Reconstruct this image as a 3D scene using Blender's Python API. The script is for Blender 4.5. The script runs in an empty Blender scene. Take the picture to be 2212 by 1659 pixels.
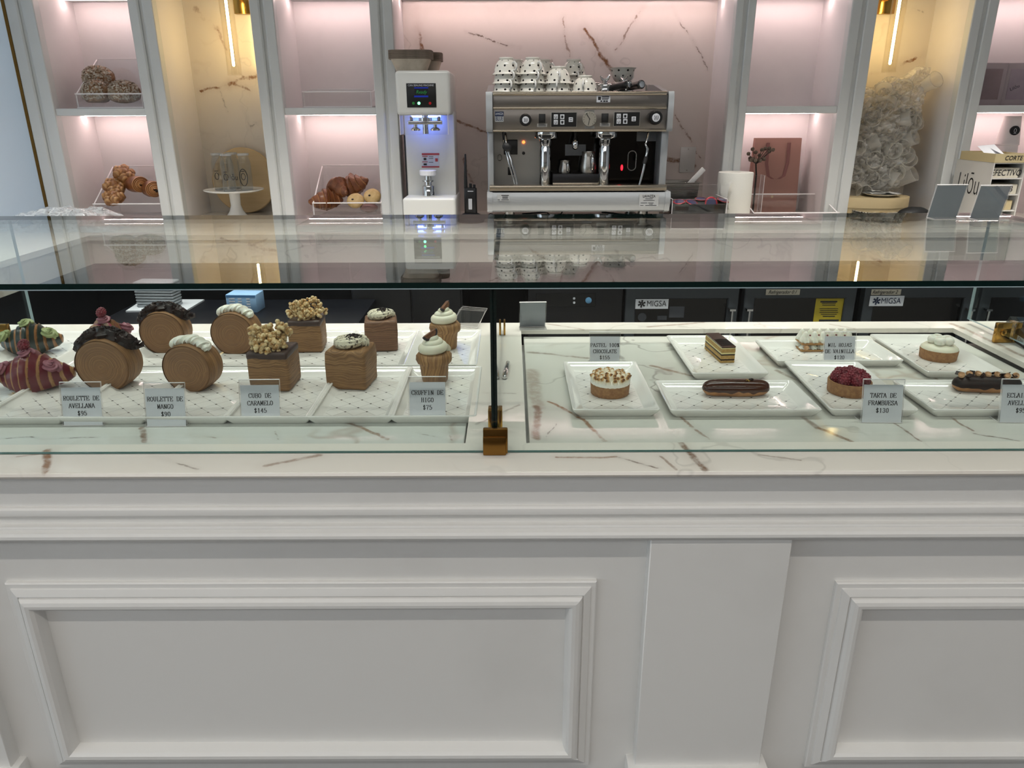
import bpy, bmesh, math, random
import numpy as np
from mathutils import Vector, Matrix, noise

random.seed(7)
SC = bpy.context.scene
COL = SC.collection
R = math.radians

# ------------------------------------------------------------------ camera
H = 1.42                       # eye height of the photographer
FPX, CX, CY = 1600.0, 1106.0, 829.5
PITCH, ROLL = R(20.2), R(0.2)
FWD = Vector((0, math.cos(PITCH), -math.sin(PITCH)))
UPV = Vector((0, math.sin(PITCH), math.cos(PITCH)))
RGT = Vector((1, 0, 0))
cam_d = bpy.data.cameras.new('camera')
cam_d.sensor_fit = 'HORIZONTAL'
cam_d.sensor_width = 36.0
cam_d.lens = 36.0 * FPX / 2212.0
cam_d.clip_start = 0.02
cam = bpy.data.objects.new('camera', cam_d)
COL.objects.link(cam)
cxv = RGT * math.cos(ROLL) - UPV * math.sin(ROLL)
cyv = RGT * math.sin(ROLL) + UPV * math.cos(ROLL)
czv = -FWD
cam.matrix_world = Matrix(((cxv.x, cyv.x, czv.x, 0), (cxv.y, cyv.y, czv.y, 0), (cxv.z, cyv.z, czv.z, H), (0, 0, 0, 1)))
SC.camera = cam

# ------------------------------------------------------------------ world, lights, exposure
wd = bpy.data.worlds.new('daylight')
SC.world = wd
wd.use_nodes = True
bg = wd.node_tree.nodes['Background']
bg.inputs[0].default_value = (0.78, 0.90, 1.0, 1)
bg.inputs[1].default_value = 1.7
def area(name, loc, sx, sy, power, col, rot=(0, 0, 0), spread=180):
    l = bpy.data.lights.new(name, 'AREA')
    l.shape = 'RECTANGLE'; l.size = sx; l.size_y = sy; l.energy = power; l.color = col
    l.spread = R(spread)
    o = bpy.data.objects.new(name, l); COL.objects.link(o)
    o.location = loc; o.rotation_euler = rot
    return o
# linear ceiling lamp over the customers' side; the other three are added fills
area('linear_ceiling_lamp', (0.2, -0.20, 2.82), 7.0, 0.05, 27, (1.0, 0.94, 0.86), (0, 0, 0), 125)
area('counter_fill_light', (0.2, 1.60, 2.82), 5.6, 0.10, 16, (1.0, 0.97, 0.93), (0, 0, 0), 100)  # overhead fill added to brighten the counter's level surfaces
area('frontal_fill_light', (-0.3, -2.5, 2.85), 6.5, 2.0, 82, (1.0, 0.98, 0.96))  # unseen area light added behind the camera as frontal fill
area('aisle_fill_light', (0.2, 2.50, 2.82), 5.2, 0.10, 42, (1.0, 0.96, 0.90), (0, 0, 0), 66)  # extra light added to brighten the back counter
SC.view_settings.view_transform = 'Standard'
SC.view_settings.look = 'None'
SC.view_settings.gamma = 1.0
SC.view_settings.use_curve_mapping = False
SC.view_settings.exposure = 0.14
SC.cycles.transparent_max_bounces = 20
SC.cycles.sample_clamp_indirect = 4.0
SC.cycles.caustics_reflective = False
SC.cycles.caustics_refractive = False
SC.cycles.max_bounces = 6; SC.cycles.diffuse_bounces = 3; SC.cycles.glossy_bounces = 4; SC.cycles.transmission_bounces = 4
SC.cycles.use_adaptive_sampling = True; SC.cycles.adaptive_threshold = 0.08; SC.cycles.adaptive_min_samples = 16

# ------------------------------------------------------------------ measured planes (metres)
S = 0.87
HC = H - 0.5316                # top of the front marble counter
YF = 1.044                     # its nose
YAP, YPN = 1.072, 1.080        # apron face, panel face
YG = 1.114                     # front glass
ZG = H - 0.2433                # top glass
YGB = 1.90                     # back edge of top glass
YCB = 1.92                     # back edge of the counter
ZS = HC - 0.018                # inset display slabs
XL, XR = -1.268, 1.210         # glass ends
ZB = H - 0.4507                # back counter top
YB0, YJ, YB = 2.93, 3.358, 3.655
ZAP = H - 0.562                # underside of the back counter apron
ZSH0, ZSH1 = H - 0.0115, H + 0.018
ZUP = H + 0.458

def ray(x, y):
    u = (x - CX) / FPX; v = (CY - y) / FPX
    return FWD + cxv * u + cyv * v
def PY(x, y, Y):
    d = ray(x, y); t = Y / d.y
    return Vector((d.x * t, Y, H + d.z * t))
def PZ(x, y, z):
    d = ray(x, y); t = (z - H) / d.z
    return Vector((d.x * t, d.y * t, z))

# ------------------------------------------------------------------ materials
def lin(c):
    if isinstance(c, str):
        c = c.lstrip('#'); c = [int(c[i:i + 2], 16) / 255 for i in (0, 2, 4)]
        c = [x / 12.92 if x <= 0.04045 else ((x + 0.055) / 1.055) ** 2.4 for x in c]
    return (c[0], c[1], c[2], 1.0)
class NT:
    def __init__(s, name):
        s.m = bpy.data.materials.new(name); s.m.use_nodes = True
        s.t = s.m.node_tree; s.t.nodes.clear()
        s.out = s.n('ShaderNodeOutputMaterial')
    def n(s, typ, **kw):
        nd = s.t.nodes.new(typ)
        for k, v in kw.items(): setattr(nd, k, v)
        return nd
    def l(s, a, b): s.t.links.new(a, b)
    def val(s, sock, v):
        if hasattr(v, 'is_output') or isinstance(v, bpy.types.NodeSocket): s.l(v, sock)
        else: sock.default_value = v
    def math(s, op, a, b=0.0, c=None, clamp=False):
        nd = s.n('ShaderNodeMath', operation=op); nd.use_clamp = clamp
        s.val(nd.inputs[0], a); s.val(nd.inputs[1], b)
        if c is not None: s.val(nd.inputs[2], c)
        return nd.outputs[0]
    def vm(s, op, a, b=None, out=0):
        nd = s.n('ShaderNodeVectorMath', operation=op)
        s.val(nd.inputs[0], a)
        if b is not None: s.val(nd.inputs['Scale'] if op == 'SCALE' else nd.inputs[1], b)
        return nd.outputs[out]
    def noise(s, vec, scale, detail=3, rough=0.5, out=0):
        nd = s.n('ShaderNodeTexNoise')
        if vec is not None: s.l(vec, nd.inputs['Vector'])
        nd.inputs['Scale'].default_value = scale; nd.inputs['Detail'].default_value = detail; nd.inputs['Roughness'].default_value = rough
        return nd.outputs[out]
    def mix(s, f, a, b):
        nd = s.n('ShaderNodeMix', data_type='RGBA')
        s.val(nd.inputs[0], f); s.val(nd.inputs[6], a); s.val(nd.inputs[7], b)
        return nd.outputs[2]
    def step(s, x, lo, hi, a=0.0, b=1.0):
        nd = s.n('ShaderNodeMapRange', interpolation_type='SMOOTHSTEP')
        s.val(nd.inputs[0], x)
        for i, q in enumerate((lo, hi, a, b)): nd.inputs[i + 1].default_value = q
        return nd.outputs[0]
    def ramp(s, f, stops):
        nd = s.n('ShaderNodeValToRGB'); s.l(f, nd.inputs[0])
        e = nd.color_ramp.elements
        while len(e) < len(stops): e.new(0.5)
        for i, (p, c) in enumerate(stops): e[i].position = p; e[i].color = lin(c)
        return nd.outputs[0]
    def bsdf(s, col, rough=0.5, metal=0.0, bump=None, bstr=0.3, bdist=0.002, **kw):
        p = s.n('ShaderNodeBsdfPrincipled')
        s.val(p.inputs['Base Color'], col); s.val(p.inputs['Roughness'], rough); s.val(p.inputs['Metallic'], metal)
        for k, v in kw.items(): s.val(p.inputs[k.replace('_', ' ')], v)
        if bump is not None:
            b = s.n('ShaderNodeBump'); b.inputs['Strength'].default_value = bstr; b.inputs['Distance'].default_value = bdist
            s.l(bump, b.inputs['Height']); s.l(b.outputs[0], p.inputs['Normal'])
        s.l(p.outputs[0], s.out.inputs[0])
        return p
    def pos(s): return s.n('ShaderNodeNewGeometry').outputs['Position']
    def obj(s): return s.n('ShaderNodeTexCoord').outputs['Object']
    def attr(s, name, out='Fac'): return s.n('ShaderNodeAttribute', attribute_name=name).outputs[out]

MATS = {}
def mat(name, col, rough=0.5, metal=0.0, bump=0, bscale=200, var=0.0, **kw):
    if name in MATS: return MATS[name]
    t = NT(name); c = lin(col)
    b = None
    if bump or var:
        nz = t.noise(t.obj(), bscale, 3)
        if var: c = t.mix(nz, tuple(x * (1 - var) for x in c[:3]) + (1,), tuple(min(1, x * (1 + var)) for x in c[:3]) + (1,))
        if bump: b = nz
    t.bsdf(c, rough, metal, b, bump or 0.3, **kw)
    MATS[name] = t.m
    return t.m
def emit(name, col, strength):
    if name in MATS: return MATS[name]
    t = NT(name); e = t.n('ShaderNodeEmission'); e.inputs[0].default_value = lin(col); e.inputs[1].default_value = strength
    t.l(e.outputs[0], t.out.inputs[0]); MATS[name] = t.m
    return t.m
def clear(name, tint=(0.93, 0.97, 0.95), ior=1.5, haze=0.0, hazecol='#ffffff', rough=0.0, crinkle=0, cscale=40, crease=0.0):
    """thin clear sheet: straight transmission plus fresnel reflection, both faces alike"""
    t = NT(name)
    g = t.n('ShaderNodeNewGeometry')
    i = t.math('MULTIPLY_ADD', g.outputs['Backfacing'], 1.0 / ior - ior, ior)
    f = t.n('ShaderNodeFresnel'); t.l(i, f.inputs[0])
    tr = t.n('ShaderNodeBsdfTransparent'); tr.inputs[0].default_value = lin(tint)
    gl = t.n('ShaderNodeBsdfAnisotropic'); gl.inputs['Roughness'].default_value = rough; gl.inputs['Color'].default_value = (1, 1, 1, 1)
    if crinkle:
        b = t.n('ShaderNodeBump'); b.inputs['Strength'].default_value = crinkle; b.inputs['Distance'].default_value = 0.01
        t.l(t.noise(t.obj(), cscale, 4, 0.6), b.inputs['Height'])
        t.l(b.outputs[0], gl.inputs['Normal']); t.l(b.outputs[0], f.inputs['Normal'])
    base = tr.outputs[0]
    if haze:
        df = t.n('ShaderNodeBsdfDiffuse'); df.inputs[0].default_value = lin(hazecol)
        tl = t.n('ShaderNodeBsdfTranslucent'); tl.inputs[0].default_value = lin(hazecol)
        ad = t.n('ShaderNodeMixShader'); ad.inputs[0].default_value = 0.5
        t.l(df.outputs[0], ad.inputs[1]); t.l(tl.outputs[0], ad.inputs[2])
        mh = t.n('ShaderNodeMixShader'); mh.inputs[0].default_value = haze
        if crease:       # bright fold highlights put in as whiter haze along random ridges
            w = t.vm('ADD', t.obj(), t.vm('SCALE', t.noise(t.obj(), cscale * .6, 2, out=1), 0.05))
            r1 = t.math('ABSOLUTE', t.math('SUBTRACT', t.noise(w, cscale, 2, 0.5), 0.5))
            r2 = t.math('ABSOLUTE', t.math('SUBTRACT', t.noise(w, cscale * 2.3, 2, 0.5), 0.5))
            k = t.math('MAXIMUM', t.step(r1, 0.0, 0.10, 1.0, 0.0), t.math('MULTIPLY', t.step(r2, 0.0, 0.08, 1.0, 0.0), 0.35))
            t.l(t.math('MULTIPLY_ADD', k, crease, haze), mh.inputs[0])
        t.l(tr.outputs[0], mh.inputs[1]); t.l(ad.outputs[0], mh.inputs[2]); base = mh.outputs[0]
    mx = t.n('ShaderNodeMixShader')
    t.l(f.outputs[0], mx.inputs[0]); t.l(base, mx.inputs[1]); t.l(gl.outputs[0], mx.inputs[2])
    t.l(mx.outputs[0], t.out.inputs[0])
    MATS[name] = t.m
    return t.m

def marble(name, base, veins, rough=0.12, warp=0.035, rnd=1.0, seed=0.0, cloud='#c9c3bb', brown='#8a5f3c', grey='#6d6862', cl=0.45):
    """polished stone: veins = [(a, b, width, tint 0 grey..1 brown, strength)] in world metres, plus a sparse random network"""
    t = NT(name); p = t.pos()
    off = t.vm('ADD', p, (seed, seed * 0.7, seed * 1.3))
    n1 = t.noise(off, 5.0, 4, 0.55, out=1); n2 = t.noise(off, 26.0, 3, 0.6, out=1)
    w1 = t.vm('SCALE', t.vm('SUBTRACT', n1, (0.5, 0.5, 0.5)), warp * 2)
    w2 = t.vm('SCALE', t.vm('SUBTRACT', n2, (0.5, 0.5, 0.5)), warp * 0.45)
    w3 = t.vm('SCALE', t.vm('SUBTRACT', t.noise(off, 110.0, 1, 0.6, out=1), (0.5, 0.5, 0.5)), warp * 0.22)
    pw = t.vm('ADD', t.vm('ADD', t.vm('ADD', p, w1), w2), w3)
    pr = t.vm('ADD', t.vm('ADD', off, w1), w2)
    col = lin(base)
    cf = t.step(t.noise(pr, 2.6, 4, 0.55), 0.52, 0.80)
    col = t.mix(t.math('MULTIPLY', cf, cl), col, lin(cloud))
    # sparse random veins
    rid = t.math('ABSOLUTE', t.math('SUBTRACT', t.noise(pr, 2.1, 4, 0.55), 0.5))
    msk = t.step(t.noise(off, 1.7, 2), 0.47, 0.62)
    thin = t.math('MULTIPLY', t.step(rid, 0.0, 0.007, 1.0, 0.0), msk)
    col = t.mix(t.math('MULTIPLY', thin, 0.5 * rnd, clamp=True), col, lin(grey))
    rid2 = t.math('ABSOLUTE', t.math('SUBTRACT', t.noise(t.vm('ADD', pr, (7.3, 1.9, 4.4)), 3.4, 3, 0.5), 0.5))
    msk2 = t.step(t.noise(t.vm('ADD', off, (3.1, 8.8, 1.2)), 2.3, 2), 0.52, 0.66)
    th2 = t.math('MULTIPLY', t.step(rid2, 0.0, 0.022, 1.0, 0.0), msk2)
    col = t.mix(t.math('MULTIPLY', th2, 0.28 * rnd, clamp=True), col, lin(brown))
    brk = t.step(t.noise(p, 46.0, 3, 0.7), 0.32, 0.58, 0.45, 1.0)
    for a, b, w, tint, st in veins:
        a = Vector(a); ab = Vector(b) - a
        pa = t.vm('SUBTRACT', pw, tuple(a))
        h = t.math('DIVIDE', t.vm('DOT_PRODUCT', pa, tuple(ab), out=1), max(1e-9, ab.length_squared), clamp=True)
        sc = t.n('ShaderNodeVectorMath', operation='SCALE'); sc.inputs[0].default_value = tuple(ab); t.l(h, sc.inputs['Scale'])
        d = t.vm('LENGTH', t.vm('SUBTRACT', pa, sc.outputs[0]), out=1)
        m = t.step(d, w * 0.25, w * 0.8, 1.0, 0.0)
        halo = t.math('MULTIPLY', t.step(d, 0.0, w * 3.2, 1.0, 0.0), 0.28 * st)
        vc = tuple(lin(grey)[i] * (1 - tint) + lin(brown)[i] * tint for i in range(3)) + (1,)
        lc = tuple(0.45 * vc[i] + 0.55 * lin(base)[i] for i in range(3)) + (1,)
        col = t.mix(halo, col, lc)
        col = t.mix(t.math('MULTIPLY', t.math('MULTIPLY', m, brk), st), col, vc)
    t.bsdf(col, rough)
    MATS[name] = t.m
    return t.m

# ------------------------------------------------------------------ mesh building
class B:
    def __init__(s): s.v = []; s.f = []; s.a = []; s.mi = []; s.cur = 0
    def add(s, v, f, M=None, attr=None):
        o = len(s.v)
        if M is not None: v = [tuple(M @ Vector(p)) for p in v]
        s.v += [tuple(p) for p in v]
        s.f += [tuple(i + o for i in q) for q in f]
        s.mi += [s.cur] * len(f)
        s.a += list(attr) if attr is not None else [0.0] * len(v)
        return s
    def box(s, x0, x1, y0, y1, z0, z1, M=None):
        v = [(x, y, z) for z in (z0, z1) for y in (y0, y1) for x in (x0, x1)]
        return s.add(v, [(0, 2, 3, 1), (4, 5, 7, 6), (0, 1, 5, 4), (2, 6, 7, 3), (0, 4, 6, 2), (1, 3, 7, 5)], M)
    def rbox(s, x0, x1, y0, y1, z0, z1, r=0.004, seg=2, M=None):
        v, f = rb(round(x1 - x0, 5), round(y1 - y0, 5), round(z1 - z0, 5), r, seg)
        T = Matrix.Translation(((x0 + x1) / 2, (y0 + y1) / 2, (z0 + z1) / 2))
        return s.add(v, f, (M @ T) if M is not None else T)
    def lathe(s, prof, seg=24, M=None, cap0=True, cap1=True, wob=None, attr=None):
        v = []; n = len(prof); A = []
        for i, (r, z) in enumerate(prof):
            for k in range(seg):
                a = 2 * math.pi * k / seg
                rr = r * (wob(a, i / (n - 1)) if wob else 1)
                v.append((rr * math.cos(a), rr * math.sin(a), z))
                A.append(attr(a, i / (n - 1), rr, z) if attr else 0.0)
        f = [(i * seg + k, i * seg + (k + 1) % seg, (i + 1) * seg + (k + 1) % seg, (i + 1) * seg + k) for i in range(n - 1) for k in range(seg)]
        if cap0: f.append(tuple(reversed(range(seg))))
        if cap1: f.append(tuple((n - 1) * seg + k for k in range(seg)))
        return s.add(v, f, M, A)
    def tube(s, path, rad, seg=10, caps=True, M=None, star=None, closed=False, attr=None):
        P = [Vector(p) for p in path]; n = len(P)
        rr = rad if hasattr(rad, '__len__') else [rad] * n
        T = []
        for i in range(n):
            a = P[i - 1] if (i > 0 or closed) else P[i]; b = P[(i + 1) % n] if (i < n - 1 or closed) else P[i]
            T.append((b - a).normalized())
        up = Vector((0, 0, 1)) if abs(T[0].z) < 0.9 else Vector((0, 1, 0))
        N = (up - T[0] * up.dot(T[0])).normalized()
        v = []; A = []
        for i in range(n):
            N = (N - T[i] * N.dot(T[i])).normalized(); Bv = T[i].cross(N)
            for k in range(seg):
                a = 2 * math.pi * k / seg
                q = rr[i] * (star(a, i / max(1, n - 1)) if star else 1)
                v.append(tuple(P[i] + N * (math.cos(a) * q) + Bv * (math.sin(a) * q)))
                A.append(attr(i / max(1, n - 1), a) if attr else 0.0)
        m = n if closed else n - 1
        f = [(i * seg + k, i * seg + (k + 1) % seg, ((i + 1) % n) * seg + (k + 1) % seg, ((i + 1) % n) * seg + k) for i in range(m) for k in range(seg)]
        if caps and not closed:
            f.append(tuple(reversed(range(seg)))); f.append(tuple((n - 1) * seg + k for k in range(seg)))
        return s.add(v, f, M, A)
    def prism(s, poly, y0, y1, M=None):
        """polygon in (x, z), extruded along y; counter-clockwise seen from -y"""
        n = len(poly)
        v = [(x, y0, z) for x, z in poly] + [(x, y1, z) for x, z in poly]
        f = [tuple(range(n)), tuple(reversed(range(n, 2 * n)))] + [(k, k + n, (k + 1) % n + n, (k + 1) % n) for k in range(n)]
        return s.add(v, f, M)
    def extx(s, poly, x0, x1, M=None):
        """polygon in (y, z), extruded along x"""
        n = len(poly)
        v = [(x0, y, z) for y, z in poly] + [(x1, y, z) for y, z in poly]
        f = [tuple(range(n)), tuple(reversed(range(n, 2 * n)))] + [(k, k + n, (k + 1) % n + n, (k + 1) % n) for k in range(n)]
        return s.add(v, f, M)
    def ball(s, rx, ry, rz, M=None, nu=16, nv=10, d=None, attr=None):
        v = []; A = []
        for j in range(nv + 1):
            th = math.pi * j / nv
            for k in range(nu):
                a = 2 * math.pi * k / nu
                p = Vector((math.sin(th) * math.cos(a), math.sin(th) * math.sin(a), math.cos(th)))
                q = d(p) if d else 1.0
                v.append((p.x * rx * q, p.y * ry * q, p.z * rz * q)); A.append(attr(p, q) if attr else 0.0)
        f = [(j * nu + k, (j + 1) * nu + k, (j + 1) * nu + (k + 1) % nu, j * nu + (k + 1) % nu) for j in range(nv) for k in range(nu)]
        return s.add(v, f, M, A)
    def frame(s, x0, x1, z0, z1, prof, Y):
        """mitred rectangular moulding: prof = [(inset from the outer edge, height out of the face)]"""
        v = []; n = len(prof)
        for w, h in prof:
            v += [(x0 + w, Y - h, z0 + w), (x1 - w, Y - h, z0 + w), (x1 - w, Y - h, z1 - w), (x0 + w, Y - h, z1 - w)]
        f = [(i * 4 + k, i * 4 + (k + 1) % 4, (i + 1) * 4 + (k + 1) % 4, (i + 1) * 4 + k) for i in range(n - 1) for k in range(4)]
        return s.add(v, f)
    def grid(s, fn, nu, nv, M=None, attr=None):
        v = []; A = []
        for j in range(nv + 1):
            for i in range(nu + 1):
                v.append(fn(i / nu, j / nv)); A.append(attr(i / nu, j / nv) if attr else 0.0)
        f = [(j * (nu + 1) + i, j * (nu + 1) + i + 1, (j + 1) * (nu + 1) + i + 1, (j + 1) * (nu + 1) + i) for j in range(nv) for i in range(nu)]
        return s.add(v, f, M, A)
    def mesh(s, name, mats, smooth=None, org=(0, 0, 0)):
        me = bpy.data.meshes.new(name)
        v = np.array(s.v, dtype=float) - np.array(org, dtype=float)
        me.from_pydata(v.tolist(), [], s.f)
        for m in (mats if isinstance(mats, (list, tuple)) else [mats]): me.materials.append(m)
        if any(s.mi): me.polygons.foreach_set('material_index', s.mi)
        if any(s.a):
            at = me.attributes.new('s', 'FLOAT', 'POINT'); at.data.foreach_set('value', s.a)
        bm = bmesh.new(); bm.from_mesh(me)
        bmesh.ops.remove_doubles(bm, verts=bm.verts, dist=1e-6)
        bmesh.ops.recalc_face_normals(bm, faces=bm.faces)
        bm.to_mesh(me); bm.free()
        if smooth is not None:
            me.polygons.foreach_set('use_smooth', [True] * len(me.polygons))
            if smooth < 180: me.set_sharp_from_angle(angle=R(smooth))
        me.update()
        return me
RB = {}
def rb(w, d, h, r, seg):
    k = (w, d, h, r, seg)
    if k not in RB:
        bm = bmesh.new(); bmesh.ops.create_cube(bm, size=1.0)
        for q in bm.verts: q.co = (q.co.x * w, q.co.y * d, q.co.z * h)
        r = min(r, min(w, d, h) * 0.49)
        bmesh.ops.bevel(bm, geom=list(bm.edges), offset=r, segments=seg, profile=0.5, affect='EDGES')
        bm.verts.index_update()
        RB[k] = ([tuple(q.co) for q in bm.verts], [tuple(q.index for q in fc.verts) for fc in bm.faces]); bm.free()
    return RB[k]

def thing(name, label, cat, loc=(0, 0, 0), rotz=0.0, group=None):
    o = bpy.data.objects.new(name, None); COL.objects.link(o)
    o.empty_display_size = 0.02
    o.location = loc; o.rotation_euler = (0, 0, rotz)
    o['label'] = label; o['category'] = cat
    if group: o['group'] = group
    return o
def root_of(o):
    while o.parent: o = o.parent
    return o
def part(name, b, mats, parent, smooth=40, label=None, world=False, M=None, stuff=False):
    """mesh part; world=True when b holds world coordinates (the thing's root is unrotated)"""
    me = b if isinstance(b, bpy.types.Mesh) else b.mesh(name, mats, smooth, root_of(parent).location if world else (0, 0, 0))
    o = bpy.data.objects.new(name, me); COL.objects.link(o); o.parent = parent
    if M is not None: o.matrix_local = M
    if label: o['label'] = label
    if stuff: o['kind'] = 'stuff'
    return o
def single(name, b, mats, label, cat, loc=(0, 0, 0), rotz=0.0, group=None, smooth=40, world=False):
    me = b if isinstance(b, bpy.types.Mesh) else b.mesh(name, mats, smooth, loc if world else (0, 0, 0))
    o = bpy.data.objects.new(name, me); COL.objects.link(o)
    o.location = loc; o.rotation_euler = (0, 0, rotz); o['label'] = label; o['category'] = cat
    if group: o['group'] = group
    return o
def struct(name, b, mats, label=None, parent=None, smooth=40):
    o = bpy.data.objects.new(name, b.mesh(name, mats, smooth)); COL.objects.link(o)
    if parent: o.parent = parent
    else: o['kind'] = 'structure'
    if label: o['label'] = label
    return o
KIDS = {}
def copy_tree(o, loc=None, rotz=None, label=None, parent=None):
    c = o.copy(); COL.objects.link(c); c.parent = parent
    if loc is not None: c.location = loc
    if rotz is not None: c.rotation_euler = (0, 0, rotz)
    if label: c['label'] = label
    for ch in list(o.children): copy_tree(ch, parent=c)
    return c
T = Matrix.Translation
def Rx(a): return Matrix.Rotation(R(a), 4, 'X')
def Ry(a): return Matrix.Rotation(R(a), 4, 'Y')
def Rz(a): return Matrix.Rotation(R(a), 4, 'Z')
FACE = Rx(90)                  # text lying in XY turned to face -Y

# ------------------------------------------------------------------ lettering
GL = {
 'A': '0,0 3,10 6,0;1.2,3.5 4.8,3.5;-.6,0 1,0;5,0 6.6,0', 'B': '1,0 1,10;0,10 4,10 5.3,9 5.3,6.3 4,5.3 1,5.3;4,5.3 5.8,4 5.8,1.4 4.3,0 0,0',
 'C': '5.8,7.6 5,9.4 3.2,10 1.4,9 .4,6.5 .4,3.5 1.4,1 3.2,0 5,.6 5.8,2.4;5.8,7.4 5.8,9.8', 'D': '1,0 1,10;0,10 3.4,10 5.2,8.6 5.9,6 5.9,4 5.2,1.4 3.4,0 0,0',
 'E': '1,0 1,10;0,10 5.6,10 5.6,8;0,0 5.8,0 5.8,2.2;1,5.2 4,5.2;4,6.2 4,4.2', 'F': '1,0 1,10;0,10 5.8,10 5.8,8;0,0 2.4,0;1,5.2 4,5.2;4,6.2 4,4.2',
 'G': '5.6,7.8 4.8,9.5 3,10 1.3,9 .4,6.5 .4,3.5 1.3,1 3,0 5,.8 5,4.4;3.6,4.4 6.2,4.4', 'H': '1,0 1,10;5,0 5,10;1,5.2 5,5.2;0,0 2,0;0,10 2,10;4,0 6,0;4,10 6,10',
 'I': '3,0 3,10;1.6,0 4.4,0;1.6,10 4.4,10', 'J': '4,10 4,2 3,.2 1.4,0 .6,1.6;2.6,10 5.4,10', 'L': '1.4,0 1.4,10;.2,10 2.8,10;.2,0 5.8,0 5.8,2.6',
 'M': '.8,0 .8,10;5.2,0 5.2,10;.8,10 3,2 5.2,10;0,0 1.8,0;4.2,0 6,0;0,10 .8,10;5.2,10 6,10', 'N': '.9,0 .9,10;5.1,0 5.1,10;.9,10 5.1,0;0,0 2,0;0,10 .9,10;4,10 6,10',
 'O': '3,0 4.7,1 5.6,3.5 5.6,6.5 4.7,9 3,10 1.3,9 .4,6.5 .4,3.5 1.3,1 3,0', 'P': '1,0 1,10;0,10 4,10 5.6,9 5.6,6 4,5 1,5;0,0 2.4,0',
 'R': '1,0 1,10;0,10 4,10 5.4,9 5.4,6.2 4,5.2 1,5.2;3.2,5.2 5.4,0 6.2,0;0,0 2.2,0', 'S': '5.2,7.6 4.6,9.4 3,10 1.3,9.4 .8,7.8 1.5,6.2 4.4,4.4 5.4,2.8 4.9,.9 3,0 1.3,.6 .7,2.6;5.2,7.6 5.2,9.8;.7,2.6 .7,.2',
 'T': '3,0 3,10;.3,7.8 .3,10 5.7,10 5.7,7.8;1.8,0 4.2,0', 'U': '.9,10 .9,3 1.6,.8 3,0 4.4,.8 5.1,3 5.1,10;0,10 2,10;4,10 6,10', 'V': '.4,10 3,0 5.6,10;-.4,10 1.6,10;4.4,10 6.4,10',
 'Z': '.6,7.8 .8,10 5.4,10 .6,0 5.6,0 5.6,2.2', '0': '3,0 4.6,1 5.3,3.5 5.3,6.5 4.6,9 3,10 1.4,9 .7,6.5 .7,3.5 1.4,1 3,0', '1': '3.2,0 3.2,10 1.6,8.4;1.8,0 4.6,0',
 '2': '.9,7.6 1.4,9.3 3,10 4.7,9.2 5.1,7.4 4.4,5.4 .8,0 5.2,0 5.4,1.8', '3': '.9,8 1.6,9.6 3,10 4.6,9.2 4.9,7.4 4.2,5.8 2.6,5.2;2.6,5.2 4.5,4.4 5.2,2.6 4.6,.8 3,0 1.4,.4 .7,2',
 '4': '4,0 4,10 .5,3 5.6,3;2.8,0 5.2,0', '5': '5,10 1.4,10 1,5.4 2.4,6.3 4,6 5.2,4.6 5.1,2 4,.5 2.4,0 1,.6 .7,2', '6': '4.8,9 3.4,10 1.6,8.6 .8,5 1,1.8 2.6,0 4.4,.6 5.2,2.6 4.8,4.8 3.2,5.8 1.4,4.8',
 '7': '.8,8.2 .8,10 5.2,10 3.2,4.6 2.8,0', '9': '1.2,1 2.6,0 4.4,1.4 5.2,5 5,8.2 3.4,10 1.6,9.4 .8,7.4 1.2,5.2 2.8,4.2 4.6,5.2', '%': '5.2,10 .8,0;1.6,10 2.6,9 2.6,6.6 1.6,5.6 .6,6.6 .6,9 1.6,10;4.4,4.4 5.4,3.4 5.4,1 4.4,0 3.4,1 3.4,3.4 4.4,4.4',
 '$': '5,7.4 4.4,9 3,9.4 1.5,8.9 1,7.4 1.6,6 4.4,4 5,2.6 4.5,1 3,.4 1.4,1 .9,2.6;3,-1 3,11',
}
def strokes(lines, cap, leading):
    """lines of serif typewriter lettering, centred, lying in the XZ plane facing -Y"""
    b = B(); u = cap / 10.0; adv = 7.3 * u
    for li, s in enumerate(lines):
        x0 = -adv * len(s) / 2 + 0.65 * u; z0 = -li * leading
        for ci, ch in enumerate(s):
            for pl in (GL.get(ch, '') or '').split(';'):
                if not pl: continue
                pts = [tuple(float(q) for q in p.split(',')) for p in pl.split()]
                for (ax, ay), (bx, by) in zip(pts, pts[1:]):
                    dx, dy = bx - ax, by - ay; L = math.hypot(dx, dy) or 1
                    w = (0.34 + 0.42 * abs(dy) / L)
                    ex, ey = dx / L * 0.25, dy / L * 0.25; nx, ny = -dy / L * w, dx / L * w
                    q = [(ax - ex + nx, ay - ey + ny), (ax - ex - nx, ay - ey - ny), (bx + ex - nx, by + ey - ny), (bx + ex + nx, by + ey + ny)]
                    b.add([(x0 + ci * adv + px * u, 0, z0 + py * u) for px, py in q], [(0, 1, 2, 3)])
    return b
def text(body, size, m, parent, M, shear=0.0, bold=0.0, sx=1.0, name='lettering', align='CENTER', space=1.0):
    cu = bpy.data.curves.new('lettering', 'FONT'); cu.body = body; cu.size = size; cu.shear = shear; cu.offset = bold
    cu.align_x = align; cu.align_y = 'CENTER'; cu.fill_mode = 'FRONT'; cu.resolution_u = 3; cu.space_character = space
    o = bpy.data.objects.new('lettering_source', cu); COL.objects.link(o)
    bpy.context.view_layer.update()
    me = bpy.data.meshes.new_from_object(o.evaluated_get(bpy.context.evaluated_depsgraph_get()))
    bpy.data.objects.remove(o); bpy.data.curves.remove(cu)
    me.transform(Matrix.Diagonal((sx, 1, 1, 1))); me.materials.clear(); me.materials.append(m); me.name = name
    return part(name, me, None, parent, M=M)
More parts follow.
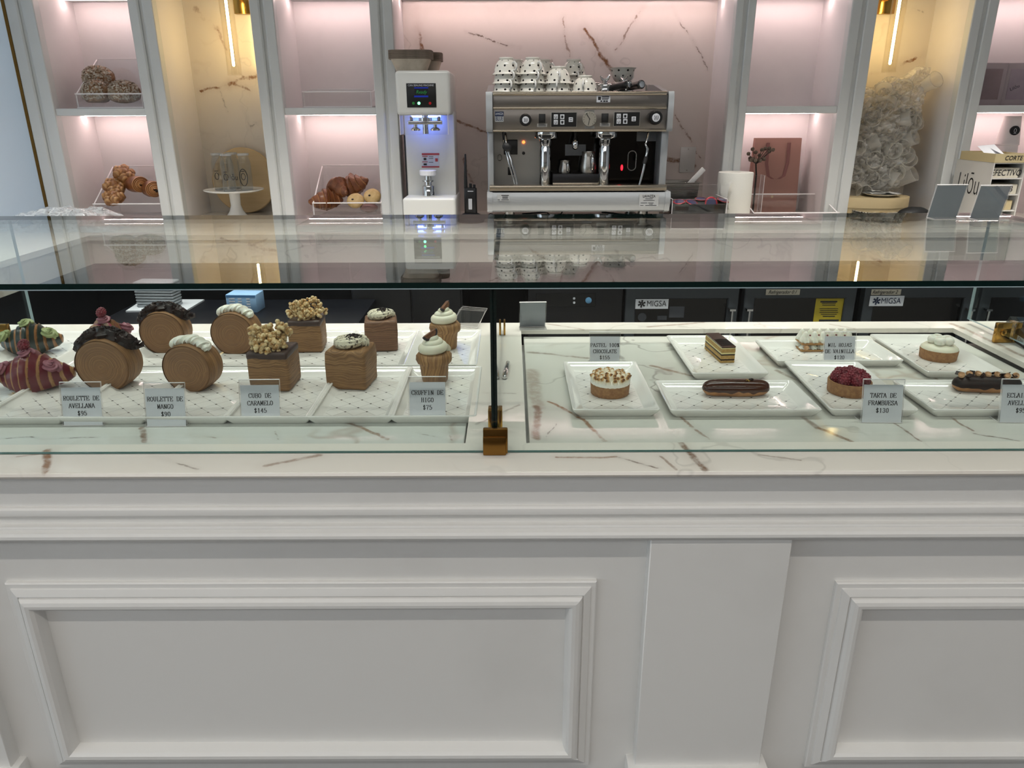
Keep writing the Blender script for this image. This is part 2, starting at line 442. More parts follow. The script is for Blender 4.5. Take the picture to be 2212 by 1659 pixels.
# ------------------------------------------------------------------ shared materials
def painted(name, col, rough=0.38):
    t = NT(name); p = t.pos()
    c = t.mix(t.math('MULTIPLY', t.step(t.noise(p, 3.0, 4, 0.6), 0.45, 0.8), 0.10), lin(col), lin('#9d9a95'))
    t.bsdf(c, rough, 0, t.noise(p, 160, 2), 0.06, 0.001); MATS[name] = t.m
    return t.m
WHITE = painted('white lacquer', '#e4e3e0')
CABW = painted('cabinet lacquer', '#dddfde')
NICHE = painted('niche lacquer', '#efebeb', 0.5)
WALLP = painted('wall paint', '#e2e5ea', 0.6)
_t = NT('daylight tinted side wall'); _d = _t.n('ShaderNodeBsdfDiffuse'); _d.inputs[0].default_value = lin('#dbe6ee')
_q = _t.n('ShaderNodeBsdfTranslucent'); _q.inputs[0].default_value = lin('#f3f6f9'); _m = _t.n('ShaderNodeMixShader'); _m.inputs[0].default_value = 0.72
_t.l(_d.outputs[0], _m.inputs[1]); _t.l(_q.outputs[0], _m.inputs[2]); _t.l(_m.outputs[0], _t.out.inputs[0]); WALLB = _t.m  # side wall's daylight glow put in by bluish tint and translucency
FLOORM = mat('floor stone', '#4a4744', 0.35, var=0.15, bscale=3)
CEILM = mat('ceiling paint', '#d8d8d6', 0.8)
BLACK = mat('black plastic', '#0c0d0f', 0.35)
BLACKM = mat('matte black', '#101113', 0.6)
DARK = mat('dark cabinet laminate', '#060910', 0.45, Specular_IOR_Level=0.2)
CHROME = mat('chrome', '#d9dadb', 0.06, 1.0)
def brushed(name, col, rough=0.3, sx=2.0, sz=400.0):
    t = NT(name); mp = t.n('ShaderNodeMapping'); t.l(t.obj(), mp.inputs[0]); mp.inputs['Scale'].default_value = (sx, sx, sz)
    nz = t.noise(mp.outputs[0], 1.0, 2)
    r = t.math('MULTIPLY_ADD', nz, 0.06, rough - 0.03)
    t.bsdf(lin(col), r, 1.0); MATS[name] = t.m
    return t.m
STEEL = brushed('brushed steel', '#b4b0aa', 0.28)
FASC = brushed('fascia steel', '#8f8983', 0.30)
STEELD = brushed('dark steel', '#3c3c3e', 0.35)
GREYP = mat('silver grey paint', '#a9adb0', 0.3, 0.35)
BRASS = mat('polished brass', '#b98d45', 0.16, 1.0)
BRASSD = mat('aged brass', '#8d6734', 0.24, 1.0, var=0.1, bscale=60)
PORC = mat('white porcelain', '#e9e8e4', 0.09, var=0.02, bscale=20)
PAPER = mat('white paper', '#eef0f6', 0.7)
PAPERG = mat('paper back', '#8d939c', 0.7)
INK = mat('black ink', '#15161a', 0.6)
CLEAR = clear('display glass', (0.955, 0.985, 0.972))
def edge_glass(name, col):
    t = NT(name); t.bsdf(lin(col), 0.04, 0.0, IOR=1.5); MATS[name] = t.m
    return t.m
GEDGE = edge_glass('glass edge', '#0b2220')
GEDGE2 = edge_glass('glass bottom edge', '#3e6660')
ACR = clear('clear acrylic', (0.975, 0.975, 0.975), 1.45)
ACRE = mat('acrylic edge glow', '#fbf6f6', 0.2)  # white stands in for light glowing at the sheet edges
LEDP = emit('pink led', '#ffdfdb', 62.0)

def sheet(b, x0, x1, y0, y1, z0, z1, thin, bev=0.0):
    """glass sheet: the two large faces get slot 0, the narrow edges slot 1"""
    o = len(b.f); b.box(x0, x1, y0, y1, z0, z1)
    ax = {'z': (0, 1), 'y': (2, 3), 'x': (4, 5)}[thin]
    for k in range(6): b.mi[o + k] = 0 if k in ax else 1
    return b

# ------------------------------------------------------------------ the room
struct('floor', B().box(-6, 5, -5, 3.9, -0.05, 0), FLOORM)
struct('ceiling', B().box(-6, 5, -5, 3.9, 2.9, 2.95), CEILM)
struct('wall_back', B().box(-6, 5, YB + 0.03, YB + 0.15, 0, 2.9), WALLP)
struct('wall_left', B().box(-2.072, -2.062, 1.96, YB + 0.03, 0, 2.9), WALLB, 'side wall at the end of the niches, bluish daylight tinted in')  # plain side wall, its daylight put into the material
struct('wall_right', B().box(4.6, 4.72, -5, YB + 0.03, 0, 2.9), WALLP)
struct('wall_front', B().box(-6, 4.6, -4.62, -4.5, 0, 2.9), mat('taupe wall paint', '#8d8781', 0.8))
struct('trim_1', B().box(-2.062, -2.049, YJ - 0.012, YJ + 0.03, ZB, 2.9), BRASSD, 'slim brass strip beside the side wall')

# ------------------------------------------------------------------ wall of niches
EDG = [(-2.049, -1.934), (-1.552, -1.452), (-1.060, -0.962), (-0.574, -0.480), (0.917, 0.997), (1.385, 1.491), (1.881, 1.981), (2.37, 2.46)]
def post(n, x0, x1):
    m = (x0 + x1) / 2; g = 0.0075; c = 0.003; yf = YJ - 0.012; yb = YJ + 0.0295
    poly = [(x0, yb), (x0, yf + c), (x0 + c, yf), (m - g - 0.006, yf), (m - g, yf + 0.004), (m - g, yf + 0.012), (m + g, yf + 0.012), (m + g, yf + 0.003), (m + g + 0.004, yf), (x1 - c, yf), (x1, yf + c), (x1, yb)]
    k = len(poly); b = B()
    b.add([(x, y, ZB) for x, y in poly] + [(x, y, 2.9) for x, y in poly],
          [tuple(range(k)), tuple(reversed(range(k, 2 * k)))] + [(i, (i + 1) % k, (i + 1) % k + k, i + k) for i in range(k)])
    struct('trim_%d' % n, b, CABW, None, None, 20)
for i, (a, c) in enumerate(EDG): post(i + 2, a, c)

def V(x, y, x2, y2, Y, w, t, s): return (tuple(PY(x, y, Y)), tuple(PY(x2, y2, Y)), w, t, s)
wallv = [V(888, 8, 902, 60, YB, .008, 1, .9), V(902, 60, 922, 115, YB, .010, 1, .8), V(1262, 62, 1290, 110, YB, .010, .9, .9), V(1290, 110, 1332, 168, YB, .012, .9, .95),
         V(1392, 15, 1330, 105, YB, .006, .7, .6), V(1000, 66, 1122, 102, YB, .004, .3, .8), V(1214, 40, 1240, 165, YB, .005, .8, .55), V(1130, 190, 1195, 130, YB, .006, .7, .5),
         V(985, 258, 1052, 290, YB, .008, .8, .75), V(1000, 345, 1020, 400, YB, .010, .9, .7), V(1428, 340, 1500, 356, YB, .014, .9, .9), V(1455, 12, 1524, 152, YB, .004, .4, .6),
         V(1452, 238, 1512, 340, YB, .005, .8, .6), V(1480, 400, 1440, 440, YB, .010, .9, .7), V(1245, 165, 1275, 200, YB, .006, .9, .7)]
MWALL = marble('wall marble', '#e7dfd9', [(a, c, w * 1.4, t, min(1, s * 1.2)) for a, c, w, t, s in wallv], 0.2, seed=2.0, rnd=0.3)
M2 = marble('niche marble west', '#e6ddd0', [V(433, 197, 500, 182, YB, .009, 1, .95), V(500, 182, 560, 160, YB, .014, 1, .95), V(505, 180, 540, 195, YB, .012, 1, .7), V(420, 20, 470, 60, YB, .018, 1, .55),
     V(470, 60, 490, 110, YB, .010, 1, .5), V(525, 235, 540, 270, YB, .006, .2, .7), V(540, 270, 575, 262, YB, .006, .2, .6), V(480, 195, 490, 240, YB, .004, .2, .4)], 0.2, seed=5.0, rnd=0.3)
M6 = marble('niche marble east', '#e6ddd0', [V(1880, 160, 1930, 150, YB, .004, 1, .9), V(1930, 148, 1992, 116, YB, .013, 1, .95), V(1940, 12, 1996, 30, YB, .006, .3, .4)], 0.2, seed=9.0, rnd=0.5)

BAYS = [('far left niche behind the almond croissants', 0, False), ('marble-backed niche holding the round wooden board', 1, True), ('niche holding the bin of plain croissants', 2, False),
        ('wide marble-backed niche behind the coffee machine', 3, True), ('niche holding the pink paper bag', 4, False), ('marble-backed niche holding the bag of plastic cups', 5, True), ('far right niche holding the paper cups', 6, False)]
bay_objs = []
for lab, i, mar in BAYS:
    x0, x1 = EDG[i][1], EDG[i + 1][0]
    pink = not mar or i == 3
    r = thing('wall_niche', lab, 'niche', ((x0 + x1) / 2, YB, ZB))
    part('back_panel', B().box(x0 - 0.02, x1 + 0.02, YB, YB + 0.018, ZB, 2.86), {1: M2, 3: MWALL, 5: M6}.get(i, NICHE), r, world=True)
    for a, c in ((x0 - 0.018, x0), (x1, x1 + 0.018)):
        part('side_panel', B().box(a, c, YJ + 0.03, YB, ZB, 2.86), NICHE, r, world=True)
    part('top_panel', B().box(x0 - 0.018, x1 + 0.018, YJ, YB, 2.84, 2.86), NICHE, r, world=True)
    sh = []
    if not mar: sh.append((ZSH0, ZSH1))
    if pink: sh.append((ZUP, ZUP + 0.03))
    for z0, z1 in sh:
        s = part('shelf', B().rbox(x0, x1, YJ - 0.004, YB - 0.001, z0, z1, 0.002, 1), CABW, r, world=True)
        part('led_strip', B().box(x0 + 0.004, x1 - 0.004, YB - 0.088, YB - 0.083, z0 - 0.0015, z0 - 0.0002), LEDP, s, world=True)
    bay_objs.append(r)

# ------------------------------------------------------------------ back counter (marble) and what stands under it
def Vz(x, y, x2, y2, z, w, t, s): return (tuple(PZ(x, y, z)), tuple(PZ(x2, y2, z)), w, t, s)
MBACK = marble('back counter marble', '#dcd7cd', [Vz(430, 500, 560, 468, ZB, .012, .6, .6), Vz(1030, 470, 1090, 500, ZB, .010, .3, .5), V(1100, 512, 1180, 560, YB0, .010, .7, .5)], 0.1, seed=13.0)
def slab_poly(b, pts, z0, z1):
    n = len(pts)
    b.add([(x, y, z0) for x, y in pts] + [(x, y, z1) for x, y in pts],
          [tuple(reversed(range(n))), tuple(range(n, 2 * n))] + [(k, (k + 1) % n, (k + 1) % n + n, k + n) for k in range(n)])
    return b
XLR = -1.655
bc = thing('back_counter', 'white veined marble back counter running round the corner below the niches', 'counter', (0, YB0, 0))
part('worktop', slab_poly(B(), [(-2.06, 1.98), (XLR, 1.98), (XLR, YB0), (2.9, YB0), (2.9, YB + 0.02), (-2.06, YB + 0.02)], ZB - 0.02, ZB), MBACK, bc, world=True)
part('apron', slab_poly(B(), [(-2.06, 2.0), (XLR - 0.003, 2.0), (XLR - 0.003, YB0 + 0.003), (2.9, YB0 + 0.003), (2.9, YB0 + 0.03), (XLR - 0.03, YB0 + 0.03), (XLR - 0.03, 2.03), (-2.06, 2.03)], ZAP, ZB - 0.02), MBACK, bc, world=True)
part('support_panel', B().box(-2.06, 2.9, 3.50, 3.52, 0, ZB - 0.02), DARK, bc, world=True)
part('support_panel', B().box(-2.05, XLR - 0.05, 2.04, 3.5, 0.0, ZAP - 0.002), DARK, bc, world=True)
part('support_panel', B().box(XLR - 0.05, -0.66, YB0 + 0.06, YB0 + 0.08, 0.0, ZAP), DARK, bc, world=True)

YFR = 2.975
KX = lambda x: PY(x, 650, YFR).x
ZFT = PY(1106, 624, YFR).z
FRM = mat('grey fridge frame', '#43484d', 0.4, 0.5)
FGL = mat('dark fridge glass', '#020305', 0.08)
LBLW = mat('white sticker', '#c9ccd2', 0.5)
NAVY = mat('navy print', '#10203f', 0.6)
GREYPR = mat('grey print', '#23262c', 0.6)
TAPE = mat('masking tape', '#b9b2a2', 0.7)
def fridge(x0, x1, label):
    a, c = KX(x0), KX(x1); cx = (a + c) / 2
    r = thing('undercounter_fridge', label, 'fridge', (cx, YFR, 0), group='fridges under the back counter')
    part('cabinet_body', B().rbox(a, c, YFR + 0.04, YFR + 0.50, 0.04, ZFT, 0.004), DARK, r, world=True)
    d = part('door', B().frame(a + .002, c - .002, 0.10, ZFT - 0.002, [(0, 0), (0, .035), (.003, .038), (.040, .038), (.044, .034), (.044, .02)], YFR + 0.04), FRM, r, world=True)
    part('door_glass', B().box(a + 0.04, c - 0.04, YFR + 0.015, YFR + 0.025, 0.13, ZFT - 0.04), FGL, d, world=True)
    return r, d, a, c
f1 = fridge(1350, 1597, 'glass-door fridge with a black-lettered white badge and stickers on its glass')
f2 = fridge(1607, 1850, 'glass-door fridge with a yellow energy sheet and a handwritten tape strip')
f3 = fridge(1866, 2108, 'glass-door fridge with a blue-lettered badge below a handwritten tape strip')
f4 = fridge(2118, 2365, 'glass-door fridge at the far end behind the card terminal')
def handle(fr, px):
    x = KX(px)
    b = B().tube([(x, YFR - 0.03, PY(px, 668, YFR).z - 0.22), (x, YFR - 0.03, PY(px, 668, YFR).z)], 0.006, 8)
    b.box(x - 0.012, x + 0.012, YFR - 0.034, YFR + 0.004, PY(px, 668, YFR).z, PY(px, 668, YFR).z + 0.008)
    part('door_handle', b, CHROME, fr[1], world=True)
handle(f1, 1580); handle(f2, 1617); handle(f3, 2094); handle(f4, 2131)
def plate_on(parent, x0, y0, x1, y1, Y, m, name, th=0.0015, world=True):
    a = PY(x0, y0, Y); c = PY(x1, y1, Y)
    return part(name, B().rbox(a.x, c.x, Y - th, Y, c.z, a.z, th * .4, 1), m, parent, world=True)
def txt_px(body, px, py, Y, hpx, m, parent, shear=0, bold=0, sx=1.0, off=0.0022, space=1.0):
    q = PY(px, py, Y); size = hpx * 1.38 * Y / FPX / 1.0
    return text(body, size, m, parent, T(Vector((q.x, Y - off, q.z)) - root_of(parent).location) @ FACE, shear, bold, sx, space=space)
def snow(parent, px, py, Y, rad, m):
    q = PY(px, py, Y); b = B()
    for k in range(6):
        Mk = T((q.x, Y - 0.0022, q.z)) @ Ry(60 * k + 8)
        b.add([(-rad * .16, 0, .1 * rad), (rad * .16, 0, .1 * rad), (rad * .24, 0, rad), (-rad * .24, 0, rad)], [(0, 1, 2, 3)], Mk)
    part('emblem', b, m, parent, world=True)
YGF = YFR + 0.015
bd = plate_on(f1[1], 1373, 646, 1443, 667, YFR, LBLW, 'badge')
txt_px('MIGSA', 1418, 656, YFR, 13, INK, bd, 0, 0, 0.85); snow(bd, 1386, 656, YFR, 0.016, INK)
bd = plate_on(f3[1], 1880, 639, 1950, 661, YFR, LBLW, 'badge')
txt_px('MIGSA', 1924, 650, YFR, 13, NAVY, bd, 0, 0, 0.85); snow(bd, 1893, 650, YFR, 0.016, NAVY)
tp = plate_on(f2[1], 1655, 625, 1727, 637, YFR, TAPE, 'tape_strip'); txt_px('Refrigerador 0.1', 1690, 631, YFR, 8, INK, tp, 0.35, 0.0002, 0.85)
tp = plate_on(f3[1], 1883, 625, 1945, 637, YFR, TAPE, 'tape_strip'); txt_px('Refrigerador 2', 1911, 631, YFR, 8, INK, tp, 0.35, 0.0002, 0.85)
YEL = mat('yellow sheet', '#b9a52c', 0.6)
ys = plate_on(f2[1], 1763, 644, 1818, 696, YGF, YEL, 'energy_sheet')
b = B()
for k, (w, h) in enumerate([(36, 3), (30, 1.5), (28, 1.5), (0, 0), (40, 1.2), (38, 1.2), (40, 1.2), (34, 1.2), (26, 1.8), (0, 0), (42, 4)]):
    if w:
        a = PY(1790 - w / 2, 650 + k * 4, YGF); c = PY(1790 + w / 2, 650 + k * 4 + h, YGF); b.box(a.x, c.x, YGF - 0.0022, YGF - 0.0016, c.z, a.z)
part('printed_lines', b, GREYPR, ys, world=True)
for (x0, y0, x1, y1) in ((1446, 662, 1477, 686), (1420, 682, 1440, 691)):
    plate_on(f1[1], x0, y0, x1, y1, YGF, mat('dim sticker', '#4b4e55', 0.6), 'glass_sticker')
q = PY(1387, 685, YGF)
part('glass_sticker', B().lathe([(0.018, 0), (0.018, 0.001)], 20, T((q.x, YGF, q.z)) @ Rx(90)), mat('dim sticker', '#4b4e55', 0.6), f1[1], world=True)

im = thing('ice_maker', 'stainless ice maker with a black control strip left of the fridges', 'ice maker', (KX(1240), YFR, 0))
part('body', B().rbox(KX(1140), KX(1345), YFR, YFR + 0.5, 0.03, ZFT + 0.03, 0.006), STEELD, im, world=True)
cp = plate_on(im, 1158, 634, 1286, 662, YFR, BLACK, 'control_strip', 0.004)
q = PY(1271, 648, YFR); part('round_button', B().lathe([(0.013, 0), (0.013, 0.004), (0.010, 0.005)], 20, T((q.x, YFR - 0.004, q.z)) @ Rx(90)), mat('pale blue button', '#5d8fb4', 0.3), cp, world=True)
for py in (644, 653):
    q = PY(1240, py, YFR); part('indicator', B().lathe([(0.005, 0), (0.005, 0.002)], 12, T((q.x, YFR - 0.004, q.z)) @ Rx(90)), LBLW, cp, world=True)
sf = thing('steel_cabinet', 'plain dark steel cabinet below the can sealing machine', 'cabinet', (KX(850), YFR, 0))
part('body', B().rbox(KX(760), KX(1000), YFR, YFR + 0.5, 0.03, ZFT + 0.04, 0.005), STEELD, sf, world=True)
for a, c in ((764, 888), (892, 996)):
    part('door', B().rbox(KX(a), KX(c), YFR - 0.015, YFR, 0.06, ZFT + 0.03, 0.004), STEELD, sf, world=True)
# low dark work table with a pile of lids and a box
ZT = PZ(530, 675, 0.71).z
tb = thing('work_table', 'low dark work table under the corner of the back counter', 'table', (-0.95, 2.72, 0))
part('table_top', B().rbox(-1.5, -0.55, 2.46, 2.93, 0.685, 0.71, 0.003), DARK, tb, world=True)
for x in (-1.48, -0.60):
    for y in (2.48, 2.88): part('leg', B().box(x, x + 0.035, y, y + 0.035, 0, 0.685), DARK, tb, world=True)
c1 = PZ(272, 675, 0.71); c2 = PZ(404, 673, 0.71); c3 = PZ(442, 650, 0.71); c4 = PZ(310, 650, 0.71)
b = B(); pts = [c1, c2, c3, c4]
b.add([(p.x, p.y, 0.7105) for p in pts] + [(p.x, p.y, 0.7165) for p in pts], [(3, 2, 1, 0), (4, 5, 6, 7), (0, 1, 5, 4), (1, 2, 6, 5), (2, 3, 7, 6), (3, 0, 4, 7)])
single('serving_board', b, mat('board white', '#b9bec4', 0.4), 'thin white board lying on the dark work table', 'board', tuple((c1 + c3) / 2), world=True)
bxc = (c3 + c4) / 2 + Vector((-0.01, -0.10, 0.0068)); b = B()
for k in range(9): b.rbox(-0.075, 0.075, -0.035, 0.035, k * 0.011, k * 0.011 + 0.0098, 0.003, 1)
single('lid_pile', b, mat('lid grey', '#8d9398', 0.5), 'low pile of pale plastic lids on the white board', 'tray', tuple(bxc), R(-4))  # stacked lids built as one mesh
q = PZ(525, 675, 0.7102)
bb = thing('blue_carton', 'small light blue carton with a printed table on its front', 'box', tuple(q + Vector((0, 0.03, 0))), R(-3))
part('carton', B().rbox(-0.058, 0.058, -0.03, 0.05, 0, 0.068, 0.002), mat('carton blue', '#7fa3c6', 0.6), bb)
b = B(); 
for k in range(5):
    for xx in (-0.046, -0.012, 0.020):
        b.box(xx, xx + (0.022 if xx < -0.02 else 0.014), -0.0308, -0.0300, 0.050 - k * 0.010, 0.0545 - k * 0.010)
part('printed_table', b, LBLW, bb)
part('top_print', B().box(-0.056, 0.056, -0.0306, -0.03, 0.058, 0.066), mat('carton navy', '#3f6d9c', 0.6), bb)

# ------------------------------------------------------------------ front counter
cnt = thing('display_counter', 'white panelled wooden counter carrying the glass pastry case', 'counter', (0.0, YPN, 0))
part('body', B().box(-2.3, 2.5, YPN, 1.88, 0.0, HC - 0.050), WHITE, cnt, world=True)
z97 = PY(1106, 1097, 1.06).z
part('apron', B().box(-2.3, 2.5, YAP, YPN + 0.002, z97 - 0.06, HC - 0.0121), WHITE, cnt, world=True)
prof = [(YAP + .005, z97), (YAP - .006, z97 - .001), (YAP - .009, z97 - .004), (YAP - .0105, z97 - .009), (YAP - .010, z97 - .014), (YAP - .006, z97 - .019), (YAP - .004, z97 - .024), (YAP - .004, z97 - .030),
        (YAP - .015, z97 - .031), (YAP - .0165, z97 - .034), (YAP - .0165, z97 - .036), (YAP - .020, z97 - .0372), (YAP - .024, z97 - .039), (YAP - .027, z97 - .043), (YAP - .0275, z97 - .048), (YAP - .025, z97 - .053), (YAP - .020, z97 - .057), (YAP - .013, z97 - .0585), (YAP + .006, z97 - .0585)]
part('crown_moulding', B().extx(prof, -2.3, 2.5), WHITE, cnt, 25, world=True)
ZM = z97 - 0.058
for (xa, xb) in ((PY(1400, 1250, 1.054).x, PY(1700, 1250, 1.054).x), (PY(17, 1633, 1.054).x - 0.21, PY(17, 1633, 1.054).x)):
    zb = PY(1500, 1652, 1.054).z
    p = part('pilaster', B().rbox(xa, xb, 1.054, YPN + 0.004, 0.0, ZM + 0.004, 0.0015, 1), WHITE, cnt, world=True)
    part('plinth', B().rbox(xa - 0.014, xb + 0.014, 1.038, YPN + 0.004, 0.0, zb, 0.004, 2), WHITE, p, world=True)
FP = [(0, 0), (0, .007), (.002, .009), (.0095, .0095), (.0105, .012), (.018, .0155), (.0225, .017), (.0235, .0145), (.0245, .0145), (.0255, .019), (.030, .0235), (.036, .0255), (.042, .0245), (.047, .020), (.0505, .012), (.052, .0)]
def pframe(x0, x1, y0, y1):
    a = PY(x0, y0, YPN - 0.009); c = PY(x1, y1, YPN - 0.004)
    part('panel_moulding', B().frame(a.x, c.x, c.z, a.z, FP, YPN), WHITE, cnt, 22, world=True)
pframe(8, 1272, 1261, 1649)
pframe(1808, 2900, 1260, 1649)

# marble top with two sunk wells
fr = [Vz(105, 972, 100, 1018, HC, .011, 1, .95), Vz(40, 984, 108, 978, HC, .005, 1, .5), Vz(330, 985, 430, 1016, HC, .004, .3, .6), Vz(570, 1008, 690, 982, HC, .009, .8, .6),
      Vz(1470, 955, 1524, 1012, HC, .010, .55, .95), Vz(1430, 985, 1460, 1012, HC, .005, .7, .6), Vz(1200, 990, 1330, 986, HC, .006, 1, .7), Vz(1330, 986, 1420, 1010, HC, .004, .3, .8),
      Vz(1640, 980, 1730, 992, HC, .004, .5, .5), Vz(1180, 700, 1260, 712, HC, .008, .8, .5), Vz(1400, 705, 1520, 697, HC, .010, .9, .5), Vz(1790, 700, 1860, 712, HC, .005, .7, .5),
      Vz(2060, 700, 2212, 770, HC, .012, .7, .6), Vz(1040, 850, 1110, 850, HC, .004, .3, .5), Vz(1030, 915, 1120, 875, HC, .005, .3, .5)]
MTOP = marble('counter marble', '#e5dfd6', fr, 0.1, warp=0.014, seed=21.0, rnd=0.4)
ml = [Vz(170, 905, 150, 930, ZS, .005, .3, .6), Vz(0, 948, 70, 944, ZS, .0025, .1, .8), Vz(70, 944, 95, 950, ZS, .0025, .1, .8), Vz(95, 950, 210, 946, ZS, .0025, .1, .7), Vz(305, 925, 310, 955, ZS, .008, .5, .7),
      Vz(330, 948, 420, 955, ZS, .0025, .1, .8), Vz(410, 938, 470, 944, ZS, .005, .6, .6), Vz(755, 912, 840, 948, ZS, .007, .8, .6), Vz(720, 905, 780, 920, ZS, .006, .3, .5), Vz(600, 930, 605, 948, ZS, .004, .4, .6),
      Vz(750, 938, 800, 948, ZS, .002, .1, .7), Vz(970, 930, 975, 950, ZS, .005, .5, .6), Vz(905, 935, 950, 946, ZS, .002, .2, .5)]
mr = [Vz(1140, 760, 1275, 775, ZS, .010, .35, .5), Vz(1150, 800, 1165, 880, ZS, .022, .7, .35), Vz(1160, 880, 1168, 945, ZS, .012, .55, .75), Vz(1190, 868, 1260, 905, ZS, .006, .9, .8), Vz(1260, 905, 1305, 952, ZS, .006, .9, .7),
      Vz(1405, 790, 1500, 815, ZS, .008, .6, .6), Vz(1440, 850, 1470, 900, ZS, .006, .6, .6), Vz(1470, 900, 1535, 950, ZS, .005, .7, .6), Vz(1720, 890, 1760, 925, ZS, .010, .4, .6), Vz(1760, 925, 1835, 952, ZS, .007, .5, .75),
      Vz(1930, 915, 1985, 952, ZS, .004, .4, .6), Vz(2040, 895, 2100, 930, ZS, .005, .5, .6), Vz(2100, 936, 2212, 955, ZS, .003, .2, .8), Vz(1205, 915, 1183, 950, ZS, .002, .1, .7), Vz(1680, 800, 1760, 840, ZS, .010, .4, .5), Vz(1990, 800, 2040, 830, ZS, .006, .5, .5)]
MSL = marble('slab marble west', '#cdcfc9', [(a, c, w * 1.1, t, min(1, s * 1.3)) for a, c, w, t, s in ml], 0.1, warp=0.016, seed=31.0, rnd=1.2, cloud='#a9aaa4', cl=0.6)
MSR = marble('slab marble east', '#cfcec6', [(a, c, w * 1.15, t, min(1, s * 1.3)) for a, c, w, t, s in mr], 0.1, warp=0.018, seed=37.0, rnd=1.2, cloud='#aba79d', cl=0.6)
YW0, YW1 = 1.153, 1.853
WL, WR = (-1.62, -0.080), (0.024, 1.146)
ctp = thing('marble_countertop', 'white veined marble countertop with two sunk display wells', 'countertop', (0, YF, HC - 0.012))
zt0, zt1 = HC - 0.012, HC
b = B()
b.extx([(YW0, zt0), (YW0, zt1), (YF + .006, zt1), (YF + .002, zt1 - .002), (YF, zt1 - .006), (YF, zt0 + .006), (YF + .002, zt0 + .002), (YF + .006, zt0)], -2.3, 2.5)
part('front_strip', b, MTOP, ctp, 30, world=True)
part('rear_strip', B().box(-2.06, 2.5, YW1, YCB, zt0, zt1), MTOP, ctp, world=True)
for a, c in ((-2.06, WL[0]), (WL[1], WR[0]), (WR[1], 2.5)):
    part('cross_strip', B().box(a, c, YW0, YW1, zt0, zt1), MTOP, ctp, world=True)
LEDGE = mat('well lining', '#3b3d3f', 0.5)
for nm, (a, c), m, lb in (('display_slab', WL, MSL, 'marble display slab under the rows of laminated pastries'), ('display_slab', WR, MSR, 'marble display slab under the tarts and eclairs')):
    o = single(nm, B().rbox(a + 0.006, c - 0.005, YW0 + 0.004, YW1 - 0.003, zt0 - 0.030, ZS, 0.0015, 1), m, lb, 'marble slab', ((a + c) / 2, 1.5, zt0 - 0.03), world=True)
    o['group'] = 'sunk display slabs'

# ------------------------------------------------------------------ glass case
gc = thing('glass_display_case', 'clear glass pastry case with brass clamps on the marble counter', 'display case', (0, YG, HC))
TG = 0.010
XS = -0.029
gm = [CLEAR, GEDGE]
for a, c in ((XL, XS - 0.001), (XS + 0.001, XR)):
    part('front_pane', sheet(B(), a, c, YG, YG + 0.008, HC + 0.0008, ZG - TG - 0.0005, 'y'), [CLEAR, GEDGE2], gc, None, world=True)
part('top_pane', sheet(B(), XL - 0.02, XR + 0.02, YG - 0.006, YGB, ZG - TG, ZG, 'z'), gm, gc, None, world=True)
part('divider_pane', sheet(B(), XS - 0.005, XS + 0.005, YG + 0.009, YGB - 0.05, HC + 0.012, ZG - TG - 0.0005, 'x'), gm, gc, None, world=True)
EDL = edge_glass('bright glass edge', '#a9bcc2')
part('edge_bevel', B().extx([(YG - 0.0062, ZG - TG - 0.0004), (YG - 0.0062, ZG - TG + 0.0012), (YG - 0.0045, ZG - TG - 0.0004)], XL - 0.02, XR + 0.02), EDL, gc, None, world=True)  # reflected bright line is put into the bevel's pale colour
for x in (XL, XR):
    part('end_pane', sheet(B(), x - 0.004, x + 0.004, YG + 0.009, YGB, HC + 0.012, ZG - TG - 0.0005, 'x'), [CLEAR, EDL], gc, None, world=True)
def clamp(px0, py0, px1, py1, Y, dpt, m=BRASSD):
    a = PY(px0, py0, Y); c = PY(px1, py1, Y)
    return part('brass_clamp', B().rbox(a.x, c.x, Y, Y + dpt, max(HC, c.z), a.z, 0.002, 2), m, gc, world=True)
cl = clamp(1043, 927, 1097, 981, YG - 0.010, 0.009)
part('clamp_body', B().rbox(XS - 0.019, XS + 0.019, YG - 0.012, YG + 0.03, HC + 0.0005, HC + 0.034, 0.002), BRASSD, gc, world=True)
for x in (XS - 0.013, XS + 0.005):
    part('clamp_cheek', B().rbox(x, x + 0.007, 1.19, 1.215, HC + 0.0005, HC + 0.045, 0.0015), BRASS, gc, world=True)
    part('clamp_cheek', B().rbox(x + 0.003, x + 0.008, 1.80, 1.812, HC + 0.0005, HC + 0.040, 0.001), BRASS, gc, world=True)
for x, px, py in ((XR, 2160, 700), (XL, 20, 700)):
    b = B()
    q = PZ(px, 728, HC)
    yy = 1.72 if x > 0 else 1.74
    s_ = -1 if x > 0 else 1
    x0_, x1_ = sorted((x + s_ * 0.0045, x + s_ * 0.040))
    b.rbox(x0_, x1_, yy, yy + 0.012, HC + 0.0005, HC + 0.05, 0.002)
    b.lathe([(0.008, 0), (0.008, 0.003), (0.005, 0.004), (0.003, 0.002)], 16, T(((x0_ + x1_) / 2, yy, HC + 0.027)) @ Rx(90))
    x0_, x1_ = sorted((x - s_ * 0.0045, x - s_ * 0.020))
    b.rbox(x0_, x1_, yy, yy + 0.03, HC + 0.0005, HC + 0.05, 0.002)
    b.rbox(x - 0.012, x + 0.012, yy + 0.002, yy + 0.012, HC + 0.0005, HC + 0.011, 0.001)
    part('brass_clamp', b, BRASS, gc, world=True)
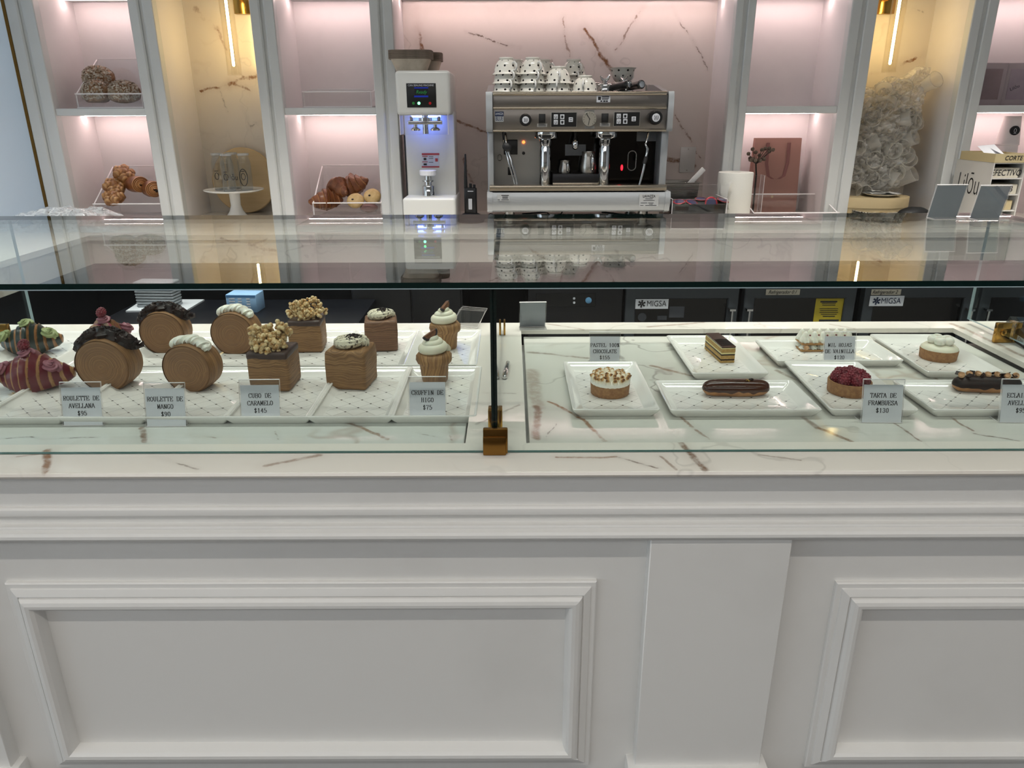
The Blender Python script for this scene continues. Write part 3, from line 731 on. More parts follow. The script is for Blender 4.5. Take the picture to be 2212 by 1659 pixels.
# ------------------------------------------------------------------ plates
def plate_material():
    t = NT('plate print'); o = t.obj()
    sp = t.n('ShaderNodeSeparateXYZ'); t.l(o, sp.inputs[0])
    a = 0.042
    u = t.math('DIVIDE', t.math('ADD', sp.outputs[0], sp.outputs[1]), a); v = t.math('DIVIDE', t.math('SUBTRACT', sp.outputs[0], sp.outputs[1]), a)
    du = t.math('ABSOLUTE', t.math('SUBTRACT', t.math('FRACT', u), 0.5)); dv = t.math('ABSOLUTE', t.math('SUBTRACT', t.math('FRACT', v), 0.5))
    line = t.math('MINIMUM', du, dv)
    lm = t.step(line, 0.009, 0.018, 1.0, 0.0)
    dot = t.step(t.math('MAXIMUM', du, dv), 0.055, 0.065, 1.0, 0.0)
    inx = t.math('LESS_THAN', t.math('ABSOLUTE', sp.outputs[0]), 0.058); iny = t.math('LESS_THAN', t.math('ABSOLUTE', sp.outputs[1]), 0.117)
    ins = t.math('MULTIPLY', inx, iny)
    c = t.mix(t.math('MULTIPLY', t.math('MULTIPLY', lm, ins), 0.55), lin('#e6e3de'), lin('#55565a'))
    c = t.mix(t.math('MULTIPLY', dot, ins), c, lin('#121317'))
    t.bsdf(c, 0.08, 0.0, Coat_Weight=0.3, Coat_Roughness=0.03)
    return t.m
PLM = plate_material()
def plate_mesh():
    b = B(); hx, hy = 0.083, 0.144
    loops = []
    def loop(ix, iy, z, r=0.006):
        x, y = hx - ix, hy - iy; pts = []
        for sx, sy, a0 in ((1, 1, 0), (-1, 1, 90), (-1, -1, 180), (1, -1, 270)):
            for k in range(4):
                a = R(a0 + 30 * k); pts.append((sx * (x - r) + r * math.cos(a), sy * (y - r) + r * math.sin(a), z))
        return pts
    prof = [(.013, 0.0), (.011, .0005), (.0015, .0130), (.0003, .0160), (0, .0180), (.0012, .0192), (.004, .0188), (.010, .0135), (.0225, .0042), (.0245, .0034), (.08, .0034)]
    n = 16
    for k, (i, z) in enumerate(prof):
        loops.append(loop(min(i, .08), min(i, .14), z, 0.006 if i < .03 else 0.001))
    v = [p for l in loops for p in l]
    f = [(i * n + k, i * n + (k + 1) % n, (i + 1) * n + (k + 1) % n, (i + 1) * n + k) for i in range(len(loops) - 1) for k in range(n)]
    f.append(tuple(reversed(range(n)))); f.append(tuple((len(loops) - 1) * n + k for k in range(n)))
    b.add(v, f)
    return b.mesh('serving_plate', PLM, 35)
PLME = plate_mesh()
def plate(x, y, label, rot=0.0):
    return single('serving_plate', PLME, None, label, 'plate', (x, y, ZS + 0.0002), R(rot), 'white lattice-print serving plates')
ZP = ZS + 0.0038               # eating surface of a plate

# ------------------------------------------------------------------ pastry materials
def nz_mat(name, c1, c2, scale, rough=0.5, bump=0.3, bscale=None, detail=4, dist=0.002, **kw):
    t = NT(name); o = t.obj(); n = t.noise(o, scale, detail, 0.6)
    c = t.mix(t.step(n, 0.3, 0.7), lin(c1), lin(c2))
    t.bsdf(c, rough, 0, t.noise(o, bscale or scale * 2, 3), bump, dist, **kw); MATS[name] = t.m
    return t.m
def stripe_mat(name, ca, cb, duty=0.5, rough=0.35, soft=0.04, fine=True):
    """two-colour laminated dough: the attribute s counts the wraps"""
    t = NT(name); s = t.attr('s'); o = t.obj()
    w = t.math('ADD', s, t.math('MULTIPLY', t.noise(o, 60, 3), 0.22))
    fr = t.math('ABSOLUTE', t.math('SUBTRACT', t.math('FRACT', w), 0.5))
    m = t.step(fr, 0.5 - duty / 2 - soft, 0.5 - duty / 2 + soft)
    c = t.mix(m, lin(ca), lin(cb))
    c = t.mix(t.math('MULTIPLY', t.noise(o, 180, 3), 0.25), c, lin('#2a120c'))
    t.bsdf(c, rough, 0, t.noise(o, 220, 3), 0.25, 0.001, Coat_Weight=0.25, Coat_Roughness=0.15); MATS[name] = t.m
    return t.m
def lam_mat(name, c1, c2, freq=260.0, axis=2, rough=0.6, wav=0.02):
    """baked lamination seen from the side: fine, uneven, wavy layers"""
    t = NT(name); o = t.obj()
    wv = t.vm('SCALE', t.vm('SUBTRACT', t.noise(o, 16, 2, 0.45, out=1), (0.5, 0.5, 0.5)), wav)
    w2 = t.vm('SCALE', t.vm('SUBTRACT', t.noise(o, 90, 2, 0.5, out=1), (0.5, 0.5, 0.5)), 0.0012)
    mp = t.n('ShaderNodeMapping'); t.l(t.vm('ADD', t.vm('ADD', o, wv), w2), mp.inputs[0])
    sc = [7.0, 7.0, 7.0]; sc[axis] = freq * 3.4; mp.inputs['Scale'].default_value = sc
    n = t.noise(mp.outputs[0], 1.0, 3, 0.65)
    c = t.ramp(n, [(0.30, '#68492c'), (0.45, c1), (0.60, c2), (0.78, '#ad8a5c')])
    c = t.mix(t.math('MULTIPLY', t.step(t.noise(o, 26, 4), 0.42, 0.75), 0.30), c, lin('#5d3d22'))
    t.bsdf(c, rough, 0, n, 0.55, 0.0012); MATS[name] = t.m
    return t.m
def ring_mat(name, c1, c2):
    t = NT(name); s = t.attr('s'); o = t.obj()
    cb = t.n('ShaderNodeCombineXYZ'); t.l(t.math('MULTIPLY', t.math('ADD', s, t.math('MULTIPLY', t.noise(o, 30, 2), 0.05)), 85.0), cb.inputs[0])
    n = t.noise(t.vm('ADD', cb.outputs[0], t.vm('SCALE', o, 14.0)), 1.0, 3, 0.6)
    c = t.ramp(n, [(0.30, '#674a30'), (0.45, c1), (0.60, c2), (0.78, '#a98558')])
    c = t.mix(t.math('MULTIPLY', t.step(t.noise(o, 24, 4), 0.42, 0.75), 0.28), c, lin('#5d3d22'))
    t.bsdf(c, 0.6, 0, n, 0.5, 0.0012); MATS[name] = t.m
    return t.m
REDST = stripe_mat('red striped dough', '#64101f', '#ab7f50', 0.36)
PINKST = stripe_mat('pink glazed dough', '#7d2d3e', '#a0764f', 0.40)
GRNST = stripe_mat('green striped dough', '#06231f', '#96683c', 0.40)
ROUL = ring_mat('roulette dough', '#7a5636', '#946d45')
ROULS = lam_mat('roulette side', '#75522f', '#946d42', 150, 1, wav=0.012)
CUBE = lam_mat('cube dough', '#75532f', '#967046', 170, 2, wav=0.045)
CUBED = lam_mat('cocoa cube dough', '#63432f', '#7d573c', 170, 2, wav=0.025)
CRUF = lam_mat('cruffin dough', '#87603a', '#a67d4e', 120, 0, wav=0.04)
CHOCO = nz_mat('dark chocolate', '#150b08', '#28150f', 60, 0.4, 0.3, Specular_IOR_Level=0.3)
GLAZE = nz_mat('chocolate glaze', '#35190e', '#43220f', 20, 0.10, 0.05)
GANACHE = nz_mat('matte ganache', '#33221b', '#45302a', 40, 0.5, 0.2)
CREAM = mat('ivory cream', '#e3dcc6', 0.4, var=0.04, bscale=40, Subsurface_Weight=0.1)
WCREAM = mat('white cream', '#ebe7da', 0.4, var=0.03, bscale=40, Subsurface_Weight=0.1)
PINKC = nz_mat('raspberry cream', '#7c4450', '#935a65', 50, 0.5, 0.15)
GREENC = nz_mat('pistachio cream', '#7f8b58', '#98a26e', 50, 0.5, 0.15)
RASP = nz_mat('raspberry', '#5c0a1c', '#7d1a2a', 90, 0.4, 0.3)
SHELL = nz_mat('tart shell', '#855c3a', '#9d7349', 130, 0.7, 0.35)
POPC = nz_mat('caramel popcorn', '#a5712c', '#e3cf9f', 120, 0.22, 0.4)
FIG = nz_mat('fig flesh', '#5a3624', '#8d5d3e', 150, 0.4, 0.4)
FIGS = mat('fig skin', '#1b1420', 0.4)
NUT = nz_mat('hazelnut', '#a9794f', '#d2ad85', 90, 0.5, 0.3)
GOLD = mat('gold leaf', '#d9b45a', 0.2, 1.0)
CUSTARD = nz_mat('sponge', '#a17d42', '#b8965a', 200, 0.8, 0.4)
def brown_mat(name, c1, c2, hi):
    t = NT(name); o = t.obj(); s = t.attr('s')
    c = t.mix(t.step(t.noise(o, 40, 4), 0.35, 0.7), lin(c1), lin(c2))
    c = t.mix(t.step(s, 0.35, 0.9), c, lin(hi))
    t.bsdf(c, 0.38, 0, t.noise(o, 160, 3), 0.3, 0.0015, Coat_Weight=0.2, Coat_Roughness=0.2); MATS[name] = t.m
    return t.m
BAKED = brown_mat('baked croissant', '#6b3b20', '#86502c', '#b07c4b')
BAKEDL = brown_mat('light baked dough', '#8a5a30', '#a3713f', '#c29560')
def merin_mat():
    t = NT('torched meringue'); s = t.attr('s'); o = t.obj()
    q = t.math('ADD', s, t.math('MULTIPLY', t.math('SUBTRACT', t.noise(o, 90, 3), 0.5), 0.7))
    c = t.ramp(q, [(0.0, '#eee9dd'), (0.45, '#e6dac0'), (0.66, '#b98743'), (0.9, '#5d3413')])
    t.bsdf(c, 0.45); return t.m
MERIN = merin_mat()

# ------------------------------------------------------------------ pastry shapes
def croissant_b(L, Rm, Re, n, bend=0.25, skew=0.55, step=0.10, nu=64, nv=28, flat=0.75, peak=2.0, tall=1.0):
    b = B(); v = []; A = []
    for i in range(nu + 1):
        t = -1 + 2 * i / nu
        env = max(0.0, 1 - abs(t) ** peak)
        x0 = t * L / 2; y0 = bend * L * t * t * 0.5
        for k in range(nv):
            a = 2 * math.pi * k / nv
            s = (t * 0.5 + 0.5) * n + skew * math.sin(a + 0.6) * 0.5
            saw = (s % 1.0)
            st = 1 + step * (0.5 - saw) * (0.4 + 0.6 * env)
            r = (Re + (Rm - Re) * env ** 1.0) * st
            if i in (0, nu): r *= 0.55
            x = x0 + 0.10 * r * math.sin(a); y = y0 + r * 0.92 * math.cos(a); z = r * tall * math.sin(a)
            z = max(z, -Rm * flat * (0.5 + 0.5 * env))
            v.append((x, y, z)); A.append(s)
    f = [(i * nv + k, i * nv + (k + 1) % nv, (i + 1) * nv + (k + 1) % nv, (i + 1) * nv + k) for i in range(nu) for k in range(nv)]
    f += [tuple(reversed(range(nv))), tuple(nu * nv + k for k in range(nv))]
    zm = min(p[2] for p in v)
    b.add([(p[0], p[1], p[2] - zm) for p in v], f, None, A)
    return b
def swirl_b(Rr, h, turns, tr, seg=14, star=6, amp=0.16, n=90, z0=0.0, twist=5.0):
    """piped rosette: a ridged rope coiling inwards and up"""
    P = []; rad = []
    for i in range(n + 1):
        t = i / n; a = 2 * math.pi * turns * t
        r = Rr * (1 - t) ** 0.85
        P.append((r * math.cos(a), r * math.sin(a), z0 + tr * 0.8 + h * t)); rad.append(tr * (1 - 0.55 * t) * (0.35 if i in (0, n) else 1))
    return B().tube(P, rad, seg, True, None, lambda a, t: 1 + amp * math.cos(star * a + twist * t * 6))
def rope_b(P, tr, star=6, amp=0.18, twist=9.0, seg=18):
    n = len(P)
    rad = [tr * (0.3 if i in (0, n - 1) else (0.75 if i in (1, n - 2) else 1)) * (1 + 0.12 * math.sin(i * 0.33)) for i in range(n)]
    return B().tube(P, rad, seg, True, None, lambda a, t: 1 + amp * math.cos(star * a + twist * t * 2))
def kiss_b(Rr, h, lobes=7, twist=0.5, n=12, seg=28, attr=False):
    prof = []
    for i in range(n + 1):
        t = i / n; prof.append((max(0.0004, Rr * (1.0 if t < .12 else 1) * math.sqrt(max(0, 1 - t ** 1.3)) * (0.85 + 0.15 * math.sin(math.pi * min(1, t * 2.2)))), h * t))
    return B().lathe(prof, seg, None, True, True, lambda a, t: 1 + 0.20 * (1 - 0.4 * t) * math.cos(lobes * (a + twist * t * 2)), (lambda a, t, r, z: t * 0.9) if attr else None)
def rasp_mesh():
    b = B(); rx, rz = 0.0088, 0.0108; k = 0
    for j in range(7):
        th = math.pi * (0.10 + 0.80 * j / 6); n = max(4, int(round(11 * math.sin(th))))
        for i in range(n):
            a = 2 * math.pi * (i + 0.5 * (j % 2)) / n
            b.ball(.0021, .0021, .0021, T((.90 * rx * math.sin(th) * math.cos(a), .90 * rx * math.sin(th) * math.sin(a), .93 * rz * math.cos(th))), 8, 6)
    b.ball(rx, rx, rz, None, 12, 8)
    return b.mesh('raspberry', RASP, 60)
RASPM = rasp_mesh()
def popcorn_mesh(sd):
    rnd = random.Random(sd); b = B()
    for k in range(5):
        a = rnd.uniform(0, 6.28); e = rnd.uniform(-1, 1); r = 0.0038
        b.ball(r, r, r, T((.0042 * math.cos(a), .0042 * math.sin(a), .0036 * e)) @ Matrix.Scale(rnd.uniform(.75, 1.25), 4), 8, 6, lambda p: 1 + 0.25 * noise.noise(p * 2.4 + Vector((sd, k, 0))))
    return b.mesh('popcorn', POPC, 60)
POPM = [popcorn_mesh(i * 3.1) for i in range(5)]
def beads(pts, r): 
    b = B()
    for p in pts: b.ball(r, r, r, T(p), 7, 5)
    return b

G_LAM = 'laminated pastries in the display case'
def striped_croissant(x, y, rot, m, cream, label, berry=True, L=0.158, Rm=0.047, sc=1.0, lift=0, peak=1.25):
    r = thing('striped_croissant', label, 'croissant', (x, y, ZP + lift), R(rot), G_LAM)
    r.scale = (sc, sc, sc)
    part('dough', croissant_b(L, Rm, 0.008, 9, 0.18, 0.5, 0.20, 120, 32, flat=0.62, peak=peak, tall=1.12), m, r, 60)
    top = Rm * 1.12 + Rm * 0.62
    for (px, pz, s) in ((0.0, top - 0.004, 0.9), (-0.047, top * 0.60, 1.0), (0.044, top * 0.62, 1.0)):
        part('cream_rosette', swirl_b(.0115 * s, .010, 2.0, .0085 * s, 30, 5, 0.26, 90, -0.003, 4), cream, r, 60, M=T((px, -0.006 - abs(px) * .15, pz - 0.003)) @ Ry(-35 * (px < -.01) + 32 * (px > .01)) @ Rx(14))
    if berry: part('raspberry', RASPM, None, r, M=T((-0.002, -0.004, top + 0.016)) @ Ry(25) @ Matrix.Scale(1.15, 4))
    return r
def roulette(x, y, rot, label, dark, sc=1.0):
    r = thing('roulette_pastry', label, 'pastry roll', (x, y, ZP), R(rot), G_LAM); r.scale = (sc, sc, sc)
    Rr, th = 0.057, 0.058; cz = Rr * 0.90
    b = B(); n = 56; rings = 16
    def pt(rr, a, yy):
        z = max(-cz, rr * math.sin(a)); return (rr * math.cos(a) * 1.02, yy, z + cz)
    for side, y0 in ((-1, -th / 2), (1, th / 2)):
        v = []; A = []
        for j in range(rings + 1):
            q = j / rings
            for k in range(n):
                a = 2 * math.pi * k / n
                rr = Rr * q * 0.985 * (1 + 0.012 * noise.noise(Vector((math.cos(a) * 2, math.sin(a) * 2, q * 3))))
                bulge = 0.004 * (1 - q * q) - (0.0035 if j == rings else 0)
                v.append(pt(rr, a, y0 + side * bulge)); A.append(q + a / 6.283 / 12)
        f = [(j * n + k, j * n + (k + 1) % n, (j + 1) * n + (k + 1) % n, (j + 1) * n + k) for j in range(rings) for k in range(n)]
        b.add(v, f, None, A)
    part('coiled_face', b, ROUL, r, 60)
    b = B(); m = 10; v = []
    for j in range(m + 1):
        yy = -th / 2 + th * j / m
        for k in range(n):
            a = 2 * math.pi * k / n
            rr = Rr * (0.985 + 0.025 * math.sin(math.pi * j / m) + 0.010 * noise.noise(Vector((math.cos(a) * 3, math.sin(a) * 3, j * .5))))
            v.append(pt(rr, a, yy))
    f = [(j * n + k, j * n + (k + 1) % n, (j + 1) * n + (k + 1) % n, (j + 1) * n + k) for j in range(m) for k in range(n)]
    b.add(v, f); part('rolled_side', b, ROULS, r, 60)
    if dark:
        P = []
        for i in range(150):
            a = R(162 - 128 * i / 149); w = 0.007 * math.sin(i * 0.28) + 0.003 * math.sin(i * 0.83)
            P.append(((Rr + .004) * math.cos(a), w + 0.004, cz + (Rr + .004) * math.sin(a)))
        part('chocolate_cream', rope_b(P, 0.0135, 5, 0.22, 16), CHOCO, r, 60)
        rnd = random.Random(int(x * 1000)); pts = []
        for k in range(90):
            a = R(rnd.uniform(60, 158)); w = rnd.gauss(0, 0.007); rr = Rr + 0.0205 - abs(w) * 0.45
            pts.append((rr * math.cos(a), w + 0.004, cz + rr * math.sin(a)))
        part('chocolate_pearls', beads(pts, 0.0026), CHOCO, r, 60, stuff=True)
        b = B()
        for k in range(3):
            a = R(38 - 7 * k); q = Vector(((Rr + .010) * math.cos(a), .004 * k - .004, cz + (Rr + .010) * math.sin(a)))
            b.add([tuple(q), tuple(q + Vector((.016, .004, .010 + .004 * k))), tuple(q + Vector((.020, -.004, .016 - .004 * k))), tuple(q + Vector((.006, -.008, .012)))], [(0, 1, 2, 3)])
            b.add([tuple(q + Vector((0, .002, 0))), tuple(q + Vector((.016, .006, .010 + .004 * k))), tuple(q + Vector((.020, -.002, .016 - .004 * k))), tuple(q + Vector((.006, -.006, .012)))], [(3, 2, 1, 0)])
        part('chocolate_shard', b, CHOCO, r)
    else:
        P = []
        for i in range(170):
            a = R(132 - 88 * i / 169); ph = i * 0.26
            P.append(((Rr + .005) * math.cos(a) + .002 * math.sin(ph * 1.0), 0.0075 * math.sin(ph), cz + (Rr + .006 + .003 * math.cos(ph)) * math.sin(a)))
        part('white_cream', rope_b(P, 0.0080, 6, 0.14, 5), WCREAM, r, 60)
    return r
def cube_cake(x, y, rot, label, kind, sc=1.0, dm=None):
    r = thing('pastry_cube', label, 'pastry cube', (x, y, ZP), R(rot), G_LAM); r.scale = (sc, sc, sc)
    hw = 0.041; hh = 0.081
    b = B(); n = 14
    v, f = rb(hw * 2, hw * 2, hh, 0.006, 3)
    bm = bmesh.new()
    for p in v: bm.verts.new(p)
    bm.verts.ensure_lookup_table()
    for q in f: bm.faces.new([bm.verts[i] for i in q])
    bmesh.ops.subdivide_edges(bm, edges=[e for e in bm.edges if e.calc_length() > 0.02], cuts=8, use_grid_fill=True)
    bm.verts.index_update()
    vv = []
    for q in bm.verts:
        p = q.co.copy(); p += Vector((noise.noise(p * 28 + Vector((x * 50, 0, 0))), noise.noise(p * 28 + Vector((0, 9, x * 50))), 0)) * 0.0022
        k = 1 + 0.03 * math.cos(p.z / hh * math.pi); p.x *= k; p.y *= k
        vv.append((p.x, p.y, p.z + hh / 2))
    b.add(vv, [tuple(w.index for w in fc.verts) for fc in bm.faces]); bm.free()
    part('dough_cube', b, dm or CUBE, r, 50)
    rnd = random.Random(int(abs(x) * 999) + 3)
    if kind == 'caramel':
        part('chocolate_cap', B().rbox(-hw * 1.03, hw * 1.03, -hw * 1.03, hw * 1.03, hh - 0.012, hh + 0.004, 0.005, 3), GANACHE, r)
        lumps = [(-0.026, -0.016, 0.022), (-0.004, -0.024, 0.013), (0.006, -0.004, 0.022), (0.024, 0.010, 0.024), (-0.012, 0.012, 0.020), (0.022, -0.012, 0.012)]
        for k in range(78):
            cx, cy, cz = lumps[k % 6]
            P = (cx + rnd.gauss(0, .0085), cy + rnd.gauss(0, .0085), hh + 0.007 + max(0, cz * rnd.uniform(0, 1.9)))
            part('popcorn', POPM[k % 5], None, r, M=T(P) @ Rz(rnd.uniform(0, 360)) @ Rx(rnd.uniform(0, 360)) @ Matrix.Scale(rnd.uniform(1.1, 1.55), 4))
    else:
        bb = B().box(-hw * .9, hw * .9, -hw * .9, hw * .9, hh - 0.002, hh - 0.0005)
        t = MATS.get('cocoa streaked cream')
        if not t:
            q = NT('cocoa streaked cream'); o = q.obj(); mp = q.n('ShaderNodeMapping'); q.l(o, mp.inputs[0]); mp.inputs['Rotation'].default_value = (0, 0, 0.6); mp.inputs['Scale'].default_value = (60, 420, 90)
            q.bsdf(q.mix(q.step(q.noise(mp.outputs[0], 1.0, 3), 0.50, 0.66), lin('#ded6bd'), lin('#2a1710')), 0.5); t = q.m; MATS['cocoa streaked cream'] = t
        part('cream_swirl', swirl_b(.028, .010, 2.4, .0118, 20, 9, 0.10, 110, hh - 0.003, 2), t, r, 60)
        pts = []
        for k in range(80):
            a = rnd.uniform(0, 6.28); q = 0.019 * math.sqrt(rnd.random())
            pts.append((q * math.cos(a) + .004, q * math.sin(a) + .004, hh + 0.0235 - q * .40 + rnd.uniform(-.001, .002)))
        part('chocolate_pearls', beads(pts, 0.0025), CHOCO, r, 60, stuff=True)
    return r
def cruffin(x, y, rot, label, figr=0.0, sc=1.0):
    r = thing('cruffin', label, 'cruffin', (x, y, ZP), R(rot), G_LAM); r.scale = (sc, sc, sc)
    pr = [(.026, 0), (.0275, .003), (.029, .02), (.0305, .036), (.0315, .040), (.036, .043), (.0385, .050), (.0375, .058), (.033, .064), (.020, .067)]
    part('dough_cup', B().lathe(pr, 48, None, True, True, lambda a, t: 1 + 0.02 * math.sin(9 * a + 16 * t) + 0.035 * noise.noise(Vector((math.cos(a) * 1.7, math.sin(a) * 1.7, t * 3)))), CRUF, r, 60)
    part('cream_swirl', swirl_b(.0255, .034, 3.4, .0122, 16, 6, 0.0, 150, .058, 2), CREAM, r, 60)
    # fig wedge
    b = B(); n = 10; P = []
    for k in range(n + 1):
        a = R(8 + 164 * k / n); P.append((0.017 * math.cos(a) * (1 + .15 * math.sin(a * 1.0)), 0.0165 * math.sin(a)))
    Mx = T((-.002 + figr, -.004, .1005)) @ Ry(-28) @ Rz(18) @ Matrix.Scale(.82, 4)
    fw = part('fig_wedge', B().prism([(px, -pz + .014) for px, pz in P][::-1], -.005, .005), FIG, r, M=Mx)
    part('fig_skin', B().tube([(px * 1.03, 0, (-pz + .014) - .0006) for px, pz in P], .0054, 8), FIGS, fw)
    return r

# ------------------------------------------------------------------ left well: two rows of plates with pastries
FR = [(-84, 'striped green croissant at the frame edge'), (85, 'f'), (250, 'f'), (425, 'f'), (598, 'f'), (763, 'f'), (938, 'f')]
def yrow(py): return PZ(700, py, ZP).y
YR0, YR1 = 1.395, 1.705
def xat(px, py): return PZ(px, py, ZP).x
fx = [xat(p, 850) for p in (-84, 78, 246, 420, 594, 768, 940)]
bx = [xat(p, 775) for p in (70, 222, 372, 520, 672, 822, 962)]
lp = ['striped green croissant at the edge of the picture', 'front red striped croissant with a raspberry', 'front hazelnut roulette', 'front mango roulette', 'front popcorn-topped caramel cube', 'front cube topped with cream and chocolate pearls', 'front fig cruffin']
lb = ['back green striped croissant', 'back raspberry croissant with pink glaze', 'back hazelnut roulette', 'back mango roulette', 'back popcorn-topped caramel cube', 'back cube with a cream top', 'back fig cruffin']
for i in range(7):
    plate(PZ((845 + 1020) / 2 - 174 * (6 - i), 884, ZS + .018).x + 0.004, YR0 + 0.02, 'white lattice-print plate under the ' + lp[i])
    plate(PZ(953 - 153 * (6 - i), 780, ZS + .018).x, YR1 + 0.005, 'white lattice-print plate under the ' + lb[i])
def at(px, py): q = PZ(px, py, ZP); return q.x, q.y
striped_croissant(*at(-92, 846), 8, GRNST, GREENC, 'dark green striped croissant cut off by the picture edge beside the red one', False)
striped_croissant(*at(78, 840), 6, REDST, PINKC, 'deep red striped croissant with pink rosettes and a raspberry, front row')
striped_croissant(*at(72, 762), 14, GRNST, GREENC, 'dark green striped croissant with pistachio rosettes, back row', False, 0.135, 0.044)
striped_croissant(*at(236, 764), 58, PINKST, PINKC, 'pink glazed raspberry croissant half hidden behind the hazelnut roulette', True, 0.130, 0.050)
roulette(*at(246, 832), -2, 'round hazelnut roulette with dark chocolate topping, front row behind the $95 card', True, 1.0)
roulette(*at(366, 755), 2, 'round hazelnut roulette with dark chocolate topping, back row', True, 0.93)
roulette(*at(424, 836), -8, 'round mango roulette with white piped cream, front row', False, 0.92)
roulette(*at(517, 757), -4, 'round mango roulette with white piped cream, back row', False, 0.93)
cube_cake(*at(598, 832), -2, 'caramel popcorn cube with chocolate cap, front row behind its price card', 'caramel', 1.0)
cube_cake(*at(668, 752), 4, 'caramel popcorn cube with chocolate cap, back row', 'caramel', 0.93)
cube_cake(*at(763, 828), -8, 'pastry cube topped with streaked cream and chocolate pearls, front row', 'cream', 1.03)
cube_cake(*at(826, 750), 9, 'reddish brown pastry cube with streaked cream top, back row', 'cream', 0.93, CUBED)
cruffin(*at(940, 822), 10, 'fig cruffin with white cream swirl, front row', -0.002)
cruffin(*at(963, 750), 40, 'fig cruffin with white cream swirl, back row', 0.004)

# ------------------------------------------------------------------ right well
G_T = 'tarts and eclairs in the display case'
def pq(x0, x1, y0, y1):
    a = PZ(x0, y0, ZS + .018); c = PZ(x1, y1, ZS + .018); return (a.y + c.y) / 2
def rplate(fl, fr_, fy, by, label, rot=0, d=0.144):
    a = PZ(fl, fy, ZS + .018); c = PZ(fr_, fy, ZS + .018)
    return plate((a.x + c.x) / 2, a.y + d, label, rot)
rplate(1250, 1414, 886, 789, 'white lattice-print plate under the torched meringue tart')
rplate(1498, 1660, 807, 735, 'white lattice-print plate under the layered opera cake slice')
rplate(1475, 1752, 887, 817, 'white lattice-print plate under the glossy chocolate eclair', 90, 0.083)
rplate(1712, 1922, 780, 733, 'white lattice-print plate under the cream mille-feuille', 90, 0.083)
rplate(1815, 1978, 886, 789, 'white lattice-print plate under the raspberry tart', -2)
rplate(2015, 2165, 804, 726, 'white lattice-print plate under the white cream tart', -1)
rplate(2045, 2322, 886, 818, 'white lattice-print plate under the hazelnut eclair', 90, 0.083)
def tart_shell(r, Rt=0.0405, h=0.024):
    part('tart_shell', B().lathe([(Rt * .95, 0), (Rt * .965, .001), (Rt, h - .001), (Rt * .985, h), (Rt * .93, h), (Rt * .91, h - .006), (.001, h - .006)], 56, None, True, True, lambda a, t: 1 + 0.008 * math.sin(31 * a)), SHELL, r, 50)
# meringue tart
q = at(1317, 848); r = thing('meringue_tart', 'small tart topped with torched white meringue', 'tart', (q[0], q[1], ZP), 0, G_T)
tart_shell(r)
rnd = random.Random(4)
b = B()
b.lathe([(.040, .020), (.0405, .028), (.036, .034), (.001, .036)], 40, None, True, True)
part('meringue_base', b, MERIN, r, 60)
for ring, (n, rr) in enumerate(((22, .0345), (16, .0255), (10, .016), (5, .007))):
    for k in range(n):
        a = 2 * math.pi * (k + .5 * ring) / n + rnd.uniform(-.1, .1)
        kb = B(); hh = rnd.uniform(.008, .012)
        P = [(0, 0, 0), (.001, 0, hh * .4), (.0035, .0005, hh * .75), (.0065, .001, hh * .98), (.0085, .001, hh)]
        kb.tube(P, [.0066, .0062, .0048, .0026, .0006], 8, True, None, None, False, lambda t, aa: t * 1.0)
        part('meringue_curl', kb, MERIN, r, 60, M=T((rr * math.cos(a), rr * math.sin(a), .030 + .003 * (ring > 0))) @ Rz(math.degrees(a) + rnd.uniform(-70, 70)))
# opera cake
q = at(1553, 768); r = thing('opera_cake', 'rectangular opera cake slice with dark chocolate top', 'cake', (q[0], q[1], ZP), R(5), G_T)
z = 0.0
YCR = mat('coffee cream', '#d9c98f', 0.5)
for nm, h, m in (('sponge_layer', .006, CUSTARD), ('chocolate_layer', .003, CHOCO), ('sponge_layer', .009, CUSTARD), ('chocolate_layer', .003, CHOCO), ('cream_layer', .004, YCR), ('sponge_layer', .008, CUSTARD), ('cream_layer', .003, YCR), ('chocolate_top', .004, GLAZE)):
    part(nm, B().rbox(-.0165, .0165, -.056, .056, z, z + h, .0008, 1), m, r); z += h
b = B()
for k in range(9): b.tube([(-.015, -.050 + k * .006, z), (0, -.047 + k * .006, z + .0005), (.015, -.050 + k * .006, z)], .0011, 6)
part('chocolate_ribs', b, CHOCO, r, 60)
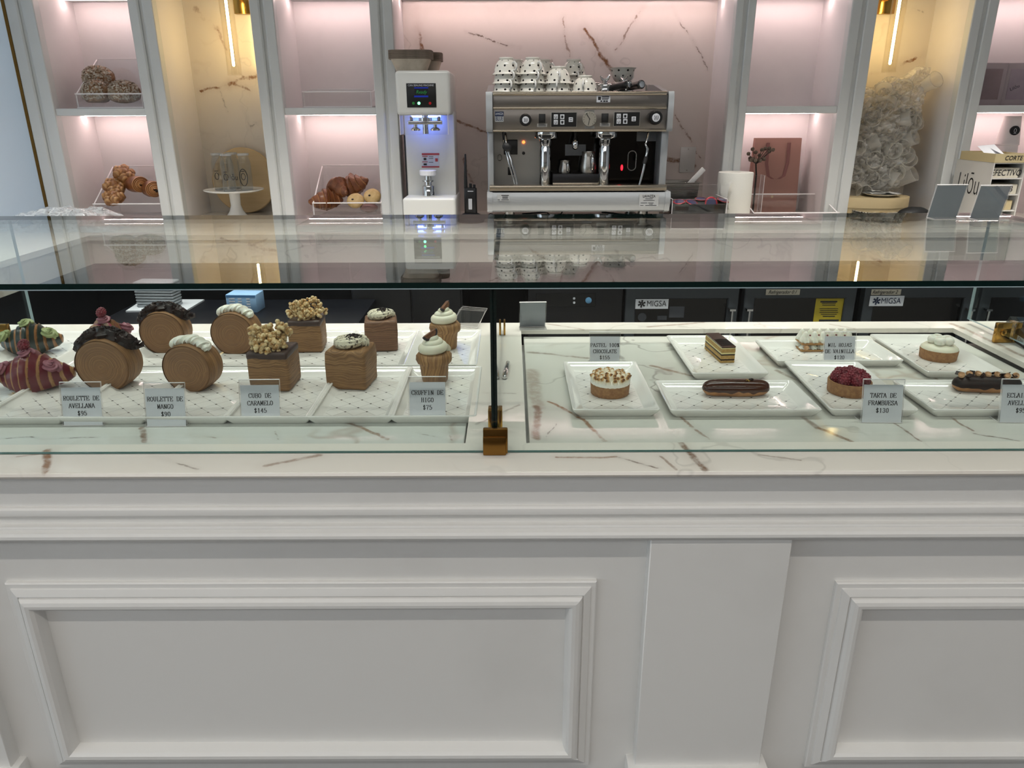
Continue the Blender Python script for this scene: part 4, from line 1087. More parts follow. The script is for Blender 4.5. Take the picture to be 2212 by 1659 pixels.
# eclairs
def eclair_body(r, L=.136, hw=.020, h=.034, glz=GLAZE, over=False):
    b = B(); n = 40; seg = 24
    def prof(t):
        e = abs(2 * t - 1); return (max(0.02, 1 - e ** 6)) ** .5 * (1 - .03 * math.sin(t * 9))
    P = [((t - .5) * L, 0.001 * math.sin(t * 7), 0) for t in np.linspace(0, 1, n)]
    v = []; 
    for i, t in enumerate(np.linspace(0, 1, n)):
        s = prof(t)
        for k in range(seg):
            a = 2 * math.pi * k / seg
            v.append((P[i][0], P[i][1] + hw * s * math.cos(a), h * .5 + h * .5 * s * max(-.86, math.sin(a)) - h * .07))
    f = [(i * seg + k, i * seg + (k + 1) % seg, (i + 1) * seg + (k + 1) % seg, (i + 1) * seg + k) for i in range(n - 1) for k in range(seg)] + [tuple(reversed(range(seg))), tuple((n - 1) * seg + k for k in range(seg))]
    part('choux_shell', B().add(v, f), BAKEDL, r, 60)
    v = []; m = 14
    for i, t in enumerate(np.linspace(0, 1, n)):
        s = prof(t)
        for k in range(m + 1):
            lo = -.05 + .10 * noise.noise(Vector((t * 9, k > m / 2, 3)))
            a = math.pi * (lo + (1 - 2 * lo) * k / m)
            v.append((P[i][0] * 1.012, P[i][1] + hw * s * 1.03 * math.cos(a), h * .5 + (h * .5 * s + .0022) * math.sin(a) - h * .07))
    f = [(i * (m + 1) + k, i * (m + 1) + k + 1, (i + 1) * (m + 1) + k + 1, (i + 1) * (m + 1) + k) for i in range(n - 1) for k in range(m)]
    f += [tuple(range(m + 1)), tuple(reversed(range((n - 1) * (m + 1), n * (m + 1))))]
    part('chocolate_glaze', B().add(v, f), glz, r, 60)
q = at(1588, 853); r = thing('chocolate_eclair', 'long eclair with smooth glossy milk chocolate glaze', 'eclair', (q[0], q[1], ZP), R(1), G_T)
eclair_body(r)
part('gold_leaf', B().grid(lambda u, v: (.016 + .008 * u, -.010 + .010 * v, .0335 + .0015 * math.sin(u * 7 + v * 5)), 5, 5), GOLD, r)
part('coffee_bean', B().ball(.005, .0035, .0022, T((.028, -.004, .0352))), CHOCO, r, 60)
q = at(2128, 845); r = thing('hazelnut_eclair', 'long eclair with dark glaze and halved hazelnuts, beside the far price card', 'eclair', (q[0], q[1], ZP), R(-2), G_T)
eclair_body(r, glz=CHOCO)
rnd = random.Random(9)
for k in range(7):
    b = B().lathe([(.0005, 0), (.0062, .0004), (.0066, .004), (.0052, .0062), (.0042, .0045), (.0005, .003)], 16)
    part('hazelnut_half', b, NUT, r, 60, M=T((-.056 + k * .018, rnd.uniform(-.009, .006), .0345)) @ Rx(rnd.uniform(20, 60)) @ Ry(rnd.uniform(-30, 30)))
b = B()
for k in range(9):
    cx, cy = -.060 + k * .014, rnd.uniform(-.010, .010)
    Mk = T((cx, cy, .034)) @ Rz(rnd.uniform(0, 360)) @ Rx(rnd.uniform(20, 70))
    b.box(-.005, .005, -.0008, .0008, 0, .009, Mk)
part('chocolate_chips', b, CHOCO, r)
# mille-feuille
q = at(1778, 754); r = thing('mille_feuille', 'cream mille-feuille with piped white peaks behind its price card', 'cake', (q[0], q[1], ZP), R(0), G_T)
FLAKE = lam_mat('puff sheet', '#8a5a2c', '#c69a5e', 420, 2, wav=.004)
KS = kiss_b(.0122, .027).mesh('cream_peak', WCREAM, 60); KB = kiss_b(.0115, .013).mesh('cream_peak', WCREAM, 60)
for z0 in (0.0, .0165):
    part('puff_sheet', B().rbox(-.062, .062, -.023, .023, z0, z0 + .005, .001, 1), FLAKE, r)
for zz, me in ((.005, KB), (.0215, KS)):
    for i in range(6):
        for j in range(2):
            part('cream_peak', me, None, r, M=T((-.052 + .0208 * i, -.0115 + .023 * j, zz)) @ Rz(i * 50 + j * 20))
for i in range(5):
    part('cranberry_bit', B().ball(.0026, .0026, .002, T((-.040 + .0208 * i, -.0095, .0375 + .001 * (i % 2))), 8, 6), RASP, r, 60)
part('caramel_nut', B().ball(.007, .006, .006, T((-.050, -.021, .010)), 12, 8, lambda p: 1 + .3 * noise.noise(p * 3)), NUT, r, 60)
# raspberry tart
q = at(1832, 846); r = thing('raspberry_tart', 'small tart filled with whole raspberries behind the $130 card', 'tart', (q[0], q[1], ZP), 0, G_T)
tart_shell(r, .0425, .026)
for n, rr, z0 in ((7, .0268, .031), (4, .0115, .038)):
    for k in range(n):
        a = 2 * math.pi * k / n + n * .3
        part('raspberry', RASPM, None, r, M=T((rr * math.cos(a), rr * math.sin(a), z0)) @ Rz(k * 77) @ Rx(-20 + 13 * (k % 4)) @ Matrix.Scale(1.32, 4))
# white tart
q = at(2025, 773); r = thing('cream_tart', 'small tart with a white cream dome and piped petals', 'tart', (q[0], q[1], ZP), 0, G_T)
tart_shell(r)
part('cream_dome', B().lathe([(.0400, .0225), (.0395, .027), (.033, .033), (.020, .037), (.001, .038)], 40), CREAM, r, 60)
PET = B().lathe([(.004, 0), (.0085, .002), (.0105, .007), (.0098, .0115), (.0068, .0142), (.0045, .0130), (.0035, .0095), (.0005, .009)], 24).mesh('cream_petal', WCREAM, 60)
for k in range(5):
    a = R(90 + 72 * k); part('cream_petal', PET, None, r, M=T((.0175 * math.cos(a), .0175 * math.sin(a), .0345)) @ Rz(72 * k) @ Rx(8) @ Matrix.Scale(1.22, 4))
part('cream_petal', PET, None, r, M=T((.001, .001, .0385)))

# ------------------------------------------------------------------ price cards
def holder(r, w, h, back=False, foot=0.036, side=1):
    ang = 13
    Mx = Rx(-ang)
    b = sheet(B(), -w / 2, w / 2, -.0012, .0, 0, h, 'y')
    part('acrylic_front', b, [ACR, ACRE], r, None, M=Mx)
    b = sheet(B(), -w / 2, w / 2, .0016, .0028, 0, h, 'y')
    part('acrylic_rear', b, [ACR, ACRE], r, None, M=Mx)
    part('acrylic_fold', B().rbox(-w / 2, w / 2, -.0012, .0028, h - .0004, h + .0012, .0005, 1), ACRE, r, M=Mx)
    part('acrylic_foot', sheet(B(), -w / 2, w / 2, 0, foot, 0.0002, .0014, 'z'), [ACR, ACRE], r, None)
    return Mx
def card(px, py, lines, label, w=.076, h=.082, rot=0.0, z=None, cap=.0083, lead=.0142, ptop=.010):
    q = PZ(px, py, ZS if z is None else z)
    r = thing('price_card', label, 'price card', (q.x, q.y, q.z + .0003), R(rot), 'price cards in the display case')
    Mx = holder(r, w, h)
    pp = part('paper_card', B().box(-w / 2 + .002, w / 2 - .002, .0003, .0009, .001, h - ptop), PAPER, r, M=Mx)
    zt = h - ptop - (.024 if ptop < .011 else .022)
    part('lettering', strokes(lines, cap, lead), INK, pp, None, M=T((0, -.00008, zt)))
    return r
card(180, 920, ['ROULETTE DE', 'AVELLANA', '$95'], 'price card reading ROULETTE DE AVELLANA $95', rot=1)
card(360, 922, ['ROULETTE DE', 'MANGO', '$90'], 'price card reading ROULETTE DE MANGO $90', rot=1)
card(564, 914, ['CUBO DE', 'CARAMELO', '$145'], 'price card reading CUBO DE CARAMELO $145', rot=1)
card(924, 907, ['CRUFFIN DE', 'HIGO', '$75'], 'price card reading CRUFFIN DE HIGO $75', w=.072)
card(1306, 790, ['PASTEL 100%', 'CHOCOLATE', '$155'], 'price card reading PASTEL 100% CHOCOLATE $155', w=.0715, h=.077, rot=-1)
card(1812, 790, ['MIL HOJAS', 'DE VAINILLA', '$120'], 'price card reading MIL HOJAS DE VAINILLA $120', w=.0735, h=.077, rot=0)
card(1904, 914, ['TARTA DE', 'FRAMBUESA', '$130'], 'price card reading TARTA DE FRAMBUESA $130', rot=-2)
card(2202, 914, ['ECLAIR DE', 'AVELLANA', '$95'], 'price card reading ECLAIR DE AVELLANA $95', rot=-2)
def blank(q, rot, label, w=.075, h=.078, paper=True):
    r = thing('sign_holder', label, 'sign holder', tuple(q + Vector((0, 0, .0003))), R(rot), 'blank acrylic sign holders')
    Mx = holder(r, w, h)
    if paper: part('paper_card', B().box(-w / 2 + .002, w / 2 - .002, .0003, .0009, .001, h - .002), PAPERG, r, M=Mx)
    return r
blank(PZ(1150, 706, HC) + Vector((0, .0, 0)), 182, 'acrylic sign holder seen from behind, at the rear edge of the counter', .070, .072)
for k in range(3):
    b = sheet(B(), -.036, .036, -.04, .04, 0, .0022, 'z')
    o = single('acrylic_sheet', b, [ACR, ACRE], ['clear acrylic sheet, lowest of the leaning stack behind the cruffin', 'clear acrylic sheet, middle of the leaning stack behind the cruffin', 'clear acrylic sheet, topmost of the leaning stack behind the cruffin'][k], 'acrylic sheet', tuple(PZ(1012, 702, HC) + Vector((0.002 * k, 0.0, .014 + .004 * k))), R(-14 - 4 * k), 'stack of clear acrylic sheets', None)
    o.rotation_euler = (R(24), 0, R(-14 - 3 * k))
blank(PZ(2034, 470, ZG), 181, 'tilted acrylic sign holder on the glass top, nearer the round wooden box', .074, .080)
blank(PZ(2126, 472, ZG), 181, 'tilted acrylic sign holder on the glass top, nearer the paper drawers', .074, .080)
# silver opener between the wells
q = PZ(1094, 802, HC)
kn = thing('silver_tool', 'small silver handled tool lying between the display wells', 'utensil', (q.x, q.y, HC + .0045), R(-4))
part('handle', B().tube([(0, -.055, 0), (0, -.05, 0), (0, 0, 0), (0, .045, 0), (0, .052, 0)], [.003, .0055, .0065, .005, .002], 10), CHROME, kn, 60)
# card terminal beyond the end pane
q = PZ(2215, 742, HC)
ct = thing('card_terminal', 'black card payment terminal with a white chip label beyond the end glass', 'card terminal', (q.x + .02, q.y, HC), R(-12))
part('body', B().extx([(-.055, 0), (.07, 0), (.075, .03), (.06, .05), (-.05, .028), (-.06, .012)], -.04, .04), BLACK, ct)
part('screen', B().box(-.03, .03, .0, .05, 0, .001, T((0, 0, .0405)) @ Rx(11)), mat('terminal screen', '#1c2630', 0.1), ct)
lab = part('chip_label', B().box(-.0408, -.0402, -.045, -.005, .006, .020), LBLW, ct)
text('Chip', .014, INK, lab, T((-.0411, -.025, .013)) @ Rz(-90) @ FACE)
# ------------------------------------------------------------------ sconces
WARM = emit('warm filament', '#ffdd9a', 46.0)
SCG = clear('sconce glass', (0.97, 0.96, 0.93), 1.4)
def sconce(x_fil, y0, y1, x_plate, gx0, gx1, gy, label):
    Y = 3.50
    a = PY(x_fil, y1, Y); X = a.x
    zb = a.z; zt = zb + 0.32
    g = PY((gx0 + gx1) / 2, gy, Y); rg = (PY(gx1, gy, Y).x - PY(gx0, gy, Y).x) / 2
    p = PY(x_plate, 30, YB - 0.03)
    r = thing('wall_sconce', label, 'wall lamp', (X, YB, zt - 0.1))
    part('wall_plate', B().rbox(p.x - .035, p.x + .035, YB - .03, YB - .001, p.z, p.z + .12, .002), BRASS, r, world=True)
    part('arm', B().tube([(p.x, YB - .03, p.z + .06), (X, Y, p.z + .06)], .008, 10), BRASS, r, world=True)
    part('socket', B().lathe([(.013, 0), (.013, .04), (.009, .05)], 16, T((X, Y, zb + .275))), BRASS, r, world=True)
    bl = part('bulb_tube', B().tube([(X, Y, zb - .004), (X, Y, zb), (X, Y, zb + .27)], [.006, .0105, .0105], 16), SCG, r, 60, world=True)
    part('filament', B().tube([(X, Y, zb), (X, Y, zb + .003), (X, Y, zb + .26)], [.003, .0055, .0055], 10), WARM, bl, 60, world=True)
    part('glass_cylinder', B().lathe([(rg - .002, 0), (rg, .001), (rg, .34), (rg - .0025, .34), (rg - .0025, .003), (.002, .003)], 28, T((X, Y, g.z)), True, True), SCG, r, 60, world=True)
    return r
sconce(505, 5, 143, 523, 494, 524, 163, 'brass wall lamp with a glowing filament tube above the wooden board')
sconce(1922, 5, 139, 1915, 1902, 1932, 157, 'brass wall lamp with a glowing filament tube above the bag of cups')

# ------------------------------------------------------------------ acrylic bins
def bin_(px0, px1, pyb, Yf, z, depth, hf, hb, label, card=False):
    a = PY(px0, pyb, Yf); c = PY(px1, pyb, Yf); x0, x1 = a.x, c.x; t = .0055
    r = thing('acrylic_bin', label, 'acrylic bin', ((x0 + x1) / 2, Yf + depth / 2, z + .0003), 0, 'clear acrylic bins in the niches')
    z = z + .0003
    part('base_pane', sheet(B(), x0, x1, Yf, Yf + depth, z, z + t, 'z'), [ACR, ACRE], r, None, world=True)
    part('front_pane', sheet(B(), x0, x1, Yf, Yf + t, z + t, z + hf, 'y'), [ACR, ACRE], r, None, world=True)
    part('back_pane', sheet(B(), x0, x1, Yf + depth - t, Yf + depth, z + t, z + hb, 'y'), [ACR, ACRE], r, None, world=True)
    part('front_edge_glow', B().rbox(x0, x1, Yf - .0008, Yf + t, z + hf, z + hf + .005, .0008, 1), ACRE, r, world=True)  # strips added to imitate light glowing along the pane edges
    part('front_edge_glow', B().rbox(x0, x1, Yf - .0008, Yf + .001, z, z + .003, .0006, 1), ACRE, r, world=True)
    part('back_edge_glow', B().rbox(x0, x1, Yf + depth - t, Yf + depth, z + hb, z + hb + .005, .0008, 1), ACRE, r, world=True)
    for x in (x0, x1 - t):
        b = B(); y0, y1 = Yf + t, Yf + depth - t
        v = [(x, y0, z + t), (x, y1, z + t), (x, y1, z + hb), (x, y0, z + hf)]
        v += [(p[0] + t, p[1], p[2]) for p in v]
        b.add(v, [(0, 3, 2, 1), (4, 5, 6, 7), (0, 1, 5, 4), (1, 2, 6, 5), (2, 3, 7, 6), (3, 0, 4, 7)]); b.mi = [0, 0, 1, 1, 1, 1]
        part('side_pane', b, [ACR, ACRE], r, None, world=True)
    return r, x0, x1
YBIN = YJ + 0.01
DB = 0.235
b1 = bin_(165, 309, 223, YBIN, ZSH1, DB, .055, .205, 'clear slanted bin holding the almond croissants')
b2 = bin_(204, 352, 462, YBIN, ZB, DB, .068, .215, 'clear slanted bin holding the round buns')
b3 = bin_(676, 825, 458, YBIN - .01, ZB, DB, .070, .215, 'clear slanted bin holding the plain croissants')
b4 = bin_(655, 803, 222, YBIN, ZSH1, .12, .060, .072, 'empty clear tray on the shelf above the croissants')
b5 = bin_(1628, 1812, 470, YJ - .12, ZB, DB, .035, .090, 'low clear bin in front of the pink paper bag')

ALM = nz_mat('almond flakes', '#a8947c', '#d8cfc0', 60, 0.6, 0.2)
ALMD = nz_mat('sugared croissant dough', '#855c3c', '#b39474', 45, 0.6, 0.4)
def almond_croissant(P, rot, label, sc=1.0):
    r = thing('almond_croissant', label, 'croissant', tuple(P), R(rot), 'almond croissants in the bin'); r.scale = (sc * 1.14, sc * 1.14, sc * 1.14)
    part('dough', croissant_b(.115, .048, .014, 7, .1, .5, .12, 40, 20, .7, 2.4, .95), ALMD, r, 60)
    rnd = random.Random(int(P[0] * 1e4)); b = B()
    for k in range(760):
        u = rnd.uniform(-.9, .9); a = R(rnd.uniform(-35, 215)); e = max(.05, 1 - abs(u) ** 2.4)
        rr = .014 + .034 * e ** .8 + .0015
        p = Vector((u * .0575, .1 * .115 * u * u * .5 + rr * .92 * math.cos(a), rr * .95 * math.sin(a) + .7 * .048))
        if p.z < .012: continue
        n = Vector((u * .4, math.cos(a), math.sin(a))); n += Vector((rnd.gauss(0, .35), rnd.gauss(0, .35), rnd.gauss(0, .35))); n.normalize()
        Mk = T(p) @ n.to_track_quat('Z', 'Y').to_matrix().to_4x4() @ Rz(rnd.uniform(0, 360)) @ Matrix.Scale(rnd.uniform(.5, .85), 4)
        b.add([(-.006, 0, 0), (-.003, -.0038, .0006), (.003, -.0038, .0006), (.006, 0, 0), (.003, .0038, .0006), (-.003, .0038, .0006)], [(0, 1, 2, 3, 4, 5)], Mk)
    part('almond_flakes', b, ALM, r, None, stuff=True)
    return r
zb1 = ZSH1 + .0035
almond_croissant(PY(212, 222, YBIN + .055) * 1.0 + Vector((0, 0, 0)), -20, 'almond croissant at the front of the upper bin, beneath the topmost one')
almond_croissant(PY(272, 223, YBIN + .055), 25, 'almond croissant at the front of the upper bin, nearer the post')
almond_croissant(PY(216, 191, YBIN + .125), 10, 'almond croissant resting on top of the other two')
def bun(P, rot, tilt, label, sc=1.32):
    r = thing('knotted_bun', label, 'bun', tuple(P), 0, 'knotted buns in the lower bin'); r.rotation_euler = (R(tilt), 0, R(rot)); r.scale = (sc, sc, sc)
    b = B()
    for k in range(6):
        a = 2 * math.pi * k / 6
        b.ball(.019, .015, .017, T((.020 * math.cos(a), .020 * math.sin(a), .022 + .003 * (k % 2))) @ Rz(math.degrees(a) + 30) @ Ry(20), 14, 10, lambda p: 1 + .10 * math.sin(9 * p.x + 5 * p.z), lambda p, q: max(0, p.z) * .7 + (q - 1) * 4)
    b.ball(.016, .016, .014, T((0, 0, .030)), 12, 8, None, lambda p, q: .2)
    b.ball(.034, .034, .020, T((0, 0, .018)), 20, 10, lambda p: 1 + .04 * noise.noise(p * 4), lambda p, q: .3)
    part('dough_lobes', b, BAKEDL, r, 70)
    return r
bun(PY(252, 436, YBIN + .05), 0, 35, 'knotted bun at the bottom of the lower bin, against its front pane')
bun(PY(249, 413, YBIN + .09), 30, 40, 'knotted bun in the middle of the lower bin')
bun(PY(266, 386, YBIN + .13), 50, 40, 'knotted bun topmost at the back of the lower bin')
def pain(P, rot, tilt, label):
    r = thing('chocolate_roll', label, 'pastry roll', tuple(P), 0, 'chocolate rolls in the lower bin'); r.rotation_euler = (R(tilt), 0, R(rot)); r.scale = (1.22, 1.22, 1.22)
    b = B(); n = 24; m = 30; L = .062; v = []; A = []
    for i in range(n + 1):
        t = -1 + 2 * i / n
        for k in range(m):
            a = 2 * math.pi * k / m; rr = .0335 * (1 - .10 * t * t) * (1 + .03 * noise.noise(Vector((math.cos(a) * 2, math.sin(a) * 2, t))))
            v.append((t * L / 2, rr * math.cos(a), max(-.026, rr * .9 * math.sin(a)) + .026)); A.append(.75 if abs(t) > .8 else .05)
    f = [(i * m + k, i * m + (k + 1) % m, (i + 1) * m + (k + 1) % m, (i + 1) * m + k) for i in range(n) for k in range(m)]
    b.add(v, f, None, A); part('dough', b, BAKED, r, 60)
    for sx in (-1, 1):
        P2 = [(sx * (L / 2 - .004 + .009 * t), (.031 - .027 * t) * math.cos(34 * t), .026 + max(-.024, (.031 - .027 * t) * .9 * math.sin(34 * t))) for t in np.linspace(0, 1, 120)]
        part('dough_coil', B().tube(P2, .0032, 6, True, None, None, False, lambda t, a: .9 * (math.cos(a) > 0)), BAKED, r, 60)
        part('chocolate_stick', B().ball(.004, .006, .0055, T((sx * (L / 2 + .006), .004, .022)), 10, 6), CHOCO, r, 60)
    return r
pain(PY(298, 414, YBIN + .09), -38, 0, 'chocolate roll beside the knotted buns in the lower bin')
pain(PY(331, 424, YBIN + .075), -48, 0, 'chocolate roll beside the post in the lower bin')
def plain_croissant(P, rot, tilt, label, sc=1.0):
    r = thing('plain_croissant', label, 'croissant', tuple(P), 0, 'plain croissants in the bin'); r.rotation_euler = (R(tilt[0]), R(tilt[1]), R(rot)); r.scale = (sc * 1.2, sc * 1.2, sc * 1.2)
    b = croissant_b(.135, .048, .005, 7, .10, .7, .30, 84, 28, .7, 1.15, 1.05)
    b.a = [max(0.0, ((s % 1.0) - .55) * 2.0) + .02 for s in b.a]
    part('dough', b, BAKED, r, 60)
    return r
zb3 = ZB + .0035
plain_croissant(PY(706, 453, YBIN + .04), 18, (0, 0), 'plain croissant at the front of its bin, pointing at the glass', .95)
plain_croissant(PY(728, 426, YBIN + .10), -50, (0, 12), 'plain croissant behind the front one, leaning on the bin side', .92)
plain_croissant(PY(773, 420, YBIN + .13), -15, (0, -25), 'plain croissant standing tallest at the back of its bin', .95)
PALE = nz_mat('pale cookie dough', '#c2a168', '#d9be8b', 40, 0.6, 0.2)
PURP = nz_mat('cocoa cookie dough', '#7d5c58', '#8d6b66', 40, 0.7, 0.2)
def cookie(P, tilt, m, label, dots=True):
    r = thing('filled_cookie', label, 'cookie', tuple(P), 0, 'thick cookies in the croissant bin'); r.rotation_euler = (R(tilt), 0, 0)
    part('dough', B().ball(.039, .039, .021, T((0, 0, .021)), 28, 12, lambda p: 1 + .04 * noise.noise(p * 3 + Vector((P[0] * 9, 0, 0))) - .10 * math.exp(-((p.x + .2) ** 2 + p.y ** 2) * 6) * (p.z > 0)), m, r, 60)
    if dots:
        part('chocolate_drop', B().ball(.006, .005, .003, T((-.009, -.007, .0385)), 10, 6), CHOCO, r, 60)
    return r
cookie(PY(770, 440, YBIN + .05), 45, PALE, 'pale thick cookie with a chocolate drop, at the front of the croissant bin')
cookie(PY(806, 430, YBIN + .07), 50, PALE, 'pale thick cookie with a dimple, in the corner of the croissant bin')
cookie(PY(798, 459, YBIN + .035), 0, PURP, 'mauve brown thick cookie behind the small bin label', False)
q = PY(797, 455, YBIN - .018)
single('bin_label', sheet(B(), -.035, .035, -.001, .001, 0, .032, 'y'), [ACR, ACRE], 'small clear label holder clipped to the croissant bin', 'label holder', (q.x, YBIN - .014, ZB + .01), smooth=None)
# crumbs of salad in the low bin
GRN = nz_mat('herb green', '#26401f', '#4a6b35', 90, 0.6, 0.3)
for k, (px, nm) in enumerate(((1674, 'pale crumb of pastry'), (1692, 'green leafy garnish piece'), (1708, 'green leafy garnish piece'))):
    P = PY(px, 461, YJ - .03); b = B()
    b.ball(.012, .010, .010, T((0, 0, .009)), 12, 8, lambda p: 1 + .5 * noise.noise(p * 3.3 + Vector((k, 0, 0))))
    single('garnish_piece', b, PALE if k == 0 else GRN, ['pale crumb lying in the low clear bin', 'leafy green garnish in the low clear bin, nearer the crumb', 'leafy green garnish in the low clear bin, farther from the crumb'][k], 'garnish', (P.x, P.y, ZB + .0036), 0, 'garnish in the low bin', 60)

# ------------------------------------------------------------------ niche with board, cake stand and bottles
WOOD = NT('pale beech'); o_ = WOOD.obj(); mp_ = WOOD.n('ShaderNodeMapping'); WOOD.l(o_, mp_.inputs[0]); mp_.inputs['Scale'].default_value = (3, 3, 40)
n_ = WOOD.noise(mp_.outputs[0], 1.5, 4, 0.6); WOOD.bsdf(WOOD.mix(n_, lin('#c9ab7c'), lin('#dcc296')), 0.5); WOOD = WOOD.m
a = PY(457, 367, YB - .05); c = PY(590, 367, YB - .05); Rb = (c.x - a.x) / 2 * 1.03
bd = single('round_board', B().lathe([(Rb - .003, -.009), (Rb, -.006), (Rb, .006), (Rb - .003, .009)], 72, Rx(90)), WOOD, 'round pale wooden board leaning in the niche behind the cake stand', 'board', ((a.x + c.x) / 2, YB - .042, ZB + Rb + .001))
bd.rotation_euler = (R(-5), 0, 0)
q = PY(512, 462, YJ + .08); cs = thing('cake_stand', 'white porcelain cake stand carrying the glass bottles', 'cake stand', (q.x, q.y, ZB + .0003))
hS = PY(512, 412, YJ + .08).z - ZB
Rs = (PY(574, 410, YJ + .08).x - PY(450, 410, YJ + .08).x) / 2
part('pedestal', B().lathe([(.052, 0), (.053, .003), (.045, .010), (.030, .030), (.022, .055), (.024, hS - .012), (.04, hS - .004)], 36), PORC, cs, 60)
part('plate_top', B().lathe([(.04, hS - .006), (Rs * .9, hS - .002), (Rs, hS + .004), (Rs, hS + .007), (Rs * .92, hS + .002), (.001, hS + .001)], 48), PORC, cs, 60)
BOT = clear('bottle glass', (0.84, 0.86, 0.87), 1.5, .05, '#e8ecee')
BOTR = mat('thick glass rim', '#c9cccd', 0.1, Alpha=0.55)
BW = 0.028
def bottle(px, dy, label, mark):
    q2 = PY(px, 411, YJ + .08 + dy); h = .150
    r = thing('glass_bottle', label, 'bottle', (q2.x, YJ + .08 + dy, ZB + hS + .0025), 0, 'glass bottles on the cake stand')
    part('bottle_wall', B().lathe([(BW - .003, 0), (BW, .003), (BW, h - .03), (BW - .003, h - .018), (BW - .006, h - .012), (BW - .006, h)], 28, None, True, False), BOT, r, 60)
    part('lid', B().lathe([(BW - .006, h), (BW - .003, h + .001), (BW - .003, h + .009), (BW - .006, h + .010), (.001, h + .010)], 28), BOTR, r, 60)
    part('bottle_base', B().lathe([(BW - .004, .001), (BW - .0015, .006), (.001, .004)], 24), BOTR, r, 60)
    if mark:
        b = B().tube([(.009 * math.cos(t), -BW - .0006, .062 + .014 * math.sin(t)) for t in np.linspace(0, 2 * math.pi, 25)[:-1]], .0013, 6, False, None, None, True)
        b.box(-.008, .008, -BW - .0015, -BW - .0003, .083, .0855)
        part('printed_mark', b, INK, r)
    return r
bottle(478, .015, 'glass bottle at the outer edge of the cake stand, nearest the niche side', True)
bottle(497, -.045, 'glass bottle standing foremost on the cake stand', True)
bottle(509, .060, 'glass bottle at the back of the cake stand between the others', False)
r = bottle(534, -.012, 'glass bottle with a large oval print, nearest the post', True)
b = B().tube([(.017 * math.cos(t), -BW * .93, .058 + .036 * math.sin(t)) for t in np.linspace(0, 2 * math.pi, 33)[:-1]], .0016, 6, False, None, None, True)
part('printed_oval', b, INK, r)
q3 = PY(503, 367, YJ + .075)
text('Lilōu', .034, INK, r, T((q3.x - r.location.x + .004, -.0305, .058)) @ FACE, 0, 0, .8)

# ------------------------------------------------------------------ crumpled film on the counter corner
FILM = clear('plastic film', (0.93, 0.95, 0.97), 1.45, 0.10, '#e6edf2', 0.08, 0.9, 22, 0.45)
x0f, x1f = PZ(150, 462, ZB).x, PZ(372, 462, ZB).x
def film(u, v):
    x = (u - .5) * .50; y = (v - .5) * .26
    e = max(0, 1 - (2 * u - 1) ** 2) ** .6 * max(0, 1 - (2 * v - 1) ** 2) ** .6
    z = .002 + e * (.070 + .024 * u) + e * .030 * noise.noise(Vector((u * 7, v * 5, 1))) + e * .008 * noise.noise(Vector((u * 22, v * 14, 4)))
    return (x, y, max(.001, z))
single('plastic_film', B().grid(film, 60, 36), FILM, 'crumpled clear plastic film lying on the counter corner', 'plastic film', ((x0f + x1f) / 2, 3.12, ZB + .0005), R(4), smooth=50)

# ------------------------------------------------------------------ can sealing machine
YS = 3.17
sm = thing('can_sealing_machine', 'white can sealing machine with a small black display', 'sealing machine', (PY(925, 465, YS).x, YS, ZB + .0003))
WPL = mat('white machine enamel', '#d9dad6', 0.25)
def wb(x0, y0, x1, y1, Y, dpt, m, name, rr=.004, parent=None, seg=2):
    a = PY(x0, y0, Y); c = PY(x1, y1, Y)
    return part(name, B().rbox(a.x, c.x, Y, Y + dpt, c.z, a.z, rr, seg), m, parent or sm, world=True)
zb_ = ZB + .0003
a = PY(869, 428, YS); c = PY(985, 466, YS)
part('base', B().rbox(a.x, c.x, YS, YS + .30, zb_, a.z, .012, 3), WPL, sm, world=True)
a = PY(852, 152, YS); c = PY(968, 249, YS)
part('head', B().rbox(a.x, c.x + .012, YS, YS + .30, c.z, a.z, .014, 3), WPL, sm, world=True)
ac = PY(874, 290, YS + .13); cc = PY(986, 428, YS + .13)
part('column', B().rbox(ac.x, cc.x, YS + .13, YS + .29, cc.z - .01, PY(900, 240, YS + .13).z, .006, 2), WPL, sm, world=True)
part('column_seam', B().box(ac.x - .004, ac.x + .001, YS + .128, YS + .2, cc.z, PY(900, 292, YS + .13).z), BLACKM, sm, world=True)
dp = wb(877, 180, 943, 232, YS - .002, .004, BLACK, 'display_panel', .001)
YD = YS - .0022
wb(895, 189, 925, 212, YD - .0008, .0008, mat('dim screen', '#1d2228', 0.2), 'screen', .0002, dp, 1)
BLUEB = emit('screen blue', '#2a3aa8', 0.6)
for y0, y1 in ((188.5, 191), (206.5, 210)): wb(894.5, y0, 925, y1, YD - .0012, .0003, BLUEB, 'screen_bar', .0001, dp, 1)
txt_px('Ready', 910, 199, YD, 6.5, emit('screen green', '#3f9a55', 0.5), dp, .3, 0, 1.0, .0016)
txt_px('CAN SEALING MACHINE', 909, 184.5, YD, 3.6, LBLW, dp, 0, 0, .95, .0012)
for px, nm, cl_, s_ in ((893, 'green_key', '#2f6b35', .8), (905, 'lit_key', '#5dffa0', 7.0), (929, 'red_key', '#8a1f22', .9)):
    q = PY(px, 223, YD); part(nm, B().lathe([(.0055, 0), (.0055, .001)], 16, T((q.x, YD, q.z)) @ Rx(90)), emit(nm + ' light', cl_, s_), dp, world=True)
